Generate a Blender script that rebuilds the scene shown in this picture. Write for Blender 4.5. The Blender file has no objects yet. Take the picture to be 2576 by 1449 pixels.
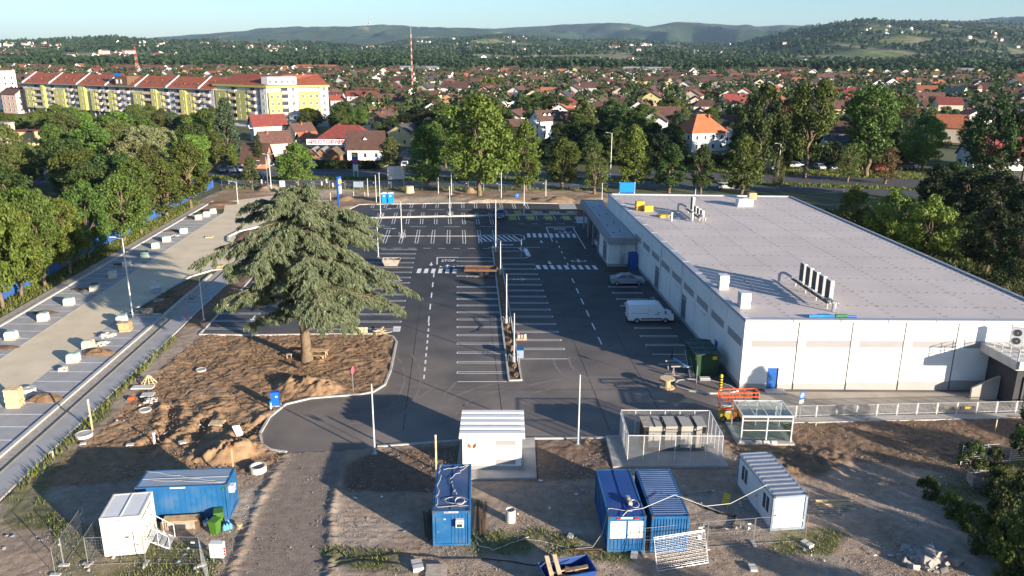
import bpy, math, random
import numpy as np
from mathutils import Vector, Matrix
R_ = math.radians
SC = bpy.context.scene
COL = SC.collection
rnd = random.Random(7)
# ------------------------------------------------------------------ camera, sky, sun, exposure
FPX, PITCH, ROLL, CAMH = 2022.2, 0.2910475, 0.00552087, 31.229      # focal length in pixels of a 2576-wide picture
_cp, _sp = math.cos(PITCH), math.sin(PITCH)
_A = np.array([[1, 0, 0], [0, -_sp, -_cp], [0, _cp, -_sp]])
_B = np.array([[math.cos(ROLL), -math.sin(ROLL), 0], [math.sin(ROLL), math.cos(ROLL), 0], [0, 0, 1]])
VM = _B @ _A
cam = bpy.data.cameras.new('camera')
camo = bpy.data.objects.new('camera', cam)
COL.objects.link(camo)
cam.sensor_width = 36.0
cam.lens = 36.0 * FPX / 2576.0
cam.clip_start = 0.5
cam.clip_end = 60000
camo.matrix_world = Matrix(((VM[0][0], -VM[1][0], -VM[2][0], 0), (VM[0][1], -VM[1][1], -VM[2][1], 0),
       (VM[0][2], -VM[1][2], -VM[2][2], CAMH), (0, 0, 0, 1)))
SC.camera = camo
SUN_DIR = Vector((0.749, -0.663, 0.0)).normalized()
SUN_EL = R_(12.0)
world = bpy.data.worlds.new('World')
SC.world = world
world.use_nodes = True
wn = world.node_tree
wn.nodes.clear()
sky = wn.nodes.new('ShaderNodeTexSky')
sky.sky_type = 'NISHITA'
sky.sun_disc = False
sky.sun_elevation = SUN_EL
sky.sun_rotation = math.atan2(SUN_DIR.x, SUN_DIR.y)
sky.altitude = 100
sky.air_density = 0.95
sky.dust_density = 0.6
sky.ozone_density = 4.2
bg = wn.nodes.new('ShaderNodeBackground')
bg.inputs['Strength'].default_value = 0.088
wo = wn.nodes.new('ShaderNodeOutputWorld')
wn.links.new(sky.outputs['Color'], bg.inputs['Color'])
wn.links.new(bg.outputs['Background'], wo.inputs['Surface'])
sun = bpy.data.lights.new('sun', 'SUN')
sun.energy = 5.0
sun.angle = R_(0.55)
sun.color = (1.0, 0.87, 0.71)
suno = bpy.data.objects.new('sun', sun)
COL.objects.link(suno)
sv = Vector((SUN_DIR.x * math.cos(SUN_EL), SUN_DIR.y * math.cos(SUN_EL), math.sin(SUN_EL)))
suno.rotation_euler = sv.to_track_quat('Z', 'Y').to_euler()
suno.location = (60, -60, 60)
SC.view_settings.view_transform = 'Standard'
SC.view_settings.look = 'None'
SC.view_settings.exposure = 1.4
SC.view_settings.gamma = 1.0
SC.view_settings.use_curve_mapping = False
try:
 SC.cycles.max_bounces = 5
 SC.cycles.transparent_max_bounces = 8
 SC.cycles.volume_bounces = 0
 SC.cycles.use_denoising = True
except Exception:
 pass
# ------------------------------------------------------------------ helpers
def G(x, y, z=0.0):
 """the point of height z that a survey of the photograph (2576 px wide) puts at x, y"""
 d = VM.T @ np.array([(x - 1288) / FPX, (y - 724.5) / FPX, 1.0])
 t = (z - CAMH) / d[2]
 return Vector((d[0] * t, d[1] * t, z))
def G2(x, y, z=0.0):
 p = G(x, y, z)
 return (p.x, p.y)
def PX(p):
 q = VM @ np.array([p[0], p[1], p[2] - CAMH])
 return 1288 + FPX * q[0] / q[2], 724.5 + FPX * q[1] / q[2], q[2]
def HT(bx, by, ty):
 """base point and height of an upright thing from its foot and its top row"""
 p = G(bx, by)
 lo, hi = 0.0, 140.0
 for _ in range(40):
  m = (lo + hi) / 2
  if PX((p.x, p.y, m))[1] > ty: lo = m
  else: hi = m
 return p, lo
def AT(x, Y, z=0.0):
 dep = Y * _cp + (CAMH - z) * _sp
 return Vector(((x - 1288) / FPX * dep, Y, z))
def tag(o, label=None, cat=None, group=None, kind=None):
 if label: o['label'] = label
 if cat: o['category'] = cat
 if group: o['group'] = group
 if kind: o['kind'] = kind
 return o
def thing(name, label, cat, loc=(0, 0, 0), rz=0.0, group=None, sc=None):
 o = bpy.data.objects.new(name, None)
 COL.objects.link(o)
 o.location = loc
 o.rotation_euler = (0, 0, rz)
 o.empty_display_size = 0.2
 if sc: o.scale = sc
 return tag(o, label, cat, group)
KIDS = {}
def inst(name, me, parent=None, loc=None, rot=None, sc=None, color=None):
 o = bpy.data.objects.new(name, me)
 COL.objects.link(o)
 if parent is not None:
  o.parent = parent
  KIDS.setdefault(parent.name, []).append(o)
 if loc is not None: o.location = loc
 if rot is not None: o.rotation_euler = rot
 if sc is not None: o.scale = sc
 if color is not None: o.color = (*color, 1.0)
 return o
def dup(src, loc=None, rz=None, label=None, sc=None, color=None, parent=None):
 """a copy of a thing with copies of its parts and sub-parts"""
 c = src.copy()
 COL.objects.link(c)
 if parent is not None:
  c.parent = parent
  KIDS.setdefault(parent.name, []).append(c)
 if loc is not None: c.location = loc
 if rz is not None: c.rotation_euler = (0, 0, rz)
 if sc is not None: c.scale = sc
 if label: c['label'] = label
 if color is not None: c.color = (*color, 1.0)
 for k in KIDS.get(src.name, []):
  dup(k, parent=c, color=color if (color is not None and k.get('tint')) else None)
 return c
class MB:
 """collects shapes for ONE mesh object"""
 def __init__(s, T=None):
  s.v = []; s.f = []; s.m = []; s.i = 0; s.T = T
 def mat(s, i): s.i = i; return s
 def add(s, vs, fs):
  b = len(s.v)
  if s.T is not None: vs = [tuple(s.T @ Vector(p)) for p in vs]
  s.v += [tuple(p) for p in vs]
  for f in fs:
   s.f.append([b + k for k in f]); s.m.append(s.i)
  return s
 def box(s, x0, y0, z0, x1, y1, z1):
  return s.add([(x0, y0, z0), (x1, y0, z0), (x1, y1, z0), (x0, y1, z0), (x0, y0, z1), (x1, y0, z1), (x1, y1, z1), (x0, y1, z1)],
                     [(0, 3, 2, 1), (4, 5, 6, 7), (0, 1, 5, 4), (1, 2, 6, 5), (2, 3, 7, 6), (3, 0, 4, 7)])
 def ob(s, c, size, rz=0.0, rx=0.0, ry=0.0):
  M = Matrix.Translation(c) @ Matrix.Rotation(rz, 4, 'Z') @ Matrix.Rotation(rx, 4, 'X') @ Matrix.Rotation(ry, 4, 'Y')
  a, b, d = size[0] / 2, size[1] / 2, size[2] / 2
  vs = [M @ Vector(q) for q in ((-a, -b, -d), (a, -b, -d), (a, b, -d), (-a, b, -d), (-a, -b, d), (a, -b, d), (a, b, d), (-a, b, d))]
  return s.add(vs, [(0, 3, 2, 1), (4, 5, 6, 7), (0, 1, 5, 4), (1, 2, 6, 5), (2, 3, 7, 6), (3, 0, 4, 7)])
 def tube(s, a, b, r, n=6, r2=None, cap=True):
  a = Vector(a); b = Vector(b); d = b - a
  if d.length < 1e-6: return s
  q = d.to_track_quat('Z', 'Y')
  r2 = r if r2 is None else r2
  vs = []
  for c, rr in ((a, r), (b, r2)):
   for k in range(n):
    t = 2 * math.pi * k / n
    vs.append(c + q @ Vector((rr * math.cos(t), rr * math.sin(t), 0)))
  fs = [(k, (k + 1) % n, n + (k + 1) % n, n + k) for k in range(n)]
  if cap: fs += [tuple(range(n - 1, -1, -1)), tuple(range(n, 2 * n))]
  return s.add(vs, fs)
 def path(s, pts, r, n=5):
  for a, b in zip(pts[:-1], pts[1:]): s.tube(a, b, r, n)
  return s
 def prism(s, poly, z0, z1):
  n = len(poly)
  a = sum(poly[i][0] * poly[(i + 1) % n][1] - poly[(i + 1) % n][0] * poly[i][1] for i in range(n))
  if a < 0: poly = poly[::-1]
  vs = [(p[0], p[1], z0) for p in poly] + [(p[0], p[1], z1) for p in poly]
  fs = [(k, (k + 1) % n, n + (k + 1) % n, n + k) for k in range(n)] + [tuple(range(n - 1, -1, -1)), tuple(range(n, 2 * n))]
  return s.add(vs, fs)
 def sheet(s, poly, z):
  n = len(poly)
  a = sum(poly[i][0] * poly[(i + 1) % n][1] - poly[(i + 1) % n][0] * poly[i][1] for i in range(n))
  if a < 0: poly = poly[::-1]
  return s.add([(p[0], p[1], z) for p in poly], [tuple(range(n))])
 def extr(s, prof, y0, y1):
  """a profile in x,z pushed along y"""
  n = len(prof)
  vs = [(p[0], y0, p[1]) for p in prof] + [(p[0], y1, p[1]) for p in prof]
  fs = [(k, (k + 1) % n, n + (k + 1) % n, n + k) for k in range(n)] + [tuple(range(n - 1, -1, -1)), tuple(range(n, 2 * n))]
  return s.add(vs, fs)
 def ring(s, pts_lo, pts_hi):
  n = len(pts_lo)
  return s.add(list(pts_lo) + list(pts_hi), [(k, (k + 1) % n, n + (k + 1) % n, n + k) for k in range(n)])
 def lathe(s, prof, n=14, c=(0, 0, 0)):
  vs = []
  for r, z in prof:
   for k in range(n):
    t = 2 * math.pi * k / n
    vs.append((c[0] + r * math.cos(t), c[1] + r * math.sin(t), c[2] + z))
  fs = []
  for j in range(len(prof) - 1):
   for k in range(n):
    fs.append((j * n + k, j * n + (k + 1) % n, (j + 1) * n + (k + 1) % n, (j + 1) * n + k))
  fs.append(tuple(range(n - 1, -1, -1))); fs.append(tuple((len(prof) - 1) * n + k for k in range(n)))
  return s.add(vs, fs)
 def mesh(s, name, mats, smooth=False):
  me = bpy.data.meshes.new(name)
  me.from_pydata(s.v, [], s.f)
  if not isinstance(mats, (list, tuple)): mats = [mats]
  for m in mats: me.materials.append(m)
  if len(mats) > 1: me.polygons.foreach_set('material_index', s.m)
  if smooth: me.polygons.foreach_set('use_smooth', [True] * len(s.f))
  me.update()
  return me
 def build(s, name, mats, parent=None, loc=None, rot=None, smooth=False):
  return inst(name, s.mesh(name, mats, smooth), parent, loc, rot)
def fastmesh(name, V, F, mats, midx=None, smooth=False):
 """numpy verts (n,3) and faces (m,3 or 4)"""
 me = bpy.data.meshes.new(name)
 k = F.shape[1]
 me.vertices.add(len(V)); me.vertices.foreach_set('co', np.ascontiguousarray(V, dtype=np.float32).ravel())
 me.loops.add(F.size); me.loops.foreach_set('vertex_index', np.ascontiguousarray(F, dtype=np.int32).ravel())
 me.polygons.add(len(F)); me.polygons.foreach_set('loop_start', np.arange(0, F.size, k, dtype=np.int32))
 if not isinstance(mats, (list, tuple)): mats = [mats]
 for m in mats: me.materials.append(m)
 if midx is not None: me.polygons.foreach_set('material_index', np.ascontiguousarray(midx, dtype=np.int32))
 if smooth: me.polygons.foreach_set('use_smooth', np.ones(len(F), dtype=bool))
 me.update(calc_edges=True)
 return me
def setcol(me, name, C):
 at = me.attributes.new(name, 'FLOAT_COLOR', 'POINT')
 at.data.foreach_set('color', np.ascontiguousarray(np.c_[C, np.ones(len(C))], dtype=np.float32).ravel())
# ------------------------------------------------------------------ materials
def mat(name, col, rough=0.8, var=0.15, sc=1.5, metal=0.0, bump=0.0, bsc=30.0, objcol=False, attr=None, spec=0.3, space='P', dirt=None, dsc=0.3, damt=0.6, island=0.0, detail=5.0, objrand=0.0, dust=None):
 m = bpy.data.materials.new(name)
 m.use_nodes = True
 nt = m.node_tree; N = nt.nodes; L = nt.links
 N.clear()
 out = N.new('ShaderNodeOutputMaterial')
 b = N.new('ShaderNodeBsdfPrincipled')
 b.inputs['Roughness'].default_value = rough
 b.inputs['Metallic'].default_value = metal
 b.inputs['Specular IOR Level'].default_value = spec
 L.new(b.outputs[0], out.inputs[0])
 if space == 'P':
  g = N.new('ShaderNodeNewGeometry'); pos = g.outputs['Position']
 else:
  g = N.new('ShaderNodeTexCoord'); pos = g.outputs['Object']
 def noise(scale, det=detail):
  t = N.new('ShaderNodeTexNoise'); t.inputs['Scale'].default_value = scale; t.inputs['Detail'].default_value = det
  L.new(pos, t.inputs['Vector']); return t
 if attr:
  a = N.new('ShaderNodeAttribute'); a.attribute_name = attr; base = a.outputs['Color']
 elif objcol:
  a = N.new('ShaderNodeObjectInfo'); base = a.outputs['Color']
 else:
  a = N.new('ShaderNodeRGB'); a.outputs[0].default_value = (*col, 1); base = a.outputs[0]
 def mul(base, fac_socket, lo, hi, fmin=0.3, fmax=0.7):
  mr = N.new('ShaderNodeMapRange'); mr.inputs['From Min'].default_value = fmin; mr.inputs['From Max'].default_value = fmax
  mr.inputs['To Min'].default_value = lo; mr.inputs['To Max'].default_value = hi
  L.new(fac_socket, mr.inputs['Value'])
  mx = N.new('ShaderNodeVectorMath'); mx.operation = 'SCALE'
  L.new(base, mx.inputs[0]); L.new(mr.outputs[0], mx.inputs['Scale'])
  return mx.outputs[0]
 if var:
  base = mul(base, noise(sc).outputs['Fac'], 1 - var, 1 + var)
 if island:
  g2 = N.new('ShaderNodeNewGeometry')
  base = mul(base, g2.outputs['Random Per Island'], 1 - island, 1 + island, 0, 1)
 if objrand:
  oi = N.new('ShaderNodeObjectInfo')
  base = mul(base, oi.outputs['Random'], 1 - objrand, 1 + objrand, 0, 1)
 if dirt is not None:
  n2 = noise(dsc, 6.0)
  mr = N.new('ShaderNodeMapRange'); mr.inputs['From Min'].default_value = 0.48; mr.inputs['From Max'].default_value = 0.72
  mr.inputs['To Max'].default_value = damt
  L.new(n2.outputs['Fac'], mr.inputs['Value'])
  mx = N.new('ShaderNodeMix'); mx.data_type = 'RGBA'
  L.new(mr.outputs[0], mx.inputs['Factor']); L.new(base, mx.inputs['A']); mx.inputs['B'].default_value = (*dirt, 1)
  base = mx.outputs['Result']
 if dust:
  sp = N.new('ShaderNodeSeparateXYZ'); L.new(pos, sp.inputs[0])
  mr = N.new('ShaderNodeMapRange'); mr.interpolation_type = 'SMOOTHSTEP'
  for k_, v_ in (('From Min', 104), ('From Max', 62), ('To Min', 0), ('To Max', 1)): mr.inputs[k_].default_value = v_
  L.new(sp.outputs['Y'], mr.inputs['Value'])
  m2 = N.new('ShaderNodeMapRange'); m2.inputs['From Min'].default_value = .3; m2.inputs['From Max'].default_value = .65; m2.inputs['To Min'].default_value = .35; m2.inputs['To Max'].default_value = 1
  L.new(noise(.16, 7.0).outputs['Fac'], m2.inputs['Value'])
  mm = N.new('ShaderNodeMath'); mm.operation = 'MULTIPLY'; L.new(mr.outputs[0], mm.inputs[0]); L.new(m2.outputs[0], mm.inputs[1])
  mx = N.new('ShaderNodeMix'); mx.data_type = 'RGBA'; L.new(mm.outputs[0], mx.inputs['Factor']); L.new(base, mx.inputs['A']); mx.inputs['B'].default_value = (*dust, 1); base = mx.outputs['Result']
 L.new(base, b.inputs['Base Color'])
 if bump:
  bt = noise(bsc, 4.0); bp = N.new('ShaderNodeBump'); bp.inputs['Strength'].default_value = min(1.0, bump); bp.inputs['Distance'].default_value = 0.05 * max(1.0, bump)
  L.new(bt.outputs['Fac'], bp.inputs['Height']); L.new(bp.outputs[0], b.inputs['Normal'])
 return m
def leafmat(name, col, transl=0.25, isl=0.45, objcol=True, rnd_amt=0.25):
 m = bpy.data.materials.new(name); m.use_nodes = True
 nt = m.node_tree; N = nt.nodes; L = nt.links; N.clear()
 out = N.new('ShaderNodeOutputMaterial')
 oi = N.new('ShaderNodeObjectInfo'); ge = N.new('ShaderNodeNewGeometry')
 if objcol: base = oi.outputs['Color']
 else:
  r = N.new('ShaderNodeRGB'); r.outputs[0].default_value = (*col, 1); base = r.outputs[0]
 def mr(s, lo, hi):
  q = N.new('ShaderNodeMapRange'); q.inputs['To Min'].default_value = lo; q.inputs['To Max'].default_value = hi
  L.new(s, q.inputs['Value']); return q.outputs[0]
 hsv = N.new('ShaderNodeHueSaturation')
 L.new(base, hsv.inputs['Color'])
 L.new(mr(ge.outputs['Random Per Island'], 1 - isl * .75, 1 + isl * .75), hsv.inputs['Value'])
 L.new(mr(oi.outputs['Random'], 0.5 - 0.03, 0.5 + 0.03), hsv.inputs['Hue'])
 sc = N.new('ShaderNodeVectorMath'); sc.operation = 'SCALE'
 L.new(hsv.outputs[0], sc.inputs[0]); L.new(mr(oi.outputs['Random'], 1 - rnd_amt, 1 + rnd_amt), sc.inputs['Scale'])
 d = N.new('ShaderNodeBsdfPrincipled'); d.inputs['Roughness'].default_value = 0.6; d.inputs['Specular IOR Level'].default_value = 0.25
 t = N.new('ShaderNodeBsdfTranslucent')
 L.new(sc.outputs[0], d.inputs['Base Color']); L.new(sc.outputs[0], t.inputs['Color'])
 mx = N.new('ShaderNodeMixShader'); mx.inputs[0].default_value = transl
 L.new(d.outputs[0], mx.inputs[1]); L.new(t.outputs[0], mx.inputs[2]); L.new(mx.outputs[0], out.inputs[0])
 return m
def glassmat(name, tint, alpha_tr=0.6):
 m = bpy.data.materials.new(name); m.use_nodes = True
 nt = m.node_tree; N = nt.nodes; L = nt.links; N.clear()
 out = N.new('ShaderNodeOutputMaterial')
 gl = N.new('ShaderNodeBsdfGlossy'); gl.inputs['Roughness'].default_value = 0.05; gl.inputs['Color'].default_value = (0.8, 0.85, 0.9, 1)
 tr = N.new('ShaderNodeBsdfTransparent'); tr.inputs['Color'].default_value = (*tint, 1)
 mx = N.new('ShaderNodeMixShader'); mx.inputs[0].default_value = 1 - alpha_tr
 L.new(tr.outputs[0], mx.inputs[1]); L.new(gl.outputs[0], mx.inputs[2]); L.new(mx.outputs[0], out.inputs[0])
 return m
MT = {}
def mk(k, *a, **kw):
 MT[k] = mat(k, *a, **kw)
mk('asphalt', (0.050, 0.050, 0.053), 0.72, 0.32, 0.35, bump=0.35, bsc=25, dirt=(0.085, 0.075, 0.065), dsc=0.10, damt=0.5, dust=(0.225, 0.188, 0.16))
mk('asphalt_road', (0.085, 0.085, 0.088), 0.8, 0.15, 0.4, bump=0.3, bsc=25)
mk('road_paint', (0.72, 0.72, 0.70), 0.7, 0.12, 3.0)
mk('yellow_paint', (0.33, 0.30, 0.06), 0.8, 0.2, 2.0)
mk('ground', (0.09, 0.10, 0.045), 0.95, 0.35, 0.03, dirt=(0.13, 0.115, 0.07), dsc=0.02, damt=0.7)
mk('site', (0.2, 0.15, 0.1), 0.95, 0.22, 1.6, bump=0.9, bsc=9.0, attr='zone', detail=8.0)
mk('kerb', (0.42, 0.40, 0.37), 0.85, 0.15, 1.0)
mk('concrete', (0.38, 0.36, 0.33), 0.85, 0.15, 0.6, bump=0.15, bsc=15, dirt=(0.22, 0.19, 0.15), dsc=0.25, damt=0.5)
mk('concrete_pale', (0.50, 0.48, 0.44), 0.85, 0.12, 1.0)
mk('sand_road', (0.62, 0.52, 0.37), 0.95, 0.10, 0.35, bump=0.3, bsc=12, dirt=(0.55, 0.48, 0.37), dsc=0.1, damt=0.6)
mk('gravel_pale', (0.36, 0.32, 0.27), 0.95, 0.25, 2.5, bump=0.8, bsc=8)
mk('dirt_brown', (0.17, 0.105, 0.06), 0.95, 0.3, 1.2, bump=1.0, bsc=3.5)
mk('white_wall', (0.72, 0.715, 0.70), 0.75, 0.05, 0.4, dirt=(.63, .61, .58), dsc=.5, damt=.5)
mk('stripe_grey', (0.30, 0.29, 0.285), 0.75, 0.04, 0.6)
mk('plinth_grey', (0.34, 0.33, 0.32), 0.8, 0.05, 0.6)
mk('joint_dark', (0.10, 0.10, 0.105), 0.8, 0.05)
mk('membrane', (0.50, 0.445, 0.415), 0.85, 0.08, 0.18, bump=0.1, bsc=3, dirt=(0.46, 0.41, 0.38), dsc=0.15, damt=0.6)
mk('coping', (0.46, 0.47, 0.50), 0.45, 0.04, 0.5, metal=0.5)
mk('galv', (0.42, 0.43, 0.45), 0.42, 0.10, 2.0, metal=0.7)
mk('galv_pale', (0.62, 0.62, 0.61), 0.5, 0.08, 2.0, metal=0.3)
mk('white_metal', (0.64, 0.64, 0.63), 0.5, 0.05, 1.0)
mk('cream_metal', (0.60, 0.57, 0.51), 0.5, 0.05, 1.0)
mk('grey_metal', (0.30, 0.31, 0.33), 0.55, 0.10, 1.0, metal=0.3)
mk('holder', (0.09, 0.085, 0.085), 0.7, 0.1)
mk('dark_metal', (0.07, 0.07, 0.075), 0.5, 0.10, 1.0)
mk('black', (0.018, 0.018, 0.02), 0.5, 0.1)
mk('rubber', (0.02, 0.02, 0.02), 0.9, 0.1)
mk('glass_dark', (0.025, 0.03, 0.038), 0.12, 0.05, spec=0.6)
mk('window_glass', (0.05, 0.06, 0.075), 0.1, 0.2, 0.2, spec=0.6)
mk('blue_door', (0.02, 0.10, 0.34), 0.5, 0.05)
mk('blue_box', (0.015, 0.105, 0.26), 0.5, 0.2, 0.9, dirt=(0.075, 0.115, 0.17), dsc=0.9, damt=0.6)
mk('blue_navy', (0.018, 0.06, 0.22), 0.5, 0.15, 0.6, dirt=(0.07, 0.08, 0.15), dsc=0.4, damt=0.5)
mk('blue_roof', (0.045, 0.09, 0.20), 0.55, 0.2, 0.7, dirt=(0.15, 0.14, 0.15), dsc=0.35, damt=0.55)
mk('blue_pale', (0.22, 0.28, 0.35), 0.5, 0.12, 0.7, dirt=(0.22, 0.19, 0.16), dsc=0.3, damt=0.5)
mk('blue_plastic', (0.01, 0.20, 0.60), 0.4, 0.05)
mk('blue_sign', (0.01, 0.10, 0.45), 0.4, 0.05)
mk('blue_fence', (0.035, 0.11, 0.33), 0.7, 0.25, 0.4)
mk('blue_water', (0.10, 0.28, 0.45), 0.25, 0.1)
mk('sign_yellow', (0.85, 0.55, 0.01), 0.4, 0.02)
mk('sign_red', (0.62, 0.02, 0.02), 0.4, 0.02)
mk('pink_sign', (0.75, 0.10, 0.16), 0.4, 0.02)
mk('dark_green', (0.018, 0.055, 0.025), 0.5, 0.15)
mk('bin_green', (0.06, 0.15, 0.02), 0.45, 0.08)
mk('tarp_green', (0.03, 0.14, 0.06), 0.6, 0.3, 4)
mk('wrap_green', (0.30, 0.42, 0.36), 0.45, 0.2, 3)
mk('wrap_white', (0.62, 0.60, 0.56), 0.45, 0.15, 3, bump=0.4, bsc=9)
mk('wrap_tan', (0.52, 0.44, 0.32), 0.6, 0.15, 3)
mk('paver_stack', (0.42, 0.40, 0.37), 0.9, 0.2, 3)
mk('timber', (0.46, 0.31, 0.16), 0.8, 0.25, 2.5, island=0.2)
mk('timber_pale', (0.55, 0.42, 0.25), 0.8, 0.2, 2.5, island=0.2)
mk('timber_grey', (0.30, 0.26, 0.22), 0.85, 0.25, 3, island=0.25)
mk('timber_dark', (0.12, 0.075, 0.045), 0.85, 0.25, 3, island=0.2)
mk('osb', (0.60, 0.38, 0.06), 0.8, 0.15, 3)
mk('orange', (0.80, 0.10, 0.015), 0.45, 0.05)
mk('lift_yellow', (0.50, 0.36, 0.06), 0.5, 0.1)
mk('bollard_yellow', (0.70, 0.48, 0.01), 0.5, 0.05)
mk('bark', (0.16, 0.115, 0.075), 0.95, 0.3, 3, bump=0.8, bsc=10)
mk('bark_grey', (0.20, 0.17, 0.13), 0.95, 0.3, 3)
mk('rubble', (0.27, 0.25, 0.23), 0.9, 0.25, 2, island=0.25)
mk('cable', (0.55, 0.52, 0.46), 0.6, 0.05)
mk('cable_black', (0.02, 0.02, 0.02), 0.6, 0.05)
mk('house_wall', (0.7, 0.6, 0.5), 0.85, 0.06, 0.3, objcol=True)
mk('house_roof', (0.2, 0.06, 0.03), 0.85, 0.22, 1.2, objcol=True)
mk('frame_white', (0.75, 0.74, 0.70), 0.6, 0.03)
mk('brick', (0.25, 0.10, 0.06), 0.9, 0.2, 2)
mk('apt_yellow', (0.40, 0.385, 0.115), 0.8, 0.04, 0.5)
mk('apt_green', (0.62, 0.60, 0.13), 0.8, 0.04, 0.5)
mk('apt_grey', (0.34, 0.355, 0.40), 0.8, 0.04, 0.5)
mk('apt_white', (0.58, 0.58, 0.57), 0.8, 0.03, 0.5)
mk('apt_balcony', (0.45, 0.385, 0.34), 0.8, 0.05, 0.5)
mk('apt_roof', (0.26, 0.075, 0.04), 0.85, 0.2, 0.6)
mk('car_paint', (0.5, 0.5, 0.5), 0.3, 0.0, objcol=True, spec=0.6)
mk('rim', (0.45, 0.46, 0.48), 0.35, 0.05, metal=0.7)
mk('lamp_red', (0.35, 0.01, 0.01), 0.3, 0.0)
mk('lamp_clear', (0.7, 0.72, 0.75), 0.15, 0.0, spec=0.6)
mk('mast_red', (0.55, 0.03, 0.02), 0.6, 0.05)
mk('rust', (0.20, 0.085, 0.05), 0.85, 0.25, 2)
mk('plastic_white', (0.60, 0.60, 0.60), 0.4, 0.1)
mk('shutter_grey', (0.16, 0.175, 0.195), 0.4, 0.05)
MT['clear_glass'] = glassmat('clear_glass', (0.75, 0.83, 0.82), 0.86)
MT['leaf'] = leafmat('leaf', (0.06, 0.1, 0.02), 0.28, 0.42)
MT['needle'] = leafmat('needle', (0.1, 0.13, 0.07), 0.12, 0.35)
MT['grass_blade'] = leafmat('grass_blade', (0.1, 0.16, 0.03), 0.3, 0.4)
# ------------------------------------------------------------------ numpy noise
def vnoise(x, y, seed=0):
 xi = np.floor(x).astype(np.int64); yi = np.floor(y).astype(np.int64)
 fx = x - xi; fy = y - yi
 fx = fx * fx * (3 - 2 * fx); fy = fy * fy * (3 - 2 * fy)
 def h(a, b):
  n = (a * 374761393 + b * 668265263 + seed * 974634777) & 0x7fffffff
  n = (n ^ (n >> 13)) * 1274126177 & 0x7fffffff
  return ((n ^ (n >> 16)) & 0xffff) / 65535.0
 return (h(xi, yi) * (1 - fx) + h(xi + 1, yi) * fx) * (1 - fy) + (h(xi, yi + 1) * (1 - fx) + h(xi + 1, yi + 1) * fx) * fy
def fbm(x, y, seed=0, oct=4, gain=0.5):
 s = 0; a = 1; t = 0
 for k in range(oct):
  s = s + a * vnoise(x * 2 ** k + 17 * k, y * 2 ** k - 9 * k, seed + k); t += a; a *= gain
 return s / t
def inpoly(X, Y, poly):
 c = np.zeros(X.shape, dtype=bool); n = len(poly); j = n - 1
 for i in range(n):
  xi, yi = poly[i]; xj, yj = poly[j]
  if yi != yj:
   c ^= ((yi > Y) != (yj > Y)) & (X < (xj - xi) * (Y - yi) / (yj - yi) + xi)
  j = i
 return c
def blur(A, k):
 for _ in range(k):
  P = np.pad(A, 1, mode='edge')
  A = (P[:-2, 1:-1] + P[2:, 1:-1] + P[1:-1, :-2] + P[1:-1, 2:] + P[1:-1, 1:-1]) / 5
 return A
# ------------------------------------------------------------------ the setting: ground, lot, roads
def struct(name, mb, mats, smooth=False):
 return tag(mb.build(name, mats, smooth=smooth), kind='structure')
g = MB()
for q in ((-20000, -2000, 20000, 30.2), (-20000, 30.2, -45.8, 87.8), (81.8, 30.2, 20000, 87.8), (-20000, 87.8, 20000, 20000)): g.sheet([(q[0], q[1]), (q[2], q[1]), (q[2], q[3]), (q[0], q[3])], -0.06)
struct('ground', g, MT['ground'])
ISL = [(-20.3, 59.1), (-21.1, 61.2), (-21.2, 64.3), (-20.5, 66.9), (-18.6, 68.2), (-16.5, 68.7), (-14.2, 69.1), (-13.0, 69.8), (-12.2, 71.4), (-12.15, 75), (-12.4, 78.6), (-12.7, 83.2), (-13.3, 84.8), (-14.7, 85.7), (-21, 85.6), (-28.3, 85.1), (-35.2, 85.2)]
LOTL = [(-35.2, 85.2), (-35.75, 96.8), (-36.6, 110), (-36.2, 128), (-34.5, 146), (-33.2, 155), (-31.6, 163.2)]
LOT = ISL + LOTL[1:] + [(-3.3, 166.3), (16, 166.0), (17, 140), (22.2, 71.3), (60, 71.3), (60, 66.6), (44.6, 65.5), (24.6, 64.4), (17, 63.2), (16.9, 61.2), (8.1, 60.6), (-4, 60.0), (-10.9, 58.9), (-13.5, 58.4), (-18.0, 57.9), (-19.4, 58.3)]
a = MB(); a.sheet(LOT, 0.0)
struct('parking_lot_asphalt', a, MT['asphalt'])
def strip(mb, pts, w, z0, z1):
 P = [Vector((p[0], p[1])) for p in pts]
 L = []; Rr = []
 for i, p in enumerate(P):
  d = (P[min(i + 1, len(P) - 1)] - P[max(i - 1, 0)]).normalized()
  nrm = Vector((-d.y, d.x)) * (w / 2)
  L.append(p + nrm); Rr.append(p - nrm)
 for i in range(len(P) - 1):
  q = [L[i], Rr[i], Rr[i + 1], L[i + 1]]
  vs = [(v.x, v.y, z0) for v in q] + [(v.x, v.y, z1) for v in q]
  mb.add(vs, [(4, 5, 6, 7), (0, 4, 7, 3), (1, 2, 6, 5), (0, 1, 5, 4), (3, 7, 6, 2)])
k = MB()
strip(k, [(-18.0, 57.9), (-19.4, 58.3)] + ISL, 0.22, -0.1, 0.13)
strip(k, LOTL, 0.2, -0.1, 0.12)
strip(k, [(-31.6, 163.3), (-3.3, 166.4), (9.5, 165.6)], 0.25, -0.1, 0.14)
strip(k, [(-4.2, 60.05), (-10.9, 58.95)], 0.22, -0.1, 0.12)
strip(k, [(1.9, 60.5), (8.1, 60.7)], 0.22, -0.1, 0.12)
struct('kerb', k, MT['kerb'])
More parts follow.
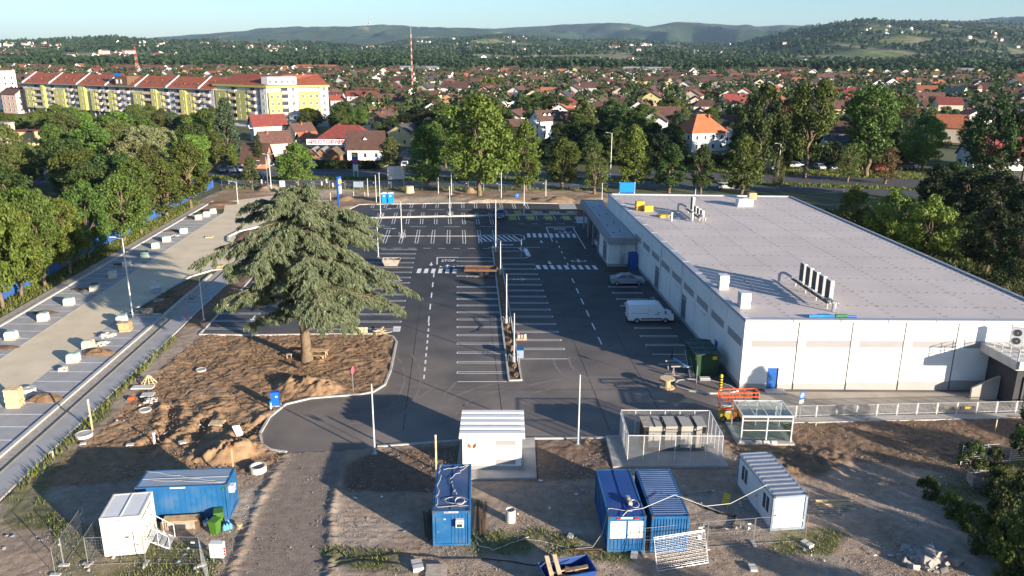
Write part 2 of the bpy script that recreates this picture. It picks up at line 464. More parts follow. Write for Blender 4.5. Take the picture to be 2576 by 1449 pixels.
# dark pavement at the foot of the store's long wall, island by the green hut, concrete yard in front of the store
pv = MB(); pv.prism([(19.9, 71.6), (21.7, 71.6), (18.3, 114.9), (16.5, 114.9)], -0.05, 0.11)
pv.prism([(12.3, 122), (14.2, 116.2), (18.0, 116.2), (16, 146), (12.0, 146), (11.9, 132)], -0.05, 0.112)
struct('pavement', pv, mat('paving_dark', (0.075, 0.075, 0.08), 0.85, 0.15, 1.0, bump=0.2, bsc=8))
pi_ = MB()
isl2 = [(16.0, 71.2), (15.8, 71.9), (16.3, 72.8), (17.4, 73.1), (19.4, 72.9), (21.0, 71.6), (21.5, 70.4), (20.6, 69.9), (18.6, 69.8), (16.9, 70.4)]
pi_.prism(isl2, -0.05, 0.10)
struct('traffic_island', pi_, MT['asphalt'])
kk = MB(); strip(kk, isl2 + [isl2[0]], 0.2, -0.05, 0.135); struct('kerb', kk, MT['kerb'])
yd = MB(); yd.sheet([(22.3, 70.4), (56, 70.4), (60, 67.0), (24.2, 65.2)], 0.004)
struct('yard_concrete', yd, mat('yard_concrete', (0.34, 0.30, 0.25), 0.85, 0.12, 0.5, dirt=(0.22, 0.18, 0.14), dsc=0.2, damt=0.6, bump=0.1, bsc=10))
pads = MB()
pads.prism([(-4.2, 53.7), (1.95, 54.0), (1.95, 60.5), (-4.2, 60.0)], -0.1, 0.16)
pads.prism([(7.9, 55.7), (16.9, 55.9), (17.0, 61.3), (7.9, 60.9)], -0.1, 0.18)
pads.prism([(18.6, 59.6), (23.3, 59.6), (23.3, 63.6), (18.6, 63.6)], -0.1, 0.15)
struct('concrete_pad', pads, MT['concrete'])
# ---- old paved car park on the left: strips that all run the same way
def SL(x90, y): return x90 - 0.045 * (y - 90)
def lstrip(x0, x1, y0, y1, z, name, m, z0=None):
 b = MB(); P = [(SL(x0, y0), y0), (SL(x1, y0), y0), (SL(x1, y1), y1), (SL(x0, y1), y1)]
 if z0 is None: b.sheet(P, z)
 else: b.prism(P, z0, z)
 return struct(name, b, MT[m] if isinstance(m, str) else m)
m_pav = mat('pavers', (0.33, 0.325, 0.325), 0.9, 0.1, 0.8, bump=0.25, bsc=12, dirt=(0.26, 0.24, 0.22), dsc=0.3, damt=0.5)
lstrip(-60.9, -59.55, 36, 164, 0.03, 'footpath', 'gravel_pale')
lstrip(-59.5, -59.1, 36, 166, 0.13, 'kerb', 'concrete_pale', -0.1)
lstrip(-59.05, -53.6, 36, 153, 0.012, 'parking_bays', m_pav)
lstrip(-53.6, -53.45, 36, 153, 0.03, 'kerb', 'kerb', -0.1)
sd = MB(); sd.sheet([(SL(-53.45, 36), 36), (SL(-46.9, 36), 36), (-46.9, 90), (-46.2, 97), (-46, 104), (-45.4, 110), (-41.5, 113.2), (-42, 118), (-45.2, 128), (-46.6, 131), (-47.4, 136), (-45.6, 146), (-37, 160), (-35.5, 164.6), (-51, 174.4), (-60, 166), (-56.4, 154.4)], 0.016)
struct('sand_road', sd, MT['sand_road'])
lstrip(-46.9, -42.15, 36, 92, 0.020, 'parking_bays', m_pav)
lstrip(-42.1, -41.75, 36, 110, 0.14, 'kerb', 'kerb', -0.1)
lstrip(-41.72, -40.45, 36, 113, -0.03, 'gravel_strip', 'gravel_pale')
lstrip(-40.45, -40.28, 36, 118, 0.10, 'kerb', mat('kerb_warm', (0.45, 0.36, 0.22), 0.9, 0.1), -0.1)
lstrip(-40.28, -38.4, 36, 120, 0.09, 'footpath', m_pav, -0.1)
lstrip(-38.38, -38.22, 36, 116, 0.11, 'kerb', 'kerb', -0.1)
cv = MB(); strip(cv, [(-46.9, 91.8), (-46.3, 97), (-46.0, 103), (-45.3, 109), (-43.5, 112.2), (-41.4, 113.3)], 0.25, -0.1, 0.15)
strip(cv, [(-46.9, 92), (-44.4, 92.2), (-42.5, 92.3)], 0.2, -0.1, 0.12)
strip(cv, [(-45.0, 128), (-47.2, 130), (-48.4, 133.5), (-48, 137.5), (-46, 141), (-43, 143)], 0.35, -0.1, 0.22)
struct('kerb', cv, MT['concrete_pale'])
bl = MB()
for i in range(48):
 y = 40 + i * 2.42
 if y < 152: bl.sheet([(SL(-58.9, y), y), (SL(-53.7, y), y), (SL(-53.7, y), y + .14), (SL(-58.9, y), y + .14)], 0.02)
 if y < 91: bl.sheet([(SL(-46.8, y), y + .3), (SL(-42.2, y), y + .3), (SL(-42.2, y), y + .44), (SL(-46.8, y), y + .44)], 0.027)
struct('bay_lines', bl, MT['road_paint'])
# ---- main road, verge, street behind
def rs(x): return -0.20 * max(0.0, x - 42)
def rband(y0, y1, z, name, m):
 b = MB(); xs = [-420, -200, -100, 0, 42, 70, 110, 160, 260, 420]
 for p, q in zip(xs[:-1], xs[1:]):
  b.sheet([(p, y0 + rs(p)), (q, y0 + rs(q)), (q, y1 + rs(q)), (p, y1 + rs(p))], z)
 return struct(name, b, m)
m_verge = mat('verge', (0.085, 0.10, 0.03), 0.95, 0.35, 0.6, bump=0.8, bsc=5, dirt=(0.16, 0.13, 0.08), dsc=0.15, damt=0.7)
rband(181.5, 230, -0.045, 'grass_verge', m_verge)
rband(185.4, 194.6, 0.0, 'main_road', MT['asphalt_road'])
rband(200.2, 213.5, 0.0, 'main_road', MT['asphalt_road'])
fy = MB(); fy.sheet([(-112, 214.5), (-2, 214.5), (-2, 226), (-112, 222)], -0.02); fy.sheet([(60, 216), (150, 192), (158, 204), (66, 228)], -0.02)
fy.sheet([(-36, 226), (-20, 226), (-20, 260), (-34, 260)], -0.018)
struct('forecourt', fy, mat('forecourt', (0.15, 0.14, 0.13), 0.9, 0.2, 0.4))
ln = MB()
for x in range(-130, 42, 9):
 ln.sheet([(x, 189.9), (x + 4, 189.9), (x + 4, 190.05), (x, 190.05)], 0.006)
 ln.sheet([(x, 206.7), (x + 4, 206.7), (x + 4, 206.85), (x, 206.85)], 0.006)
struct('road_markings', ln, MT['road_paint'])
# ---- the churned-up building site
ROADP = [(-13.5, 58.45), (-18.0, 57.95), (-17.9, 52), (-17.0, 42), (-17.5, 30), (-10.0, 30), (-11.2, 42.3), (-12.8, 50), (-13.0, 55)]
BROWN = [G2(*p) for p in ((655, 1090), (680, 1050), (720, 1016), (930, 992), (975, 966), (998, 850), (965, 842), (520, 838), (430, 905), (350, 985), (250, 1090), (60, 1230), (300, 1215), (560, 1180), (650, 1200), (715, 1150))]
BROWNR = [G2(*p) for p in ((1825, 1110), (1995, 1065), (2600, 1050), (2650, 1200), (2380, 1190), (2150, 1160), (2040, 1210), (1880, 1190))]
MID = [G2(*p) for p in ((945, 1135), (1165, 1120), (1165, 1190), (1090, 1240), (860, 1235), (870, 1170))]
MID2 = [G2(*p) for p in ((1320, 1110), (1530, 1110), (1550, 1200), (1330, 1215))]
GRS = [[G2(*p) for p in q] for q in (((0, 1240), (110, 1200), (260, 1010), (290, 1030), (190, 1120), (110, 1250), (180, 1330), (0, 1330)), ((130, 1300), (260, 1330), (560, 1380), (540, 1460), (140, 1460)),
       ((800, 1370), (1010, 1390), (1010, 1440), (830, 1430)), ((1150, 1345), (1330, 1330), (1600, 1370), (1590, 1420), (1400, 1400), (1180, 1400)), ((1990, 1320), (2130, 1340), (2090, 1400), (1900, 1390)), ((2330, 1200), (2600, 1150), (2620, 1460), (2400, 1300)))]
def patch(name, x0, x1, y0, y1, cell, fn):
 xs = np.arange(x0, x1 + cell / 2, cell); ys = np.arange(y0, y1 + cell / 2, cell)
 X, Y = np.meshgrid(xs, ys)
 Z, C = fn(X, Y)
 n, m = X.shape
 V = np.c_[X.ravel(), Y.ravel(), Z.ravel()]
 I = np.arange(n * m).reshape(n, m)
 F = np.c_[I[:-1, :-1].ravel(), I[:-1, 1:].ravel(), I[1:, 1:].ravel(), I[1:, :-1].ravel()]
 me = fastmesh(name, V, F, MT['site'], smooth=True)
 setcol(me, 'zone', C.reshape(-1, 3))
 return tag(inst(name, me), kind='structure')
MOUNDS = [(-20.6, 71.2, 1.9, 0.9), (-18.2, 70.3, 1.9, 0.8), (-22.5, 57.5, 1.7, 0.95), (-21.2, 58.3, 1.3, 0.6), (21.0, 56.3, 2.5, 0.5), (24.5, 57.2, 2.5, 0.35), (-26.5, 66.5, 1.6, 0.35)]
TRENCH = [[(-20.5, 64.5), (-22.5, 60.5), (-24.5, 57.5)], [(-30.5, 66.0), (-29.0, 62.0), (-29.5, 58.0)], [(-26.5, 63.8), (-26.0, 60.2)]]
def seg_d(X, Y, pts):
 D = np.full(X.shape, 1e9)
 for (ax, ay), (bx, by) in zip(pts[:-1], pts[1:]):
  dx, dy = bx - ax, by - ay
  t = np.clip(((X - ax) * dx + (Y - ay) * dy) / (dx * dx + dy * dy), 0, 1)
  D = np.minimum(D, np.hypot(X - ax - t * dx, Y - ay - t * dy))
 return D
def site_fn(X, Y):
 ap = inpoly(X, Y, LOT); br = inpoly(X, Y, BROWN).astype(float); bR = inpoly(X, Y, BROWNR).astype(float)
 rd = inpoly(X, Y, ROADP).astype(float); md = (inpoly(X, Y, MID) | inpoly(X, Y, MID2)).astype(float)
 gr = np.zeros(X.shape)
 for q in GRS: gr = np.maximum(gr, inpoly(X, Y, q).astype(float))
 wl = X < SL(-38.2, Y)
 br, bR, rd, md = [blur(q, 3) for q in (br, bR, rd, md)]
 gr = np.clip(blur(gr, 8) * 1.4 * (0.3 + 1.3 * fbm(X * 0.55, Y * 0.55, 41, 3)) - 0.15, 0, 1)
 clod = np.abs(fbm(X * 1.5, Y * 1.5, 5, 4, 0.7) - 0.5) * 2
 lump = fbm(X * 0.45, Y * 0.45, 9, 3)
 fine = fbm(X * 1.9 + .8 * lump, Y * 2.3, 13, 5, 0.72)
 rough = np.clip(br * 1.0 + bR * 0.55 + md * 0.6, 0, 1)
 Z = 0.03 + 0.12 * (fine - 0.5) + 0.08 * (lump - 0.5) + rough * (0.10 * (clod - 0.3) + 0.20 * (lump - 0.45) + 0.18 * (fine - 0.5))
 tr = np.sin((X * 0.75 + Y * 0.66 + 2.2 * fbm(X * .15, Y * .15, 77, 2)) * 3.4)       # tyre ruts
 Z += 0.05 * tr * br * (fbm(X * 0.12, Y * 0.12, 21, 2) > 0.48)
 lowc = ((Y < 50) & (X > -12) & (X < -4))
 Z += 0.022 * np.sin((Y * 1.0 + X * .2) * 11 + 2 * fbm(X, Y, 31, 2)) * np.sin(X * 2.2 + 0.4 * Y) * lowc
 for mx, my, mr_, mh in MOUNDS:
  d = np.hypot((X - mx) * 0.8, Y - my) / mr_
  Z += mh * np.clip(1 - d ** 2, 0, 1) ** 1.2 * (0.35 + 1.1 * fine)
 for t in TRENCH:
  d = seg_d(X, Y, t)
  Z += -0.45 * np.exp(-(d / 0.5) ** 4) + 0.26 * np.exp(-((d - 1.0) / 0.4) ** 2) * (2.2 * fine - .5)
 eb = np.minimum(seg_d(X, Y, [(-18.0, 57.5), (-18.0, 52), (-17.2, 42), (-17.5, 30)]), seg_d(X, Y, [(-13.2, 57), (-13.0, 54.5), (-12.6, 50), (-11.1, 42.3), (-10, 30)]))
 Z += .17 * np.exp(-(eb / .35) ** 2) * (2.6 * fine - .7)
 flat = rd * (1 - np.exp(-(eb / .6) ** 2))
 Z = Z * (1 - 0.8 * flat) + (-0.01) * flat * 0.8
 e = fbm(X * .35, Y * .35, 55, 4)
 C = np.stack([np.full(X.shape, c) for c in (0.30, 0.225, 0.163)], -1)
 C = C * (0.8 + 0.4 * e)[..., None]
 def blend(C, w, col, lo=0.8, hi=0.4): return C * (1 - w[..., None]) + w[..., None] * np.array(col) * (lo + hi * e)[..., None]
 pale = np.clip((fbm(X * .2, Y * .2, 91, 3) - 0.5) * 5, 0, 1)
 C = blend(C, pale * 0.7, (0.36, 0.295, 0.235))
 C = blend(C, br, (0.27, 0.168, 0.094)); C = blend(C, bR, (0.19, 0.125, 0.08)); C = blend(C, md * 0.9, (0.15, 0.10, 0.07))
 C = blend(C, rd, (0.225, 0.178, 0.142), 0.9, 0.2)
 dry = br * np.clip((lump - 0.5) * 4, 0, 1) * 0.6
 C = blend(C, dry, (0.33, 0.215, 0.125))
 C = blend(C, gr * 0.8, (0.10, 0.105, 0.035))
 low = blur(ap.astype(float), 2)
 Z = np.where(ap, -0.05, Z); Z = np.where(wl, -0.08, Z)
 pad = ((X > -4.3) & (X < 2.1) & (Y > 53.5) & (Y < 60.7)) | ((X > 7.7) & (X < 17.1) & (Y > 55.6) & (Y < 61.4)) | ((X > 18.5) & (X < 23.4) & (Y > 59.5) & (Y < 63.8))
 Z = np.where(pad, -0.02, Z)
 return Z, C
patch('site_ground', -46, 82, 30, 88, 0.17, site_fn)
def far_fn(X, Y):
 e = fbm(X * .3, Y * .3, 5, 4); lump = fbm(X * .18, Y * .25, 8, 4)
 ap = inpoly(X, Y, LOT)
 Z = 0.05 + 0.7 * np.clip(lump - 0.42, 0, 1) + 0.18 * (e - 0.5)
 C = np.array((0.25, 0.17, 0.105))[None, None] * (0.75 + 0.5 * e)[..., None]
 pl = np.clip((fbm(X * .1, Y * .2, 15, 3) - 0.5) * 6, 0, 1)[..., None]
 C = C * (1 - pl) + pl * np.array((0.36, 0.29, 0.215))
 gv = np.clip((Y - 179.5) / 2.5, 0, 1)[..., None] * 0.8
 C = C * (1 - gv) + gv * np.array((0.09, 0.095, 0.035))
 for mx, my, r, h in ((-55, 180.5, 3.0, 1.3), (-35.5, 168.5, 2.0, 0.8), (-9.5, 178.5, 1.3, 1.2), (-26, 168.5, 4, 0.6), (-4, 168.8, 7, 0.5), (10, 168.5, 3.2, 0.9), (6.5, 169.4, 2, .6), (-47, 178.5, 3, 0.6), (-11, 171, 3, .5)):
  d = np.hypot(X - mx, Y - my) / r; Z = Z + h * np.clip(1 - d * d, 0, 1) * (0.7 + 0.6 * e)
 Z = np.where(ap, -0.05, Z)
 fl = np.clip((X + 37) / -2, 0, 1) * np.clip((176 - Y) / 1.5, 0, 1)
 Z = Z * (1 - fl) + fl * (-0.03)
 ed = np.clip((np.minimum(np.minimum(X + 66, 21.5 - X), np.minimum(Y - 158.3, 184.6 - Y))) / 1.0, 0, 1)
 return Z * ed - 0.055 * (1 - ed), C
patch('site_ground', -66, 22, 158, 185, 0.35, far_fn)
def strip_fn(X, Y):
 e = fbm(X * .8, Y * .8, 25, 4); ap = inpoly(X, Y, LOT)
 Z = np.where(ap, -0.05, 0.03 + np.maximum(-.02, 0.35 * (e - 0.4))); Z = np.where(X < SL(-38.2, Y), -0.08, Z)
 return Z, np.array((0.175, 0.11, 0.065))[None, None] * (0.7 + 0.6 * e)[..., None]
patch('site_ground', -47, -30, 88, 158, 0.3, strip_fn)
soil = MB()
def heap(mb, cx, cy, rx, ry, h, n=9, seed=0, ang=0.0):
 r = random.Random(seed); P = []
 for ring_, f in ((1.0, 0), (0.72, 0.55), (0.38, 0.9)):
  for k2 in range(n):
   t = 2 * math.pi * k2 / n; q = ring_ * r.uniform(0.85, 1.12)
   x, y = rx * q * math.cos(t), ry * q * math.sin(t)
   P.append((cx + x * math.cos(ang) - y * math.sin(ang), cy + x * math.sin(ang) + y * math.cos(ang), h * f * r.uniform(0.7, 1.25) - (0.05 if f == 0 else 0)))
 P.append((cx, cy, h))
 F = []
 for j in range(2):
  for k2 in range(n): F.append((j * n + k2, j * n + (k2 + 1) % n, (j + 1) * n + (k2 + 1) % n, (j + 1) * n + k2))
 for k2 in range(n): F.append((2 * n + k2, 2 * n + (k2 + 1) % n, 3 * n))
 mb.add(P, F)
for i, (px, py, rx, ry, h) in enumerate(((115, 787, 1.9, .8, .18), (12, 875, 2, .9, .18), (312, 665, 1.9, .9, .15), (432, 582, 2, .9, .15), (485, 550, 2, .9, .15), (560, 512, 3.6, 2.6, .35), (250, 890, 1.9, .9, .6), (112, 1005, 2.0, .9, .6), (205, 728, 1.9, .8, .15))):
 c = G(px, py); heap(soil, c.x, c.y, rx, ry, h, 11, i, 0.0)
for i, (x, y, rx, ry, h) in enumerate(((-44.2, 96, 1.7, 3.2, .35), (-43.8, 103, 1.6, 4, .45), (-45.5, 135.5, 2.2, 4.4, .3))): heap(soil, x, y, rx, ry, h, 13, 30 + i)
struct('soil_bed', soil, MT['dirt_brown'])
# ------------------------------------------------------------------ painted markings on the asphalt
mk_ = MB(); ZM = 0.005
def quad(mb, p, q, w, z=ZM):
 p = Vector(p[:2]); q = Vector(q[:2]); d = (q - p).normalized(); n_ = Vector((-d.y, d.x)) * w / 2
 mb.sheet([p + n_, p - n_, q - n_, q + n_], z)
def bay(x0, x1, y, close, gap=0.42, w=0.10, sl=0.012):
 y1 = y + sl * (x1 - x0)
 for s in (-1, 1): quad(mk_, (x0, y + s * gap / 2), (x1, y1 + s * gap / 2), w)
 if 'L' in close: quad(mk_, (x0, y - gap / 2 - w / 2), (x0, y + gap / 2 + w / 2), w, ZM + .0015)
 if 'R' in close: quad(mk_, (x1, y1 - gap / 2 - w / 2), (x1, y1 + gap / 2 + w / 2), w, ZM + .0015)
PLL = lambda y: -0.14 - 0.0554 * (y - 72.7) - 0.18
PLR = lambda y: 0.98 - 0.0582 * (y - 72.76) + 0.18
for i in range(17):
 y = 74.65 + 2.725 * i
 if i == 12: continue
 bay(-5.43 - 0.0672 * (y - 74.65), PLL(y), y, 'L')
quad(mk_, (-5.28, 72.36), (-0.45, 72.45), 0.12)
quad(mk_, (-8.35, 120.4), (-3.2, 120.6), 0.12)
for i in range(14):
 y = 81.35 + 2.717 * i
 bay(PLR(y), 5.68 - 0.0675 * (y - 81.35), y, 'R')
quad(mk_, (0.9, 78.4), (5.85, 78.5), 0.12)
for i in range(12):
 y = 74.38 + 2.79 * i
 if i in (1, 2): quad(mk_, (15.32 - 0.069 * (y - 74.4), y), (19.4, y + .05), 0.12); continue
 bay(15.32 - 0.069 * (y - 74.4), 19.85 - 0.079 * (y - 83.8) - (0.6 if i == 0 else 0), y, 'L')
for i in range(15):
 y = 87.3 + 2.72 * i
 bay(-18.6 - 0.065 * (y - 87.3), -13.0 - 0.065 * (y - 88), y, 'R')
 bay(-35.5 - 0.02 * (y - 87), -30.4 - 0.058 * (y - 87.8), y, 'R')
 if y < 118: bay(-24.0 - 0.06 * (y - 87.3), -18.75 - 0.065 * (y - 87.3), y, 'L')
def vbay(x0, y0, x1, y1, close, gap=0.46, w=0.10):
 for s in (-1, 1): quad(mk_, (x0 + s * gap / 2, y0), (x1 + s * gap / 2, y1), w)
 if 'B' in close: quad(mk_, (x0 - gap / 2 - w / 2, y0), (x0 + gap / 2 + w / 2, y0), w, ZM + .0015)
 if 'T' in close: quad(mk_, (x1 - gap / 2 - w / 2, y1), (x1 + gap / 2 + w / 2, y1), w, ZM + .0015)
for i in range(13): vbay(-28.4 + 2.625 * i, 160.3, -28.75 + 2.625 * i, 165.6 + .02 * i, 'B')
for i in range(9):
 vbay(-24.6 + 2.62 * i, 145.1, -25.0 + 2.62 * i, 149.7, 'B'); vbay(-25.1 + 2.62 * i, 150.9, -25.4 + 2.62 * i, 155.3, 'T')
for i in range(9): vbay(-23.9 + 2.66 * i, 129.8, -24.6 + 2.66 * i, 139.8, 'BT' if i < 7 else 'T')
for x, y, L_ in ((-28, 158.3, 3), (-22.4, 158.4, 3), (-16.8, 158.5, 3), (-11, 158.6, 3), (-5, 158.8, 3), (1, 158.9, 3.5), (-28, 142.2, 6), (-18.6, 142.7, 3), (-12.5, 142.9, 3), (-6, 143.1, 3), (3.5, 145.6, 1.2), (6, 145.7, 1.2), (8.5, 145.8, 1.2), (1, 145.5, 1.2)):
 quad(mk_, (x, y), (x + L_, y + 0.03), 0.14)
for i in range(9): quad(mk_, (-24 + i * 2.4, 126.3 + i * .02), (-22.8 + i * 2.4, 126.3 + i * .02), 0.14)
quad(mk_, (-3.9, 127.1), (4.5, 127.4), 0.14)
# yellow painted bays for families and wheelchairs
ym = MB()
for i in range(4):
 for r_, (ya, yb, off) in enumerate(((154.9, 158.0, 0.5), (149.0, 153.4, -0.6))):
  x0 = off + i * 3.45
  quad(mk_, (x0 - 1.5, ya), (x0 - 1.8, yb), 0.1)
  ym.sheet([(x0, ya), (x0 + 1.45, ya), (x0 + 1.15, yb), (x0 - 0.3, yb)], ZM)
struct('yellow_bays', ym, MT['yellow_paint'])
# hatched island, lanes, zebra, stop lines
for i in range(9):
 x = -5.2 + i * 0.85
 quad(mk_, (x, 131.6), (x - 1.5 if i else x - .3, 135.9 if i else 133.0), 0.3)
for p, q in (((-5.6, 131.3), (-5.8, 136.3)), ((-5.8, 136.3), (1.2, 136.6)), ((-5.6, 131.3), (1.0, 131.8)), ((1.0, 131.8), (2.1, 133.2)), ((2.1, 133.2), (2.0, 135.4)), ((2.0, 135.4), (1.2, 136.6))): quad(mk_, p, q, 0.18, ZM + .003)
for i in range(9): quad(mk_, (2.9 + i * 0.98, 134.6), (2.8 + i * 0.98, 137.6), 0.55)
for i in range(6): quad(mk_, (-13.5 + i * 1.03, 111.5), (-13.55 + i * 1.03, 113.9), 0.56)
for i in range(9): quad(mk_, (4.0 + i * 1.05, 114.0), (3.75 + i * 1.05, 116.3), 0.56)
for x0, y0, x1, y1, n_, lg in ((-8.6, 73.5, -9.7, 89.2, 9, 1.0), (-9.85, 91, -11.1, 110.5, 5, 2.3), (9.9, 84, 8.6, 108, 6, 2.4), (8.4, 117, 7.5, 131.5, 5, 1.3)):
 for i in range(n_):
  t = i / max(1, n_ - 1); x = x0 + (x1 - x0) * t; y = y0 + (y1 - y0) * t
  quad(mk_, (x, y - lg / 2), (x - 0.067 * lg, y + lg / 2), 0.16)
quad(mk_, (-11.6, 120.5), (-8.35, 120.6), 0.3, ZM + .003); quad(mk_, (-11.25, 116.3), (-11.6, 120.6), 0.18)
quad(mk_, (6.15, 142.7), (11.3, 143.1), 0.35, ZM + .003); quad(mk_, (6.75, 131.6), (6.15, 142.6), 0.16)
for p, q in (((11.9, 126.5), (11.0, 141.5)), ((11.0, 141.5), (11.3, 142.8)), ((-3.2, 120.2), (2.0, 120.4)), ((2.0, 120.4), (2.9, 121.8)), ((2.9, 121.8), (1.0, 126.9)), ((-2.4, 124.6), (1.6, 124.9)), ((1.6, 124.9), (1.3, 127.4))): quad(mk_, p, q, 0.16, ZM + .003)
def arrow(x, y, a, L_=2.2, turn=False):
 c, s_ = math.cos(a), math.sin(a)
 T = lambda u, v: (x + c * u - s_ * v, y + s_ * u + c * v)
 mk_.sheet([T(0, -.1), T(L_ * .6, -.1), T(L_ * .6, .1), T(0, .1)], ZM); mk_.sheet([T(L_ * .6, -.35), T(L_, 0), T(L_ * .6, .35)], ZM)
 if turn:
  mk_.sheet([T(.5, .1), T(.9, .75), T(.75, .85), T(.3, .1)], ZM); mk_.sheet([T(.7, .6), T(1.3, 1.1), T(.5, 1.15)], ZM)
  mk_.sheet([T(.5, -.1), T(.3, -.1), T(.75, -.85), T(.9, -.75)], ZM); mk_.sheet([T(.7, -.6), T(.5, -1.15), T(1.3, -1.1)], ZM)
for q in ((-12.2, 117.5, -1.5, 2, False), (-9.6, 114.3, 1.6, 2, True), (5.6, 118.8, -1.5, 2, False), (10.2, 118.0, 1.6, 2, True), (4.8, 132.5, -1.5, 2, False), (9.4, 138.0, 1.6, 1.8, True), (-22.6, 159.3, 3.14, 3, False), (-22.2, 157.2, 0, 3, False), (-23.2, 143.6, 3.14, 2.4, False), (-23, 140.9, 0, 2.4, False), (-3.2, 129.2, 0, 2.4, False), (-31, 92, -1.5, 2, False)): arrow(*q)
# bay symbols: a figure with a trolley, made of bars
for x, y, r_ in ((-5.4, 109.8, 0.2), (1.2, 108.5, 0.1), (-16, 107.5, 0.1), (7.0, 151.2, 0), (10.2, 151.2, 0), (3.5, 151.2, 0), (5.2, 156.4, 0), (8.6, 156.5, 0), (12.2, 157.2, 0), (-0.5, 129, 0), (12.6, 147.2, 0)):
 for dx, dy, ex, ey in ((-1, 0, .6, .1), (.1, -.5, .7, .1), (.1, .6, .7, .1), (-1, -.35, -1, .35), (-.5, -.3, -.1, .3)): quad(mk_, (x + dx, y + dy), (x + ex, y + ey), 0.13, ZM + .002)
mk_.sheet([(-26.7, 142.3), (-25.8, 142.3), (-26.0, 144.2), (-26.9, 144.2)], ZM); mk_.sheet([(-13.6, 86.6), (-12.8, 86.6), (-12.9, 88.4), (-13.8, 88.4)], ZM); mk_.sheet([(2.2, 121.9), (2.9, 121.9), (2.4, 126.6), (1.8, 126.6)], ZM)
# lot-crossing zebra by the entrance
for i in range(7): quad(mk_, (12.0, 146.6 + i * .9), (14.2, 146.65 + i * .9), 0.45); quad(mk_, (9.6, 160.4 + i * .9), (13.0, 160.5 + i * .9), 0.42)
struct('road_markings', mk_, MT['road_paint'])
FONT_DG = []
def text_mesh(name, s, size, m, parent=None, loc=(0, 0, 0), rot=(0, 0, 0), ext=0.004, sx=1.0, align='CENTER', kind=None, bold=0.0):
 cu = bpy.data.curves.new(name, 'FONT'); cu.body = s; cu.size = size; cu.extrude = ext; cu.align_x = align; cu.align_y = 'CENTER'; cu.resolution_u = 2; cu.offset = bold
 o = bpy.data.objects.new(name, cu); COL.objects.link(o)
 dg = bpy.context.evaluated_depsgraph_get()
 me = bpy.data.meshes.new_from_object(o.evaluated_get(dg))
 bpy.data.objects.remove(o); bpy.data.curves.remove(cu)
 me.materials.clear(); me.materials.append(m); me.name = name
 ob = inst(name, me, parent, loc, rot, (sx, 1, 1))
 return tag(ob, kind=kind)
for x, y in ((-9.75, 118.5), (8.5, 141.1)):
 o = text_mesh('stop_lettering', 'STOP', 1.75, MT['road_paint'], None, (x, y, ZM + .002), (0, 0, 0.04), 0.001, 0.62, kind='structure', bold=0.03)
 o.scale = (0.50, 1.0, 1)
sm = MB(); tm = MB()
for x0 in (-10.2, -1.6, 7.4, 12.6): strip(sm, [(x0 + 1.0, 62), (x0 - .067 * 12, 88), (x0 - .067 * 44, 120)], .07, .001, .0022)
for y0 in (70.5, 128.2, 143.9): strip(sm, [(-11 if y0 < 80 else -26, y0), (2, y0 + .1), (13, y0 + .2)], .06, .001, .0023)
struct('asphalt_seam', sm, mat('seam', (.03, .03, .032), .6, .1))
for cx, cy, r, a0, a1 in ((2, 64, 7, 1.7, 3.0), (2, 64, 8.7, 1.65, 3.0), (-16.5, 74, 9.5, -1.4, -.2), (-16.5, 74, 11.2, -1.35, -.15), (9, 60, 12, 1.0, 2.2), (9, 60, 13.7, 1.0, 2.15), (14, 78, 8, 3.0, 4.3), (14, 78, 9.6, 3.05, 4.25), (-4, 60, 7, .6, 1.9), (-30, 71, 19.6, -.35, .45), (-30, 71, 21.2, -.33, .42)):
 strip(tm, [(cx + r * math.cos(a0 + (a1 - a0) * i / 14), cy + r * math.sin(a0 + (a1 - a0) * i / 14)) for i in range(15)], .2, .0005, .0015 + .0001 * r)
struct('tyre_marks', tm, mat('tyre_dust', (.21, .178, .152), .8, .4, .5, dirt=(.14, .12, .105), dsc=.5, damt=.9))
# planter islands between bay rows
pl = MB()
strip(pl, [(-0.24, 72.6), (-3.2, 126.4)], 0.18, -0.02, 0.15); strip(pl, [(0.98, 72.7), (-2.15, 126.4)], 0.18, -0.02, 0.15); strip(pl, [(-0.24, 72.6), (0.98, 72.7)], 0.18, -0.02, 0.148)
strip(pl, [(-27.4, 149.6), (12.5, 154.6)], 0.18, -0.02, 0.14); strip(pl, [(-27.2, 150.4), (12.4, 155.4)], 0.18, -0.02, 0.14); strip(pl, [(-25, 134.9), (-3, 135.3)], 0.14, -0.02, 0.06)
struct('planter_kerb', pl, MT['kerb'])
ps = MB(); ps.sheet([(-0.15, 72.7), (0.9, 72.8), (-2.2, 126.3), (-3.1, 126.3)], 0.02); ps.sheet([(-27.2, 149.7), (12.4, 154.7), (12.3, 155.3), (-27.1, 150.3)], 0.02)
for i in range(14):
 t = i / 14; heap(ps, 0.42 - 3.0 * t * .75, 74 + 34 * t, .42, .9, .28, 8, 60 + i)
struct('planter_soil', ps, MT['dirt_brown'])
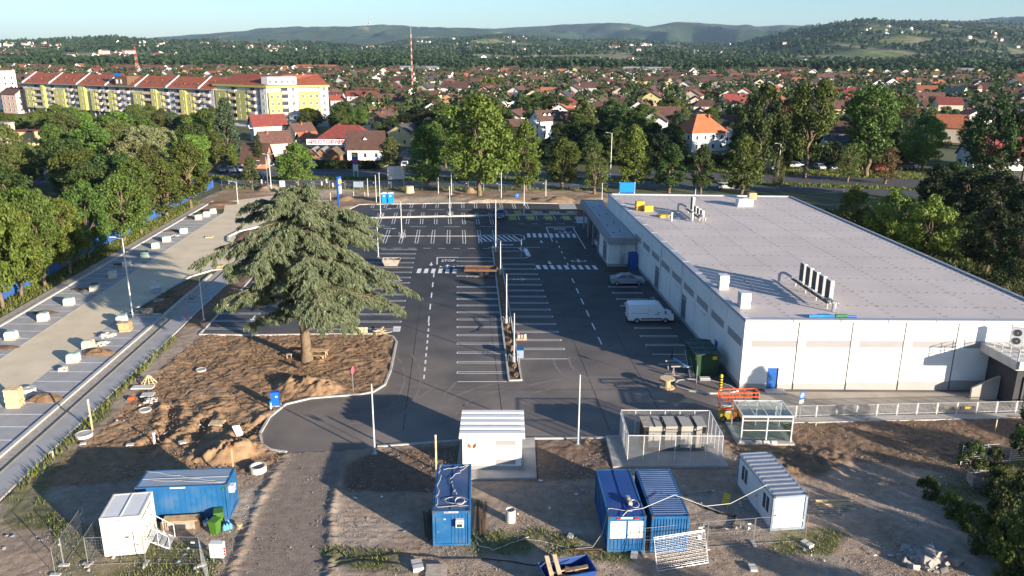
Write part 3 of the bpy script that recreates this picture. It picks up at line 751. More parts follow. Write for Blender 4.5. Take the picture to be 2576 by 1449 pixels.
# ------------------------------------------------------------------ trees
def leaves(rng, C, sig, per, size, flat=0.55, droop=0.0, elong=1.0):
 """leaf-sized quads scattered round clump centres; C (n,3), sig (n,) clump radius"""
 n = len(C) * per
 c = np.repeat(C, per, axis=0); s = np.repeat(sig, per)
 d = rng.normal(size=(n, 3)); d /= np.linalg.norm(d, axis=1)[:, None]
 r = rng.uniform(0.35, 1.0, n) ** 0.6
 p = c + d * (s * r)[:, None] * np.array([1, 1, 0.75])
 nrm = d * 0.7 + rng.normal(size=(n, 3)) * 0.6 + np.array([0, 0, flat]); nrm /= np.linalg.norm(nrm, axis=1)[:, None]
 a = rng.normal(size=(n, 3)); a[:, 2] -= droop
 u = np.cross(nrm, a); u /= np.linalg.norm(u, axis=1)[:, None] + 1e-9
 v = np.cross(nrm, u)
 L = size * rng.uniform(0.6, 1.35, n)[:, None]
 if elong != 1.0: u, v = v, u
 V = np.stack([p - u * L * .5 * elong, p - v * L * .36 + nrm * L * .08, p + u * L * .5 * elong, p + v * L * .36 + nrm * L * .08], 1).reshape(-1, 3)
 return V
def quads(V): return np.arange(len(V)).reshape(-1, 4)
def limb(mb, a, b, r0, r1, rng, k=3, n=6):
 P = [Vector(a)]; a = Vector(a); b = Vector(b)
 for i in range(1, k + 1):
  t = i / k
  P.append(a.lerp(b, t) + (Vector(rng.normal(size=3)) * (b - a).length * 0.035 if i < k else Vector()))
 for i in range(k):
  mb.tube(P[i], P[i + 1], r0 + (r1 - r0) * i / k, n, r0 + (r1 - r0) * (i + 1) / k, cap=(i in (0, k - 1)))
TREE = {}
def make_tree(key, seed, H, R, zb, ncl, per, leaf, shape='round', csz=1.1, droop=0.0, flat=0.55, lean=0.0, fork=True):
 rng = np.random.default_rng(seed)
 C = []
 while len(C) < ncl:
  t = rng.uniform(0, 1); th = rng.uniform(0, 2 * math.pi)
  if shape == 'round': prof = math.sin(math.pi * min(1, t * 0.92 + 0.10)) ** 0.55
  elif shape == 'poplar': prof = (math.sin(math.pi * min(1, t * 0.9 + 0.12)) ** 0.5) * (1 - 0.35 * t)
  elif shape == 'cone': prof = (1 - t) ** 0.8 * 0.95 + 0.06
  elif shape == 'vase': prof = 0.45 + 0.75 * t if t < 0.75 else 1.0 * (1 - (t - .75) * 2.4)
  else: prof = 1.0
  lob = 1 + 0.22 * math.sin(3 * th + seed) * math.sin(5 * t + seed * .7) + 0.12 * math.sin(5 * th + 2 * seed + 4 * t)
  r = R * prof * lob * rng.uniform(0.35, 1.0) ** 0.45
  z = zb + (H - zb) * t
  C.append((r * math.cos(th) + lean * t, r * math.sin(th), z - csz * 0.4))
 C = np.array(C)
 sig = csz * rng.uniform(0.6, 1.25, ncl)
 V = leaves(rng, C, sig, int(per * 1.75), leaf * .74, flat, droop)
 cr = fastmesh('crown', V, quads(V), MT['leaf'])
 mb = MB(); tr = H * 0.018 + 0.06
 top = Vector((lean * .6, 0, zb + (H - zb) * (0.75 if shape in ('cone', 'poplar') else 0.5)))
 limb(mb, (0, 0, -0.25), (0.1 * rng.normal(), 0.1 * rng.normal(), zb * 0.8), tr * 1.25, tr * .9, rng, 3, 8)
 limb(mb, (0, 0, zb * 0.75), top, tr * .9, tr * .25, rng, 4, 7)
 idx = rng.choice(ncl, min(ncl, 14 if fork else 7), replace=False)
 for i in idx:
  z0 = min(C[i][2] - 0.6, zb * 0.7 + (C[i][2] - zb * .7) * 0.35); z0 = max(zb * 0.6, z0)
  limb(mb, (lean * .3 * (z0 / H), 0, z0), C[i], tr * .42, 0.03, rng, 3, 5)
 tk = mb.mesh('trunk', MT['bark'], smooth=True)
 TREE[key] = (tk, cr, H, R)
make_tree('broad_a', 1, 12.0, 4.3, 3.0, 95, 62, 0.52)
make_tree('broad_b', 2, 12.0, 4.6, 2.6, 105, 58, 0.55, lean=0.6)
make_tree('broad_c', 3, 12.0, 3.9, 3.4, 85, 62, 0.50, shape='vase')
make_tree('broad_d', 4, 12.0, 4.4, 2.2, 115, 56, 0.5)
make_tree('oval_a', 5, 12.0, 3.3, 2.2, 85, 60, 0.48, shape='poplar')
make_tree('oval_b', 6, 12.0, 3.0, 2.6, 75, 58, 0.5, shape='poplar', csz=1.0)
make_tree('airy', 7, 12.0, 3.0, 2.6, 60, 40, 0.42, shape='poplar', csz=1.0)
make_tree('slim', 8, 12.0, 1.5, 0.5, 55, 60, 0.40, shape='poplar', csz=0.75, fork=False)
make_tree('willow', 9, 12.0, 4.0, 2.2, 90, 60, 0.6, droop=3.0, flat=-0.1)
make_tree('pine', 10, 12.0, 3.2, 1.4, 95, 58, 0.5, shape='cone', csz=0.9, flat=0.8)
make_tree('bush', 11, 4.0, 2.5, 0.25, 60, 60, 0.33, csz=0.7)
make_tree('bush_low', 12, 2.4, 1.9, 0.1, 42, 60, 0.26, csz=0.55)
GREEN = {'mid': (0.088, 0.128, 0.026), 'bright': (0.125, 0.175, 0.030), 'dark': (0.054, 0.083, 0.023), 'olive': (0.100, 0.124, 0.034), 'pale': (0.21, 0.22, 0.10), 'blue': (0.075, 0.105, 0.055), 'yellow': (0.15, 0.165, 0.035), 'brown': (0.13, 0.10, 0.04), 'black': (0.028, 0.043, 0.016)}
NAMES = {'broad': 'broadleaf_tree', 'oval': 'street_tree', 'airy': 'street_tree', 'slim': 'cypress_tree', 'willow': 'willow_tree', 'pine': 'pine_tree', 'bush': 'shrub'}
def tree(kind, loc, h, label, tone='mid', wf=1.0, group=None, rz=None, cat=None):
 tk, cr, H, R = TREE[kind]
 s = h / H
 base = NAMES[kind.split('_')[0]]
 r = thing(base, label, cat or ('shrub' if base == 'shrub' else 'tree'), loc, rnd.uniform(0, 6.28) if rz is None else rz, group, (s * wf, s * wf, s))
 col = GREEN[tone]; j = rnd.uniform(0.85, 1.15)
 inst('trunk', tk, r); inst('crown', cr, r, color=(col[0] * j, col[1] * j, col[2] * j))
 return r
def ptree(kind, bx, by, ty, wpx, label, tone='mid', group=None):
 p, h = HT(bx, by, ty)
 tk, cr, H, R = TREE[kind]
 dep = PX((p.x, p.y, h / 2))[2]
 wf = (wpx * dep / FPX) / (2 * R * h / H * 1.12)
 return tree(kind, (p.x, p.y, -0.05), h, label, tone, max(0.55, min(1.8, wf)), group)
ORD = ['first', 'second', 'third', 'fourth', 'fifth', 'sixth', 'seventh', 'eighth', 'ninth', 'tenth', 'eleventh', 'twelfth', 'thirteenth', 'fourteenth', 'fifteenth', 'sixteenth', 'seventeenth', 'eighteenth', 'nineteenth', 'twentieth']
def ordinal(i):
 if i < 20: return ORD[i]
 tens = ['', '', 'twenty', 'thirty', 'forty', 'fifty', 'sixty', 'seventy', 'eighty', 'ninety'][(i + 1) // 10 % 10]
 o = (i + 1) % 10
 if i >= 100: return 'one hundred and ' + ordinal(i - 100)
 if i == 99: return 'hundredth'
 return (tens + '-' + ORD[o - 1] if o and tens else (tens[:-1] + 'ieth' if tens else ORD[(i + 1) % 10 - 1]))
# ---- the big cedar in the middle of the earth island
def cedar():
 rng = np.random.default_rng(77)
 base = Vector((-21.2, 77.6, 0)); H = 18.6
 root = thing('cedar_tree', 'huge blue-green cedar with drooping layered branches on the bare earth island', 'tree', base)
 tb = MB()
 pts = [(0, 0, -0.3), (0.02, 0, 1.2), (-.05, .03, 3.5), (0.05, .1, 7), (0.1, .15, 11), (0.2, .15, 15), (0.5, .2, H - .3)]
 rad = [0.72, 0.54, 0.47, 0.4, 0.3, 0.18, 0.04]
 for i in range(len(pts) - 1): tb.tube(pts[i], pts[i + 1], rad[i], 10, rad[i + 1], cap=False)
 tb.build('trunk', MT['bark'], root, smooth=True)
 bb = MB(); V = []
 def sprays(P, d, n, spread, ln):
  """needle sprays along a twig: they fan out sideways and hang at the tips"""
  t = rng.uniform(0.12, 1.0, n)
  p = P[0] + (P[1] - P[0]) * t[:, None] + rng.normal(size=(n, 3)) * np.array([spread, spread, spread * .35])
  side = np.cross(d, [0, 0, 1.0]); side /= np.linalg.norm(side) + 1e-9
  sg = rng.choice([-1, 1], n)
  u = d * rng.uniform(.2, 1.0, n)[:, None] + side * (sg * rng.uniform(.2, 1.0, n))[:, None] + np.array([0, 0, -1]) * rng.uniform(0.05, 0.95, n)[:, None]
  u /= np.linalg.norm(u, axis=1)[:, None]
  w = np.cross(u, rng.normal(size=(n, 3)) * .5 + np.array([0, 0, 1.0])); w /= np.linalg.norm(w, axis=1)[:, None] + 1e-9
  L = ln * rng.uniform(.55, 1.4, n)[:, None]; W = L * rng.uniform(.09, .2, n)[:, None]
  V.append(np.stack([p - w * W, p + w * W, p + u * L + w * W * .25 - [0, 0, .08], p + u * L - w * W * .25 - [0, 0, .08]], 1).reshape(-1, 3))
 nb = 82
 for i in range(nb):
  z = 4.8 + (H - 5.2) * (i / (nb - 1)) ** 0.95
  th = i * 2.399 + rng.normal() * .3
  prof = np.interp(z, [4.6, 6, 8, 10, 12, 14, 16, 17.3, H], [7.0, 9.6, 12.4, 12.8, 12.0, 10.6, 8.2, 5.0, 1.8])
  Lb = prof * rng.uniform(.46, 1.08) * (0.84 + 0.22 * math.sin(th * 2 + z * .9))
  cx = math.cos(th); Lb *= np.interp(z, [5, 7.5, 9.5, 11.5, 14], [.60, .68, .80, .92, .9]) if cx < -.2 else np.interp(z, [5, 6.5, 9, 11, 14], [.82, .90, .97, .96, .95]) if cx > .2 else 1.0
  f = (z - 4) / (H - 4)
  rise = rng.uniform(0.0, 0.16)
  d0 = np.array([math.cos(th), math.sin(th), 0])
  N = 8; P = [np.array([0.0, 0, z])]
  dr = rng.uniform(.18, .36) if z > 6 else rng.uniform(.18, .26)
  for k in range(1, N + 1):
   t = k / N
   P.append(np.array([0, 0, z]) + d0 * Lb * t + np.array([0, 0, Lb * (rise * t - dr * t ** 2.6)]) + rng.normal(size=3) * .12)
  for k in range(N): bb.tube(P[k], P[k + 1], 0.16 * (1 - f * .6) * (1 - k / N) + .02, 5, 0.16 * (1 - f * .6) * (1 - (k + 1) / N) + .02, cap=False)
  for k in range(2, N + 1):
   seg = P[k] - P[k - 1]; t = k / N
   d = seg / np.linalg.norm(seg)
   sprays((P[k - 1], P[k]), d, int(34 + 44 * t), 0.16, 0.32)
   side = np.cross(d, [0, 0, 1.0]); side /= np.linalg.norm(side)
   for s_ in (-1, 1):
    for rep in range(3):
     if rng.random() < .2: continue
     tl = (Lb * .24 * math.sin(math.pi * min(1, t * .8 + .1)) + .35) * rng.uniform(.45, 1.15)
     dd = d * rng.uniform(.5, 1.1) + side * s_ * rng.uniform(.5, 1.1); dd[2] -= rng.uniform(.05, .3); dd /= np.linalg.norm(dd)
     a = P[k - 1] + seg * rng.uniform(0, 1); b = a + dd * tl + np.array([0, 0, -tl * .2])
     bb.tube(a, b, .03, 4, .01, cap=False)
     sprays((a, b), dd, int(10 + 56 * tl), .10, .27)
 bb.build('limbs', MT['bark'], root)
 V = np.concatenate(V)
 me = fastmesh('crown', V, quads(V), MT['needle'])
 inst('crown', me, root, color=(0.125, 0.142, 0.075))
 return len(V) // 4
NCED = cedar()
# ---- trees that can be picked out one by one
g1 = 'trees along the blue fence'
for i, (x, y, t, w, k, tone) in enumerate(((-50, 812, 470, 150, 'broad_b', 'mid'), (8, 778, 455, 120, 'broad_a', 'bright'), (57, 748, 520, 140, 'broad_d', 'bright'), (116, 722, 478, 115, 'broad_c', 'mid'), (178, 690, 500, 115, 'broad_a', 'bright'), (226, 653, 455, 120, 'broad_b', 'mid'), (315, 609, 432, 135, 'broad_d', 'mid'), (357, 588, 400, 110, 'broad_c', 'mid'), (420, 546, 395, 105, 'oval_a', 'mid'), (481, 524, 352, 115, 'broad_a', 'mid'))):
 ptree(k, x, y, t, w, '%s bare-trunked tree beside the blue fence, %s from the front' % ({'mid': 'green', 'bright': 'light green'}[tone], ORD[i]), tone, g1)
g2 = 'trees along the main road'
RT = [('oval_a', 633, 472, 392, 46, 'olive', 'slim sparse young tree beside the road, left of the round-crowned tree'), ('broad_d', 749, 467, 358, 95, 'bright', 'round full light green tree at the roadside before the restaurant'),
      ('slim', 586, 428, 362, 32, 'yellow', 'pointed yellow-green cypress behind the row of silver parked cars'), ('oval_b', 985, 436, 345, 62, 'olive', 'loose dark tree behind the blank white billboard'),
      ('oval_a', 1072, 476, 308, 98, 'mid', 'tall oval tree right of the blank white billboard'), ('broad_a', 1206, 497, 240, 190, 'bright', 'very large spreading tree, the biggest along the main road'),
      ('oval_a', 1322, 484, 300, 88, 'bright', 'light green tree with loose oval crown, next right of the biggest road tree'), ('oval_b', 1413, 479, 345, 90, 'mid', 'dense oval tree at the road between the loose one and the airy brown-trunked one'),
      ('airy', 1495, 489, 352, 76, 'olive', 'airy thin-leaved tree with red-brown trunk by the road'), ('oval_a', 1592, 478, 312, 95, 'bright', 'pale green tree rising behind the blue sign board'),
      ('oval_b', 1684, 485, 362, 92, 'dark', 'dark rounded tree behind the far edge of the store roof'), ('oval_b', 1762, 489, 362, 66, 'dark', 'narrow dark tree left of the broad one behind the store roof'),
      ('oval_a', 1864, 489, 335, 108, 'mid', 'broad leaning tree at the road behind the far right corner of the store'), ('airy', 1955, 478, 385, 34, 'olive', 'young thin tree beside the white lamp post on the verge'),
      ('broad_c', 2025, 447, 200, 140, 'mid', 'tall poplar-like tree with long bare trunk on the grass, left of the pair'), ('broad_c', 2180, 443, 215, 160, 'mid', 'tall dark-trunked tree on the grass, right of the pair'),
      ('airy', 2132, 458, 355, 62, 'olive', 'small airy tree between the two tall trunks on the grass'), ('airy', 2226, 462, 362, 78, 'brown', 'small brownish tree beside the red car on the grass'),
      ('broad_b', 1905, 445, 208, 130, 'dark', 'tall dark tree with mixed crown behind the white minibus'), ('broad_d', 2318, 428, 288, 110, 'bright', 'bright green tree overhanging the white estate car'),
      ('broad_b', 2478, 446, 250, 140, 'dark', 'dark spreading tree before the red-roofed house on the right'), ('broad_a', 2572, 452, 262, 120, 'dark', 'dark tree cut by the right edge above the red-roofed house'),
      ('pine', 576, 400, 246, 84, 'blue', 'tall grey-green conifer in front of the apartment block end'), ('pine', 468, 360, 288, 80, 'olive', 'brownish pine in front of the apartment block'), ('pine', 545, 412, 330, 90, 'olive', 'short dark brownish conifer below the tall grey-green one'), ('willow', 1466, 352, 252, 74, 'olive', 'weeping tree beside the white house with three dormers'),
      ('broad_b', 1120, 352, 258, 120, 'mid', 'dense green tree left behind the biggest road tree'), ('broad_d', 1180, 372, 262, 150, 'dark', 'dark shaded tree standing behind the biggest road tree'), ('broad_a', 1055, 356, 268, 120, 'black', 'nearly black shaded tree right of the red restaurant roof'), ('broad_d', 780, 325, 270, 72, 'mid', 'round tree before the bright end wall of the yellow block'), ('broad_b', 868, 330, 255, 90, 'mid', 'green tree behind the red restaurant roof'), ('broad_a', 690, 318, 268, 54, 'dark', 'small tree at the corner of the yellow block'),
      ('willow', 1228, 247, 192, 44, 'yellow', 'pale weeping willow among the far houses near the brown-roofed white hall'), ('slim', 1575, 388, 326, 46, 'mid', 'narrow clipped evergreen left of the orange-roofed house'), ('broad_a', 1615, 352, 262, 90, 'mid', 'tree behind the silver greenhouse tunnels'), ('broad_b', 1545, 340, 250, 100, 'dark', 'dark tree left behind the silver greenhouse tunnels'), ('broad_d', 1690, 322, 245, 90, 'olive', 'olive-green tree behind the orange hip roof'), ('broad_c', 1395, 312, 238, 90, 'dark', 'dark tree behind the white house with dormers'), ('broad_a', 1350, 295, 232, 90, 'mid', 'green tree to the left behind the white house with dormers'), ('bush', 1382, 372, 345, 44, 'dark', 'clipped round shrub before the white house with dormers'), ('slim', 652, 422, 340, 30, 'dark', 'dark narrow conifer at the brown wooden hut'), ('broad_a', 2265, 330, 240, 90, 'mid', 'tree behind the beige house on the right'), ('willow', 2230, 300, 250, 50, 'pale', 'silvery willow by the right-hand far houses')]
for k, x, y, t, w, tone, lab in RT: ptree(k, x, y, t, w, lab, tone, g2)
g3 = 'trees and bushes beyond the store'
for k, x, y, t, w, tone, lab in (('bush', 2146, 572, 462, 80, 'mid', 'upright leafy bush just right of the store roof, farthest of the bushes'), ('bush', 2235, 598, 475, 120, 'bright', 'sunlit bright bush right of the store roof, second from the road'), ('bush', 2335, 625, 492, 150, 'bright', 'largest sunlit bush right of the store roof'), ('bush', 2432, 655, 535, 76, 'mid', 'leafy bush against the dark wood, nearest to the store corner'),
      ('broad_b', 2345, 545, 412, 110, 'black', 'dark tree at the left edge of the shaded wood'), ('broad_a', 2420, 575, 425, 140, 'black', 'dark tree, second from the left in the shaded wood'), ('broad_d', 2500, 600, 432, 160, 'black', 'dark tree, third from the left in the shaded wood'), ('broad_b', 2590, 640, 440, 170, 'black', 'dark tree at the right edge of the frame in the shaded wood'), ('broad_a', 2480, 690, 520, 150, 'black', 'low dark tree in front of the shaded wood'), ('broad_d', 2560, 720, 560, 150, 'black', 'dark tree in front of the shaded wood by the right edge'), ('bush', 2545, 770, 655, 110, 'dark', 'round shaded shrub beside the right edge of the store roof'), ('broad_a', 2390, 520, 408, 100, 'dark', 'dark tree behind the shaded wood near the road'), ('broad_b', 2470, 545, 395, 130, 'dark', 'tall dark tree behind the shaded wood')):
 ptree(k, x, y, t, w, lab, tone, g3)
g4 = 'shrubs at the lower right'
for k, x, y, t, w, tone, lab in (('oval_b', 2580, 1175, 965, 90, 'dark', 'leafy sapling at the right edge beside the white railing'), ('bush_low', 2440, 1172, 1105, 70, 'dark', 'small shrub in front of the white bars lying by the railing'), ('bush_low', 2500, 1170, 1120, 60, 'dark', 'small shrub right of the one before the white bars'), ('bush', 2545, 1345, 1185, 120, 'dark', 'big leafy bush by the right edge below the wooden crate'), ('bush', 2590, 1465, 1240, 150, 'mid', 'leafy bush in the lower right corner'), ('bush_low', 2390, 1295, 1235, 60, 'mid', 'low weed clump left of the wooden crate'), ('bush_low', 2440, 1330, 1265, 50, 'mid', 'low bright weed clump below the wooden crate'), ('bush_low', 2475, 1395, 1320, 60, 'olive', 'yellowish weed clump right of the concrete rubble'), ('bush_low', 2510, 1245, 1175, 90, 'olive', 'reddish low scrub behind the wooden crate'), ('bush_low', 2335, 1250, 1195, 50, 'dark', 'dark weeds left of the wooden crate')):
 ptree(k, x, y, t, w, lab, tone, g4)
# trees that stand just outside the frame on the right; their shade falls into it
g5 = 'trees outside the frame'
for i, (x, y, h, k) in enumerate(((45.5, 31, 6.6, 'broad_a'), (52, 35.5, 7.2, 'broad_b'), (59, 40, 7.4, 'broad_c'), (66, 42.5, 8.0, 'broad_a'), (38.5, 24.5, 7.0, 'broad_d'), (33.5, 21, 7.4, 'broad_b'), (50, 27, 7.5, 'broad_d'), (23, 21.5, 5.4, 'broad_a'), (8, 20.5, 5.0, 'broad_b'), (-1, 26, 4.0, 'broad_c'), (42, 39, 4.6, 'broad_b'), (74, 52, 8, 'broad_d'), (57, 30, 8, 'broad_a'), (47, 44, 4.2, 'broad_d'))):
 tree(k, (x, y, -0.05), h, 'tree outside the frame to the right of the building site', 'mid', 1.0, g5)
# ---- the grove on the left, from the fence back to the apartment block
spots = []
rg = random.Random(5)
for iy in range(17):
 for ix in range(13):
  y = 108 + iy * 13.0 + rg.uniform(-4, 4); x = -70 - ix * 11.5 + rg.uniform(-4, 4) - (iy * 1.3)
  px, py, dd = PX((x, y, 0))
  if px < -90 or px > 560: continue
  if py < 292: continue
  if 60 < px < 215 and 520 < py < 580: continue          # the bus stands here
  if -20 < px < 110 and 370 < py < 430: continue           # the yellow walls stand here
  if px > 500 and py > 400: continue
  if px > 540 and py > 330: continue
  if y > 150 and 300 < px < 420 and py < 325: continue
  spots.append((x, y, px, py))
spots.sort(key=lambda s: -s[3])
for i, (x, y, px, py) in enumerate(spots):
 h = rg.uniform(9.5, 13.5)
 lim = 262 + 14 * math.sin(px * .03) + 10
 while PX((x, y, h))[1] < lim and h > 4.5: h -= 0.5
 k = rg.choice(['broad_a', 'broad_b', 'broad_c', 'broad_d', 'oval_a', 'willow' if rg.random() < .25 else 'broad_d', 'pine' if rg.random() < .3 else 'broad_a'])
 tone = rg.choice(['mid', 'mid', 'dark', 'bright', 'olive', 'blue'])
 if 330 < px < 470 and 400 < py < 520: tone = 'pale' if rg.random() < .75 else 'olive'
 if px < 130 and 430 < py < 560: tone = 'olive'
 row = 'front' if py > 520 else 'second' if py > 440 else 'third' if py > 380 else 'fourth' if py > 330 else 'rearmost'
 spots[i] = (x, y, px, py, h, k, tone, row)
cnt = {}
for x, y, px, py, h, k, tone, row in sorted(spots, key=lambda s: s[2]):
 c = cnt.get(row, 0); cnt[row] = c + 1
 nm = {'mid': 'green', 'dark': 'dark green', 'bright': 'light green', 'olive': 'olive green', 'blue': 'grey-green', 'pale': 'silvery pale'}[tone]
 tree(k, (x, y, -0.05), h, '%s tree, %s from the left in the %s line of the left-hand grove' % (nm, ordinal(c), row), tone, rg.uniform(.9, 1.15), 'trees of the left grove')
rg = random.Random(55)
gs = []
for i in range(900):
 x, y = rg.uniform(-24, 150), rg.uniform(217, 262); px, py, dd = PX((x, y, 0))
 if not 985 < px < 2330 or any(math.hypot(a - x, b - y) < 5.2 for a, b, c in gs): continue
 h = rg.uniform(5, 12.5); lo = 382 if 1690 < px < 1860 else 352 if 1300 < px < 1440 or 2060 < px < 2150 or 2250 < px else 285
 while PX((x, y, h))[1] < lo and h > 1.5: h -= .5
 if h > 2: gs.append((x, y, h))
gs.sort(key=lambda q: PX((q[0], q[1], 0))[0])
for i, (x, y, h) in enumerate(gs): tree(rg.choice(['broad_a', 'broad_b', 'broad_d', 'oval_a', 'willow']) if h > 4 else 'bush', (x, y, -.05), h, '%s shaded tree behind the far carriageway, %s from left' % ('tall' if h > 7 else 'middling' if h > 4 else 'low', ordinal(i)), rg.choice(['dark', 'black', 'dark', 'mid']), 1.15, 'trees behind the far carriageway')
# ---- grass: blades nobody could count
def grass(name, polys, n, hmin, hmax, tone, seed, patchy=True, w=0.015):
 rng = np.random.default_rng(seed); V = []
 for poly in polys:
  P = np.array(poly); lo = P.min(0); hi = P.max(0)
  area = abs(sum(poly[i][0] * poly[i - 1][1] - poly[i - 1][0] * poly[i][1] for i in range(len(poly)))) / 2
  m = int(n * area)
  q = rng.uniform(lo, hi, (m * 3, 2)); ok = inpoly(q[:, 0], q[:, 1], poly)
  if patchy: ok &= fbm(q[:, 0] * .55, q[:, 1] * .55, 41, 3) + rng.normal(size=len(q)) * .04 > 0.47
  ok &= ~inpoly(q[:, 0], q[:, 1], LOT)
  q = q[ok][:m]; m = len(q)
  a = rng.uniform(0, 6.28, m); h = rng.uniform(hmin, hmax, m); ww = h * .16 + w
  b = np.c_[q, np.full(m, -0.03)]
  s = np.c_[np.cos(a), np.sin(a), np.zeros(m)] * ww[:, None]
  t = b + np.c_[rng.normal(size=(m, 2)) * h[:, None] * .35, h]
  V.append(np.stack([b - s, b + s, t], 1).reshape(-1, 3))
 V = np.concatenate(V)
 me = fastmesh(name, V, np.arange(len(V)).reshape(-1, 3), MT['grass_blade'])
 return tag(inst(name, me, color=tone), kind='stuff')
grass('grass', GRS, 34, 0.06, 0.3, (0.14, 0.155, 0.04), 3)
fg = [[(SL(-61.1, 70), 70), (SL(-61.1, 165), 165), (SL(-64.5, 165), 165), (SL(-64.0, 70), 70)], [(SL(-38.15, 52), 52), (SL(-38.15, 84), 84), (SL(-37.4, 84), 84), (SL(-37.0, 52), 52)]]
grass('grass', fg, 22, 0.2, 0.6, (0.14, 0.16, 0.04), 4, False)
grass('grass', [[(-66, 181), (22, 181), (22, 185.2), (-66, 185.2)], [(-110, 194.8), (42, 194.8), (42, 200), (-110, 200)], [(45, 194), (100, 183), (100, 187), (45, 199)]], 5, 0.25, 0.6, (0.12, 0.145, 0.03), 6, False, 0.12)
grass('grass', [[(50, 212), (105, 200), (118, 214), (60, 226)]], 3, 0.25, 0.5, (0.15, 0.20, 0.03), 9, False, 0.2)
def stones(name, n, fn, lo, hi, m, seed):
 rng = np.random.default_rng(seed); P = fn(rng, n); n = len(P); s = rng.uniform(lo, hi, n)[:, None] * rng.uniform(.4, 1, (n, 1))
 t = np.array([(1, 0, -.35), (-.5, .87, -.35), (-.5, -.87, -.35), (0, 0, .75)]); a = rng.uniform(0, 6.28, n); c, q = np.cos(a)[:, None], np.sin(a)[:, None]
 V = np.stack([P + np.c_[(t[k, 0] * c - t[k, 1] * q) * s * rng.uniform(.7, 1.3, (n, 1)), (t[k, 0] * q + t[k, 1] * c) * s, t[k, 2] * s * rng.uniform(.6, 1.2, (n, 1))] for k in range(4)], 1).reshape(-1, 3)
 F = np.concatenate([np.arange(n)[:, None] * 4 + np.array(f) for f in ((0, 1, 3), (1, 2, 3), (2, 0, 3))]); return tag(inst(name, fastmesh(name, V, F, m)), kind='stuff')
def sc1(rng, n):
 q = np.c_[rng.uniform(-31, 36, n), rng.uniform(40.5, 58, n)]; k = (fbm(q[:, 0] * .4, q[:, 1] * .4, 71, 3) + rng.normal(size=n) * .12 > .5) & ~inpoly(q[:, 0], q[:, 1], LOT); k &= ~(inpoly(q[:, 0], q[:, 1], ROADP) & (rng.random(n) > .15)); q = q[k]; return np.c_[q, np.full(len(q), .045)]
def sc2(rng, n):
 q = np.c_[rng.uniform(-39, 45, n), rng.uniform(46, 86, n)]; k = (inpoly(q[:, 0], q[:, 1], BROWN) | inpoly(q[:, 0], q[:, 1], BROWNR) | inpoly(q[:, 0], q[:, 1], MID)) & ~inpoly(q[:, 0], q[:, 1], LOT); q = q[k]; return np.c_[q, np.full(len(q), .08)]
stones('gravel', 42000, sc1, .025, .085, mat('gravel_stone', (.36, .31, .255), .95, .2, 3, island=.45), 5)
stones('earth_clods', 42000, sc2, .03, .12, mat('earth_clod', (.27, .178, .108), .95, .2, 3, island=.4), 6)
wd = [[(53, 76), (50, 137), (62, 160), (95, 150), (95, 76)]]
grass('undergrowth', wd, 6, 0.3, 0.9, (0.075, 0.085, 0.03), 8, False, 0.12)
# ------------------------------------------------------------------ the store
ST = thing('supermarket', 'long low white store with pale flat roof, grey stripes and lower glazed entrance wing', 'building', (21.8, 71.0, 0))
def stp(name, mb, mats, parent=None, smooth=False): return mb.build(name, mats, parent or ST, smooth=smooth)
LX = lambda y: -0.0772 * y                       # local x of the long left wall at local y
NRx, FRx, FRy, FLy = 31.1, 25.9, 65.9, 67.3
core = MB(); core.prism([(0.14, 0.14), (NRx - .1, 0.14), (FRx - .1, FRy - .15), (LX(FLy) + .14, FLy - .15)], -0.05, 6.78)
stp('backing_wall', core, MT['joint_dark'])
rf = MB(); rf.prism([(0.55, 0.5), (NRx - .3, 0.5), (FRx - .3, FRy - .4), (LX(FLy) + .55, FLy - .5)], 6.78, 6.9)
roof = stp('roof', rf, MT['membrane'])
# coping pieces round the roof
def coping(p, q, w, n, m='coping', name='coping'):
 p = Vector(p); q = Vector(q); d = (q - p); L_ = d.length; d.normalize(); nn = Vector((-d.y, d.x))
 for i in range(n):
  a = p + d * (L_ * i / n + (0.02 if i else 0)); b = p + d * (L_ * (i + 1) / n - 0.02)
  mb = MB(); mb.prism([a - nn * .06, b - nn * .06, b + nn * w, a + nn * w], 6.74, 7.04); stp(name, mb, MT[m])
coping((0, 0), (NRx, 0), .55, 7)
coping((LX(FLy), FLy), (0.0, 0.62), .55, 13)
coping((FRx, FRy), (LX(FLy), FLy), .5, 6, 'galv_pale')
coping((NRx, 0), (FRx, FRy), .35, 8, 'grey_metal')
for k in range(1, 13):
 mb = MB(); y = 0.6 + k * 5.13; mb.box(LX(y) + .02, y - .09, 7.045, LX(y) + .78, y + .09, 7.06); stp('coping_joint_cover', mb, MT['white_metal'])
# front: white panels parted by dark joints
fx = [0, 5.07, 10.1, 15.07, 20.0, 25.0, NRx]
pz = [0.55, 0.6, 0.72, 0.88, 1.0, 1.05]
for k in range(6):
 x0, x1 = fx[k] + (0.0 if k == 0 else .07), fx[k + 1] - .07
 p = MB()
 if k == 0:
  p.box(x0, 0, pz[k], 2.55, .16, 6.76); p.box(3.6, 0, pz[k], x1, .16, 6.76); p.box(2.55, 0, 2.18, 3.6, .16, 6.76)
 else: p.box(x0, 0, pz[k], x1, .16, 6.76)
 w = stp('wall_panel', p, MT['white_wall'])
 q = MB(); q.box(x0 + .75, -.006, 4.28, x1, -.001, 4.98); stp('grey_stripe', q, MT['stripe_grey'], w)
 q = MB()
 if k == 0: q.box(x0, -.02, -.02, 2.55, .16, pz[k]); q.box(3.6, -.02, -.02, x1, .16, pz[k])
 else: q.box(x0, -.02, -.02, x1, .16, pz[k])
 stp('plinth', q, MT['plinth_grey'])
dr = MB(); dr.box(2.6, .10, 0.0, 3.5, .139, 2.14); d_ = stp('door', dr, MT['blue_door'])
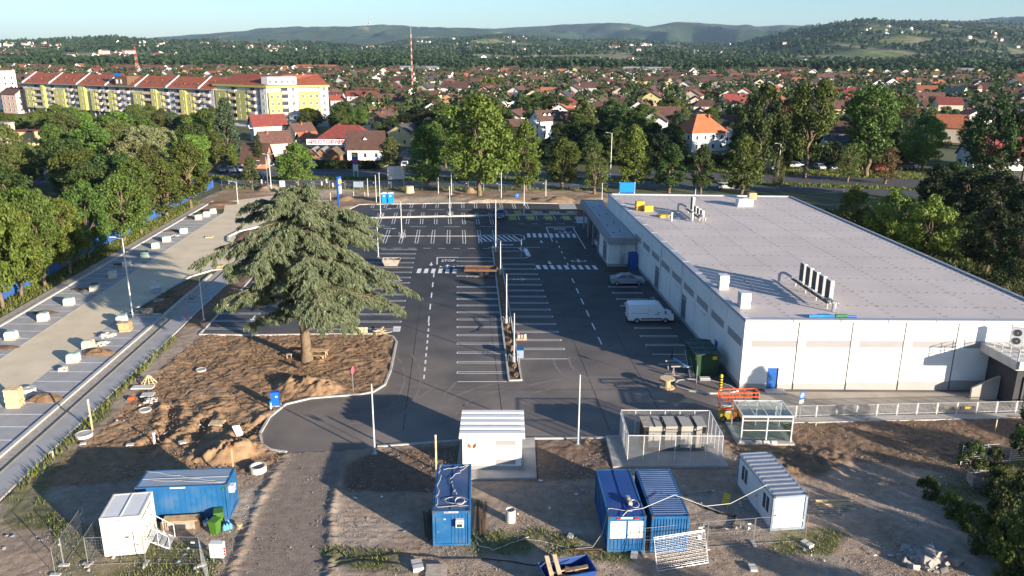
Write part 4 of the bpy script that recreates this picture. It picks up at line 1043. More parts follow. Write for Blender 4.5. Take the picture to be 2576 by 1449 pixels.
q = MB(); q.box(2.72, .07, 1.0, 2.78, .10, 1.14); stp('handle', q, MT['galv'], d_)
q = MB(); q.box(2.3, -1.2, 0.0, 4.2, -.03, .10); stp('doorstep', q, MT['concrete'])
# left wall
def ltrans(): return Matrix.Rotation(math.atan(0.0772), 4, 'Z')
LT = ltrans()
PW = 67.5 / 13
def lbox(y0, y1, z0, z1, d0=0.0, d1=0.15):
 m = MB(LT); m.box(d0, y0, z0, d1, y1, z1); return m
winy = {6: (30.6, 33.4), 3: (18.6, 21.2)}
for k in range(13):
 y0, y1 = k * PW + (.17 if k == 0 else .05), (k + 1) * PW - .05
 p = MB(LT)
 op = winy.get(k); dz = None
 if op: p.box(0, y0, .5, .15, op[0], 6.75); p.box(0, op[1], .5, .15, y1, 6.75); p.box(0, op[0], 3.35, .15, op[1], 6.75)
 elif k == 1: p.box(0, y0, .5, .15, 6.9, 6.75); p.box(0, 7.95, .5, .15, y1, 6.75); p.box(0, 6.9, 2.2, .15, 7.95, 6.75)
 else: p.box(0, y0, .5, .15, y1, 6.75)
 w = stp('wall_panel', p, MT['white_wall'])
 stp('wall_pilaster', lbox(y1 - .32, y1 - .02, .5, 6.7, -.05, -.001), MT['white_wall'], w)
 if k < 9: stp('grey_stripe', lbox(y0 + .35, y1 - .75, 4.1, 4.9, -.006, -.001), MT['stripe_grey'], w)
 if not op:
  if k == 1: stp('plinth', lbox(y0, 6.9, -.02, .5, -.02), MT['plinth_grey']); stp('plinth', lbox(7.95, y1, -.02, .5, -.02), MT['plinth_grey'])
  else: stp('plinth', lbox(y0, y1, -.02, .5, -.02), MT['plinth_grey'])
for k, (a_, b_) in winy.items():
 stp('plinth', lbox(k * PW + .05, (k + 1) * PW - .05, -.02, .5, -.02), MT['plinth_grey'])
 s_ = stp('window', lbox(a_ + .06, b_ - .06, .56, 3.29, .06, .12), MT['shutter_grey'])
 fr = MB(LT)
 for yy in (a_, a_ + (b_ - a_) / 2 - .03, b_ - .06): fr.box(.02, yy, .5, .13, yy + .06, 3.35)
 fr.box(.02, a_ + .06, .5, .13, b_ - .06, .56); fr.box(.02, a_ + .06, 3.29, .13, b_ - .06, 3.35)
 stp('window_frame', fr, MT['grey_metal'], s_)
 stp('blind_rail', lbox(a_ + .3, b_ - .3, 2.95, 3.02, -.03, .0), MT['white_metal'], s_)
d2 = stp('door', lbox(6.95, 7.9, 0, 2.15, .08, .13), MT['blue_door'])
for k, zz in ((2, 3.55), (4, 3.6), (7, 3.6)): stp('wall_lamp', lbox(k * PW + 1.2, k * PW + 2.6, zz, zz + .12, -.12, -.02), MT['galv_pale'])
# far and right walls
b = MB(); b.prism([(FRx - .1, FRy - .15), (LX(FLy) + .14, FLy - .15), (LX(FLy), FLy), (FRx, FRy)], 0, 6.74); b.prism([(NRx - .1, .14), (FRx - .1, FRy - .15), (FRx, FRy), (NRx, 0)], 0, 6.73)
stp('rear_wall', b, MT['white_wall'])
# entrance wing
AN = [(-7.65, 43.9), (-3.42, 43.9), (-5.2, 66.9), (-5.3, 74.6), (-9.3, 74.8)]
b = MB(); b.prism(AN, 4.36, 4.42); stp('wing_roof', b, mat('wing_membrane', (0.40, 0.40, 0.41), 0.85, 0.08, 0.4, dirt=(.3, .3, .3), dsc=.4, damt=.5))
fas = MB(); strip(fas, [AN[4], AN[0]], .16, 3.62, 4.55); strip(fas, [AN[0], AN[1]], .16, 3.62, 4.545); strip(fas, [AN[3], AN[4]], .16, 3.62, 4.54); fas.prism(AN, 3.63, 3.70)
stp('fascia', fas, MT['stripe_grey'])
b = MB(); q0 = [(-7.55, 44.6), (-3.55, 44.6), (-4.0, 52.0), (-8.12, 52.0)]; b.prism(q0, .45, 3.62); stp('wing_wall', b, MT['white_wall'])
b = MB(); b.prism([(-7.58, 44.57), (-3.5, 44.57), (-4.0, 52.03), (-8.15, 52.03)], -.02, .45); stp('plinth', b, MT['plinth_grey'])
WT = Matrix.Translation((-7.55, 44.6, 0)) @ Matrix.Rotation(math.atan(0.077), 4, 'Z')
b = MB(WT); b.box(-.03, 1.4, .6, .02, 3.9, 3.2); s_ = stp('window', b, MT['shutter_grey'])
b = MB(WT); b.box(-.06, 1.3, .5, -.0, 1.4, 3.3); b.box(-.06, 3.9, .5, 0, 4.0, 3.3); b.box(-.06, 1.4, 3.2, 0, 3.9, 3.3); b.box(-.06, 1.4, .5, 0, 3.9, .6); stp('window_frame', b, MT['grey_metal'], s_)
b = MB(WT); b.box(-.12, 1.9, 2.75, -.07, 3.4, 2.83); stp('blind_rail', b, MT['white_metal'], s_)
b = MB(); b.prism([(-7.5, 52.03), (-4.0, 52.03), (-5.2, 68.5), (-8.55, 68.5)], 0, 3.63); stp('shop_front', b, MT['glass_dark'])
for i in range(9):
 t = i / 8; b = MB(); x, y = -7.53 - 1.04 * t, 52.1 + 16.3 * t; b.box(x - .06, y - .05, 0, x + .06, y + .05, 3.62); stp('mullion', b, MT['grey_metal'])
b = MB(); strip(b, [(-7.62, 52.3), (-8.1, 59)], .06, .12, .85); stp('parapet_panel', b, MT['white_metal'])
for x, y in ((-8.2, 53.0), (-8.55, 58.2), (-8.85, 63.5), (-9.05, 70)):
 b = MB(); b.box(x - .13, y - .13, 0, x + .13, y + .13, 3.62); stp('column', b, MT['grey_metal'])
b = MB(); b.box(-4.6, 42.9, 0, -3.45, 44.5, 2.35); dd = stp('door_lobby', b, MT['blue_door'])
b = MB(); b.box(-4.63, 43.1, .1, -4.605, 44.3, 2.2); stp('door_leaf', b, mat('navy_door', (0.012, 0.03, 0.12), .5, .05), dd)
lad = MB(); lx = -5.55
for s_ in (-.26, .26): lad.tube((lx + s_, 43.75, 1.9), (lx + s_, 43.75, 5.4), .025, 5)
for i in range(12): lad.tube((lx - .26, 43.75, 2.0 + i * .29), (lx + .26, 43.75, 2.0 + i * .29), .018, 4)
for i in range(4):
 z = 2.3 + i * .9; lad.path([(lx - .26, 43.75, z), (lx - .4, 43.3, z), (lx, 43.05, z), (lx + .4, 43.3, z), (lx + .26, 43.75, z)], .02, 4)
for t in (-.4, 0, .4): lad.tube((lx + t, 43.3 if t else 43.05, 2.3), (lx + t, 43.3 if t else 43.05, 5.2), .016, 4)
lad.box(lx - .3, 43.68, 0.5, lx + .3, 43.80, 1.95)
stp('roof_ladder', lad, MT['galv'])
wh = MB()
for i in range(40):
 t = i / 40; x, y = AN[0][0] + .35 + (AN[4][0] - AN[0][0]) * t, AN[0][1] + 1 + (AN[4][1] - AN[0][1]) * t
 wh.box(x - .05, y - .05, 4.42, x + .05, y + .05, 4.52)
 x2 = -3.75 - 1.6 * t; wh.box(x2 - .05, y - .05, 4.42, x2 + .05, y + .05, 4.52)
for x, y in ((-6.5, 48), (-5.4, 49), (-6.9, 53), (-5.6, 55), (-7.3, 61), (-6, 62), (-7.6, 68), (-6.4, 69)): wh.box(x - .1, y - .1, 4.42, x + .1, y + .1, 4.55)
tag(stp('conductor_holders', wh, MT['dark_metal']), kind='stuff')
# holders of the lightning conductor all over the roof: far over 300, a few pixels each
hb = MB()
def holder(x, y):
 hb.add([(x - .08, y - .04, 6.9), (x + .08, y - .04, 6.9), (x + .08, y + .04, 6.9), (x - .08, y + .04, 6.9), (x - .03, y, 6.99), (x + .03, y, 6.99)], [(0, 1, 5, 4), (1, 2, 5), (2, 3, 4, 5), (3, 0, 4)])
for r_ in range(13):
 y = 5.2 + r_ * 4.95
 for i in range(31):
  t = (i + .5) / 31; holder(LX(y) + .9 + t * 29.6, y - t * 1.2)
for c in range(6):
 for i in range(64):
  y = 1.4 + i * 1.0; holder(LX(y) + 4.6 + c * 5.0, y)
for i in range(64): holder(LX(1.2 + i) + .75, 1.2 + i); holder(NRx - .55 + LX(1.2 + i), 1.2 + i)
tag(stp('conductor_holders', hb, MT['holder'], roof), kind='stuff')
# loading dock deck on the right
dk = MB(); dk.prism([(22.3, -.02), (22.8, -4.9), (36, -4.9), (36, -.02)], 4.06, 4.9); stp('dock_deck', dk, MT['concrete_pale'])
b = MB(); b.prism([(23.3, -.03), (23.75, -3.8), (36, -3.8), (36, -.03)], 0, 4.05); stp('dock_wall', b, mat('dock_shade', (.05, .05, .055), .8, .1))  # shade of the left-facing dock opening put into the wall's dark colour
b = MB(); b.box(24.4, -3.92, .3, 24.55, -3.81, 3.0); b.box(26.2, -3.95, .2, 27.6, -3.81, 3.4); stp('dock_door', b, MT['dark_metal'])
b = MB(); b.extr([(21.0, 0), (23.45, 0), (23.45, 2.3), (23.1, 2.2), (21.0, 1.15)], -2.1, -1.85); stp('ramp_wall', b, MT['concrete'])
b = MB(); b.prism([(22.95, -5.1), (36, -5.1), (36, -4.92), (22.95, -4.92)], 4.2, 4.93); stp('deck_edge', b, MT['white_wall'])
for (p, q, n_) in (((22.5, -.6), (22.92, -4.7), 4), ((22.95, -4.75), (33, -4.75), 7)):
 rl = MB(); p = Vector((*p, 4.9)); q = Vector((*q, 4.9))
 for i in range(n_ + 1): rl.tube(p.lerp(q, i / n_), p.lerp(q, i / n_) + Vector((0, 0, 1.05)), .03, 5)
 for z in (.3, .68, 1.05): rl.tube(p + Vector((0, 0, z)), q + Vector((0, 0, z)), .025, 5)
 stp('deck_railing', rl, MT['galv_pale'])
# ---- things that stand on the roof
def ac_unit(loc, rz, h, label, group):
 t = thing('rooftop_condenser', label, 'condenser unit', loc, rz, group)
 m = MB(); m.box(-.19, -.5, 0, .19, .5, h); m.build('casing', MT['cream_metal'], t)
 m = MB(); m.box(-.205, -.46, .06, -.192, .46, h - .06); m.build('fan_grille', MT['dark_metal'], t)
 m = MB(); m.box(-.15, -.512, .08, .15, -.502, h - .1); m.build('coil_panel', MT['grey_metal'], t)
 m = MB(); m.box(-.22, -.4, -.08, .22, -.3, 0); m.box(-.22, .3, -.08, .22, .4, 0); m.build('feet', MT['galv'], t)
 return t
g6 = 'condensers in a row on the near part of the roof'
for i, (x, y) in enumerate(((30.53, 81.9), (30.62, 80.35), (30.73, 78.8), (30.83, 77.25), (30.95, 75.7))):
 ac_unit((x + .25, y, 7.65), .077, 1.95, 'tall condenser in the near roof row, %s from the front edge' % ['farthest', 'fourth', 'third', 'second', 'nearest'][i], g6)
def rack(p, q, label, hgt=.68):
 t = thing('condenser_rack', label, 'rack', (0, 0, 0))
 m = MB(); p = Vector(p); q = Vector(q); d = (q - p).normalized(); n_ = Vector((-d.y, d.x, 0))
 for s_ in (-.42, .42):
  m = MB(); m.tube(p + n_ * s_ + Vector((0, 0, hgt)), q + n_ * s_ + Vector((0, 0, hgt)), .06, 4); m.build('rail', MT['galv_pale'], t)
  for i in range(4): c = p.lerp(q, (i + .2) / 3.4); l = MB(); l.tube(c + n_ * s_, c + n_ * s_ + Vector((0, 0, hgt)), .05, 5); l.build('leg', MT['white_metal'], t)
 m = MB(); m.path([p + Vector((-.3, -.6, .05)), p + Vector((-.3, -.6, .9)), p + Vector((-.35, .1, 1.05)), p + Vector((-.4, 1.5, .6))], .14, 7); m.build('near_pipe', MT['galv'], t)
 m = MB(); e = q; m.path([e + Vector((-1.7, .9, 0)), e + Vector((-1.7, .9, .95)), e + Vector((-1.5, .8, 1.15)), e + Vector((-1.15, .65, 1.1)), e + Vector((-.6, .2, .8))], .15, 7); m.build('gooseneck_pipe', MT['galv'], t)
 m = MB(); m.ob((p + q) / 2 + Vector((-.62, 0, hgt)), ((q - p).length, .3, .12), math.atan2(d.y, d.x)); m.build('cable_tray', MT['dark_metal'], t)
 return t
rack((31.3, 74.4, 6.9), (30.7, 83.0, 6.9), 'steel rack with pipes under the near row of five condensers')
rack((27.95, 115.6, 6.9), (27.5, 122.6, 6.9), 'steel rack with pipes under the far row of condensers', .55)
for i, (x, y, h) in enumerate(((27.6, 121.6, 2.0), (27.7, 119.6, .95), (27.8, 118.0, .95), (27.9, 116.4, .95))):
 ac_unit((x, y, 7.5), .077, h, ['tall condenser at the back of the far roof row', 'low condenser next to the tall one in the far roof row', 'low condenser, middle of the three in the far roof row', 'low condenser nearest the viewer in the far roof row'][i], 'condensers in the far row on the roof')
def ahu(x, y, label):
 t = thing('roof_ventilator', label, 'ventilator', (x, y, 6.9), .077)
 m = MB(); m.box(-.48, -.48, 0, .48, .48, .8); m.build('base', MT['cream_metal'], t)
 m = MB(); m.box(-.53, -.53, .80, .53, .53, .9); m.build('flange', MT['galv_pale'], t)
 m = MB(); m.box(-.5, -.5, .9, .5, .5, 1.55); m.build('hood', MT['galv_pale'], t)
 m = MB()
 for i in range(5): m.box(-.42, -.515, .96 + i * .11, .42, -.502, 1.03 + i * .11)
 m.build('louvre', MT['grey_metal'], t)
ahu(22.25, 81.4, 'square roof ventilator, the farther of the pair near the front left corner')
ahu(22.75, 75.1, 'square roof ventilator, the nearer of the pair near the front left corner')
for i, (px, py) in enumerate(((1689, 556), (1741, 557))):
 p = G(px, py, 6.9); t = thing('vent_pipe', ['white vent pipe on the roof beside the yellow boards', 'white vent pipe on the roof before the far condensers'][i], 'vent pipe', p, 0, 'white vent pipes on the roof')
 m = MB(); m.tube((0, 0, 0), (0, 0, 1.15), .13, 10); m.build('pipe', MT['white_metal'], t)
 m = MB(); m.tube((0, 0, 1.15), (0, 0, 1.32), .22, 10, .12); m.build('cap', MT['white_metal'], t)
def stack(px, py, w, d, n, th, label, m, jit=.06, rz=.1, name='insulation_stack', z=6.9, cat='board stack', step=None):
 p = G(px, py, z); t = thing(name, label, cat, p, rz); r = random.Random(int(px))
 bx = MB(); bx.box(-w / 2, -d / 2, .005, w / 2, d / 2, th - .015); me = bx.mesh('board', MT[m])
 for i in range(n): inst('board', me, t, (r.uniform(-jit, jit), r.uniform(-jit, jit), i * th), (0, 0, r.uniform(-.05, .05)))
 return t
stack(1609, 528, 1.25, 1.1, 11, .13, 'tall stack of yellow insulation boards on the far left of the roof', 'osb')
stack(1630, 531, 1.35, 1.0, 7, .13, 'lower stack of yellow insulation boards beside the tall one', 'osb')
stack(1668, 546, 1.6, 1.0, 3, .12, 'loose yellow boards lying slid apart on the roof', 'osb', .25, .4)
t = thing('wrapped_pallet', 'pallet load under crumpled clear plastic at the far edge of the roof', 'pallet load', G(1871, 518, 6.9), .1)
m = MB(); m.box(-1.1, -.6, .14, 1.0, .6, 1.15); m.build('load', MT['timber_pale'], t)
rr = random.Random(3); V = [(x * 1.25 + rr.uniform(-.12, .12), y * .75 + rr.uniform(-.1, .1), z) for z in (0.02, .6, 1.2) for x, y in ((-1, -1), (-.3, -1), (.4, -1), (1, -1), (1.1, 0), (1, 1), (.3, 1), (-.4, 1), (-1, 1), (-1.1, 0))]
m = MB(); m.add(V + [(0, 0, 1.32)], [(j * 10 + i, j * 10 + (i + 1) % 10, j * 10 + 10 + (i + 1) % 10, j * 10 + 10 + i) for j in range(2) for i in range(10)] + [(20 + i, 20 + (i + 1) % 10, 30) for i in range(10)]); m.build('plastic_sheet', MT['wrap_white'], t)
m = MB(); [m.box(-1.1, -.55 + i * .5, 0, 1.0, -.45 + i * .5, .14) for i in range(3)]; m.build('pallet', MT['timber'], t)
stack(1891, 501, 1.3, .9, 6, .18, 'brown stack of boards behind the plastic-wrapped pallet on the roof', 'timber', .04)
t = thing('tarpaulin_roll', 'long blue and green rolled tarpaulin lying along the front edge of the roof', 'tarpaulin', (30.3, 71.9, 6.95), 0)
m = MB(); m.path([(-2.3, 0, .12), (-.9, .05, .14), (.2, 0, .12)], .15, 8); m.build('blue_sheet', MT['blue_plastic'], t)
m = MB(); m.path([(.2, 0, .15), (1.3, .02, .17)], .2, 8); m.build('green_sheet', MT['tarp_green'], t)
m = MB(); m.path([(1.3, 0, .12), (2.2, .03, .1)], .13, 8); m.build('blue_end', MT['blue_sign'], t)
t = thing('air_conditioner', 'twin-fan air conditioner on the loading deck at the right edge', 'air conditioner', (46.2, 69.1, 4.92), -.5)
m = MB(); m.box(-.5, -.2, .45, .5, .2, 2.1); m.build('casing', MT['white_metal'], t)
for z in (.87, 1.65):
 m = MB(); m.tube((-.05, -.205, z), (-.05, -.23, z), .33, 16); f_ = m.build('fan', MT['dark_metal'], t)
 m = MB(); m.tube((-.05, -.231, z), (-.05, -.24, z), .08, 8); m.build('hub', MT['grey_metal'], f_)
m = MB(); m.box(-.5, -.2, 0, -.44, .2, .45); m.box(.44, -.2, 0, .5, .2, .45); m.build('stand', MT['galv'], t)
# ------------------------------------------------------------------ site cabins and containers
def cabin(name, label, cat, loc, rz, lx, ly, h, wall, frame, roof, ribs=None, roofribs=0, rooffold=0, group=None, z0=.06, castings=True, floor=None):
 t = thing(name, label, cat, (loc[0], loc[1], z0), rz, group)
 m = MB(); m.box(.06, .06, .14, lx - .06, ly - .06, h - .12); m.build('walls', MT[wall], t)
 f = MB()
 for x in (0, lx - .16):
  for y in (0, ly - .16): f.box(x, y, 0, x + .16, y + .16, h)
 for y in (0, ly - .12): f.box(.16, y, 0, lx - .16, y + .12, .16); f.box(.16, y, h - .16, lx - .16, y + .12, h - .005)
 for x in (0, lx - .12): f.box(x, .16, 0, x + .12, ly - .16, .16); f.box(x, .16, h - .16, x + .12, ly - .16, h - .005)
 fr = f.build('frame', MT[frame], t)
 m = MB(); m.box(.13, .13, h - .115, lx - .13, ly - .13, h - .03)
 ro = m.build('roof', MT[roof], t)
 if castings:
  for x in (-.012, lx - .166):
   for y in (-.012, ly - .166):
    m = MB(); m.box(x, y, h - .13, x + .178, y + .178, h + .03); m.build('corner_casting', MT['dark_metal'], fr)
 if roofribs:
  ax = lx >= ly
  for i in range(roofribs):
   m = MB(); n_ = (lx if ax else ly); c = .25 + (n_ - .5) * (i + .5) / roofribs; w = (n_ - .5) / roofribs * .27
   if ax: m.extr([(c - w, h - .03), (c - w * .55, h + .02), (c + w * .55, h + .02), (c + w, h - .03)], .14, ly - .14)
   else:
    T = MB(Matrix.Rotation(math.pi / 2, 4, 'Z')); T.extr([(c - w, h - .03), (c - w * .55, h + .02), (c + w * .55, h + .02), (c + w, h - .03)], -lx + .14, -.14); m = T
   m.build('roof_rib', MT[roof], ro)
 if rooffold:
  m = MB()
  if lx >= ly: m.box(.14, ly / 2 - .03, h - .03, lx - .14, ly / 2 + .03, h + .015)
  else: m.box(lx / 2 - .03, .14, h - .03, lx / 2 + .03, ly - .14, h + .015)
  m.build('roof_seam', MT[roof], ro)
 if ribs:
  side, n_, w, d = ribs
  for sd in side:
   for i in range(n_):
    m = MB(); fr_ = (i + .5) / n_
    if sd in 'FB':
     x = .18 + (lx - .36) * fr_; y = (.06 - d, .061) if sd == 'F' else (ly - .061, ly - .06 + d); m.box(x - w / 2, y[0], .17, x + w / 2, y[1], h - .17)
    else:
     y = .18 + (ly - .36) * fr_; x = (.06 - d, .061) if sd == 'L' else (lx - .061, lx - .06 + d); m.box(x[0], y - w / 2, .17, x[1], y + w / 2, h - .17)
    m.build('wall_rib', MT[wall], t)
 return t
W_, L_, H_ = 2.438, 6.058, 2.591
# middle blue site office
t = cabin('site_office', 'blue site office cabin with door, air conditioner and white cable loops on its roof', 'site cabin', (-5.04, 45.32), .0397, W_, L_, H_, 'blue_box', 'blue_box', 'blue_roof', ('LRB', 9, .25, .03), rooffold=1)
m = MB(); m.box(.2, .025, .2, 1.12, .058, 2.15); d_ = m.build('door', MT['blue_box'], t)
m = MB(); m.box(.28, -.02, 1.05, .42, .02, 1.09); m.box(.28, .0, .98, .32, .024, 1.15); m.build('handle', MT['galv'], d_)
m = MB(); m.box(.72, .0, 1.95, .84, .024, 2.03); m.build('door_plate', MT['white_metal'], d_)
for i in range(5):
 m = MB(); x = 1.2 + i * .23; m.box(x, .035, .17, x + .012, .058, 2.4); m.build('panel_joint', MT['blue_navy'], t)
m = MB(); m.box(1.5, -.22, 1.5, 2.0, .06, 2.02); ac = m.build('air_conditioner', MT['white_metal'], t)
m = MB(); m.box(1.57, -.235, 1.54, 1.93, -.222, 1.76); m.build('grille', MT['dark_green'], ac)
m = MB(); m.box(1.68, -.235, 1.84, 1.95, -.222, 1.95); m.build('grille', MT['grey_metal'], ac)
m = MB(); m.box(.75, -.012, 2.44, 1.66, -.002, 2.56); pl_ = m.build('name_plate', MT['plastic_white'], t)
m = MB(); m.box(.78, -.018, 2.5, 1.05, -.013, 2.55); m.box(1.2, -.018, 2.5, 1.58, -.013, 2.53); m.build('plate_print', MT['blue_navy'], pl_)
m = MB(); m.box(.76, -.018, 2.45, 1.62, -.014, 2.475); m.build('plate_stripe', MT['pink_sign'], pl_)
t = thing('cable', 'white electric cable looped over the roof of the middle blue site office', 'cable', (-5.04, 45.32, H_ + .1), .0397)
m = MB(); rr = random.Random(4)
def wig(p, n, s, a, z=0.02): return [(p[0][0] + (p[1][0] - p[0][0]) * i / n + (rr.uniform(-a, a) if 0 < i < n else 0), p[0][1] + (p[1][1] - p[0][1]) * i / n + (rr.uniform(-a, a) if 0 < i < n else 0), z) for i in range(n + 1)]
m.path(wig(((.3, 5.9), (.2, .5)), 14, 0, .13), .015, 4); m.path(wig(((2.3, 5.8), (.5, 5.2)), 8, 0, .12), .015, 4); m.path(wig(((2.2, 5.7), (1.0, 3.9)), 8, 0, .1), .015, 4); m.path(wig(((1.0, 3.9), (1.5, 1.9)), 9, 0, .12), .015, 4)
m.path([(1.75 + .32 * math.cos(q * .5), 1.0 + .45 * math.sin(q * .5), .02 + q * .004) for q in range(28)], .015, 4); m.path([(1.5 + .75 * math.cos(q * .45), 1.2 + .4 * math.sin(q * .45), .02) for q in range(14)], .015, 4); m.path(wig(((.3, .4), (2.3, .5)), 8, 0, .06), .015, 4)
m.build('wire', MT['cable'], t)
# white toilet cabin and blue cabin on the left
t = cabin('toilet_cabin', 'white sanitary cabin on feet with steel steps at its door', 'site cabin', (-25.75, 43.95), .16, 2.438, 2.95, 2.75, 'cream_metal', 'cream_metal', 'white_metal', ('F', 8, .1, .012), rooffold=2, z0=.1, castings=False)
for y in (.45,):
 m = MB(); m.box(2.38, y, .2, 2.40, y + .95, 2.25); d_ = m.build('door', MT['cream_metal'], t)
 m = MB(); m.box(2.40, y + .1, 1.0, 2.45, y + .22, 1.06); m.build('handle', MT['dark_metal'], d_)
 m = MB(); m.box(2.385, y + .02, 2.27, 2.41, y + .9, 2.33); m.build('door_gap', MT['dark_metal'], d_)
m = MB(); m.box(2.38, 1.5, .2, 2.40, 2.4, 2.25); d_ = m.build('door', MT['cream_metal'], t); m = MB(); m.box(2.385, 1.55, 2.27, 2.41, 2.4, 2.33); m.build('door_gap', MT['dark_metal'], d_)
m = MB(); m.box(.85, -.012, 2.55, 1.5, -.003, 2.61); m.box(1.1, -.012, 2.48, 1.3, -.003, 2.54); m.build('maker_print', MT['stripe_grey'], t)
for x in (1.75, 2.05):
 m = MB(); m.box(x - .12, .03, .62, x + .1, .055, .68); m.build('wall_vent', MT['grey_metal'], t)
T0 = Matrix.Translation((-25.75, 43.95, .1)) @ Matrix.Rotation(.16, 4, 'Z')
c_ = T0 @ Vector((2.5, 1.0, 0))
t = thing('cabin_steps', 'white steel steps with handrails in front of the white sanitary cabin', 'steps', (c_.x, c_.y, 0), .16)
for i in range(4):
 m = MB(); m.box(.05 + i * .32, -.65, .78 - i * .22, .38 + i * .32, .65, .82 - i * .22); m.build('step', MT['galv_pale'], t)
for y in (-.68, .68):
 m = MB(); m.path([(0, y, .85), (1.4, y, .0)], .04, 5); m.path([(0, y, 1.8), (.3, y, 1.75), (1.35, y, .95), (1.35, y, .05)], .025, 5); m.tube((.02, y, .8), (.02, y, 1.8), .025, 5); m.tube((.7, y, .45), (.7, y, 1.4), .02, 5); m.build('handrail', MT['white_metal'], t)
t = cabin('blue_cabin', 'long blue site cabin with faded roof behind the white sanitary cabin', 'site cabin', (-25.3, 47.85), .085, 6.058, 2.35, 2.65, 'blue_box', 'blue_box', 'blue_pale', ('F', 16, .02, .02), rooffold=1)
m = MB(); m.box(6.0, .5, 1.75, 6.35, 1.05, 2.2); ac = m.build('air_conditioner', MT['white_metal'], t)
m = MB(); m.box(6.352, .55, 1.8, 6.362, .78, 2.1); m.box(6.352, .82, 1.8, 6.362, 1.0, 2.1); m.build('grille', MT['grey_metal'], ac)
m = MB(); m.box(2.3, -.012, 2.5, 3.3, -.002, 2.6); m.build('name_plate', MT['plastic_white'], t)
m = MB(); m.box(5.72, -.012, 2.2, 5.86, -.002, 2.42); m.build('sticker', MT['tarp_green'], t)
t = thing('cable', 'pale cable running over the faded roof of the long blue cabin', 'cable', (-25.3, 47.85, 2.74), .085); m = MB(); m.path(wig(((.2, 2.1), (5.9, .3)), 12, 0, .08, .0), .015, 4); m.path(wig(((.9, .9), (5.8, .25)), 10, 0, .06, .0), .014, 4); m.build('wire', MT['cable'], t)
# pair of blue containers
t = cabin('site_office', 'navy blue cabin with two white shutters, left one of the blue pair', 'site cabin', (6.21, 44.78), .0345, W_, L_, H_, 'blue_box', 'blue_box', 'blue_navy', ('LRB', 9, .25, .03), rooffold=1)
for x in (.14, 1.28):
 m = MB(); m.box(x, .02, 1.0, x + 1.02, .056, 2.25); w = m.build('shutter', MT['cream_metal'], t)
 m = MB(); [m.box(x + .02, .012, 1.02 + i * .1, x + 1.0, .019, 1.09 + i * .1) for i in range(12)]; m.build('shutter_slats', MT['cream_metal'], w)
m = MB(); m.box(.8, -.012, 2.43, 1.55, -.002, 2.56); p_ = m.build('name_plate', MT['plastic_white'], t); m = MB(); m.box(.85, -.018, 2.47, 1.05, -.013, 2.52); m.box(1.1, -.018, 2.47, 1.5, -.013, 2.52); m.build('plate_print', MT['grey_metal'], p_)
for x in (.55, 1.7): m = MB(); m.box(x, -.06, 2.42, x + .24, -.002, 2.54); m.build('socket', MT['sign_red'], t)
m = MB()
for i in range(9): m.box(.2 + i * .24, .03, .17, .21 + i * .24, .058, .98)
m.build('panel_joint', MT['blue_navy'], t)
t = cabin('shipping_container', 'blue steel container with ribbed roof and corrugated end, right one of the blue pair', 'container', (9.0, 44.84), .0328, W_, L_, H_, 'blue_box', 'blue_box', 'blue_roof', ('FLRB', 11, .10, .045), roofribs=22)
t = thing('cable', 'white cable looped on the navy cabin and hanging across to the white cabin', 'cable', (6.21, 44.78, H_ + .1))
m = MB(); m.path(wig(((.1, .9), (1.6, .6)), 5, 0, .05), .02, 4); m.path([(1.85 + .3 * math.cos(q * .5), 1.4 + .5 * math.sin(q * .5), .02 + q * .003) for q in range(24)], .015, 4); m.path([(.9, .05, .0), (1.3, .6, .05), (2.3, .8, .1), (4.6, 2.2, .25), (6.6, 1.9, -.4), (8.4, 2.4, -.5), (11.2, 3.8, .1)], .02, 4); m.path([(.1, .9, 0), (-.3, .4, -1.5), (-.9, .2, -2.4), (-2.2, .3, -2.6), (-4.2, 1.2, -2.62), (-5.4, 1.4, -2.62)], .014, 4); m.build('wire', MT['cable'], t)
t = thing('power_strip', 'grey concrete block lying on the roof of the navy cabin beside the cable loop', 'block', (7.75, 46.5, H_ + .09), .1); m = MB(); m.box(-.12, -.45, 0, .12, .45, .22); m.box(-.1, -.4, .22, .1, -.2, .27); m.box(-.1, .0, .22, .1, .2, .27); m.build('body', MT['concrete'], t)
# white and blue cabin on the right
t = cabin('white_cabin', 'white site cabin with blue frame and ribbed silver roof on the right', 'site cabin', (17.49, 47.25), .1225, W_, L_, 2.62, 'white_metal', 'blue_pale', 'galv', ('F', 9, .008, .006), roofribs=10)
t_w = t
bf = MT['blue_pale']
for y in (4.2, .55):
 m = MB(); m.box(.02, y, 1.0, .055, y + 1.0, 2.15); w = m.build('window', MT['window_glass'], t)
 m = MB()
 for q in (y - .06, y + .47, y + 1.0): m.box(.0, q, .94, .058, q + .06, 2.21)
 m.box(.0, y, .94, .058, y + 1.0, 1.0); m.box(.0, y, 2.15, .058, y + 1.0, 2.21); m.build('window_frame', MT['frame_white'], w)
m = MB(); m.box(.015, 2.4, .18, .056, 3.4, 2.2); d_ = m.build('door', MT['white_metal'], t); m = MB(); m.box(-.03, 2.5, 1.1, .014, 2.55, 1.3); m.build('handle', MT['dark_metal'], d_)
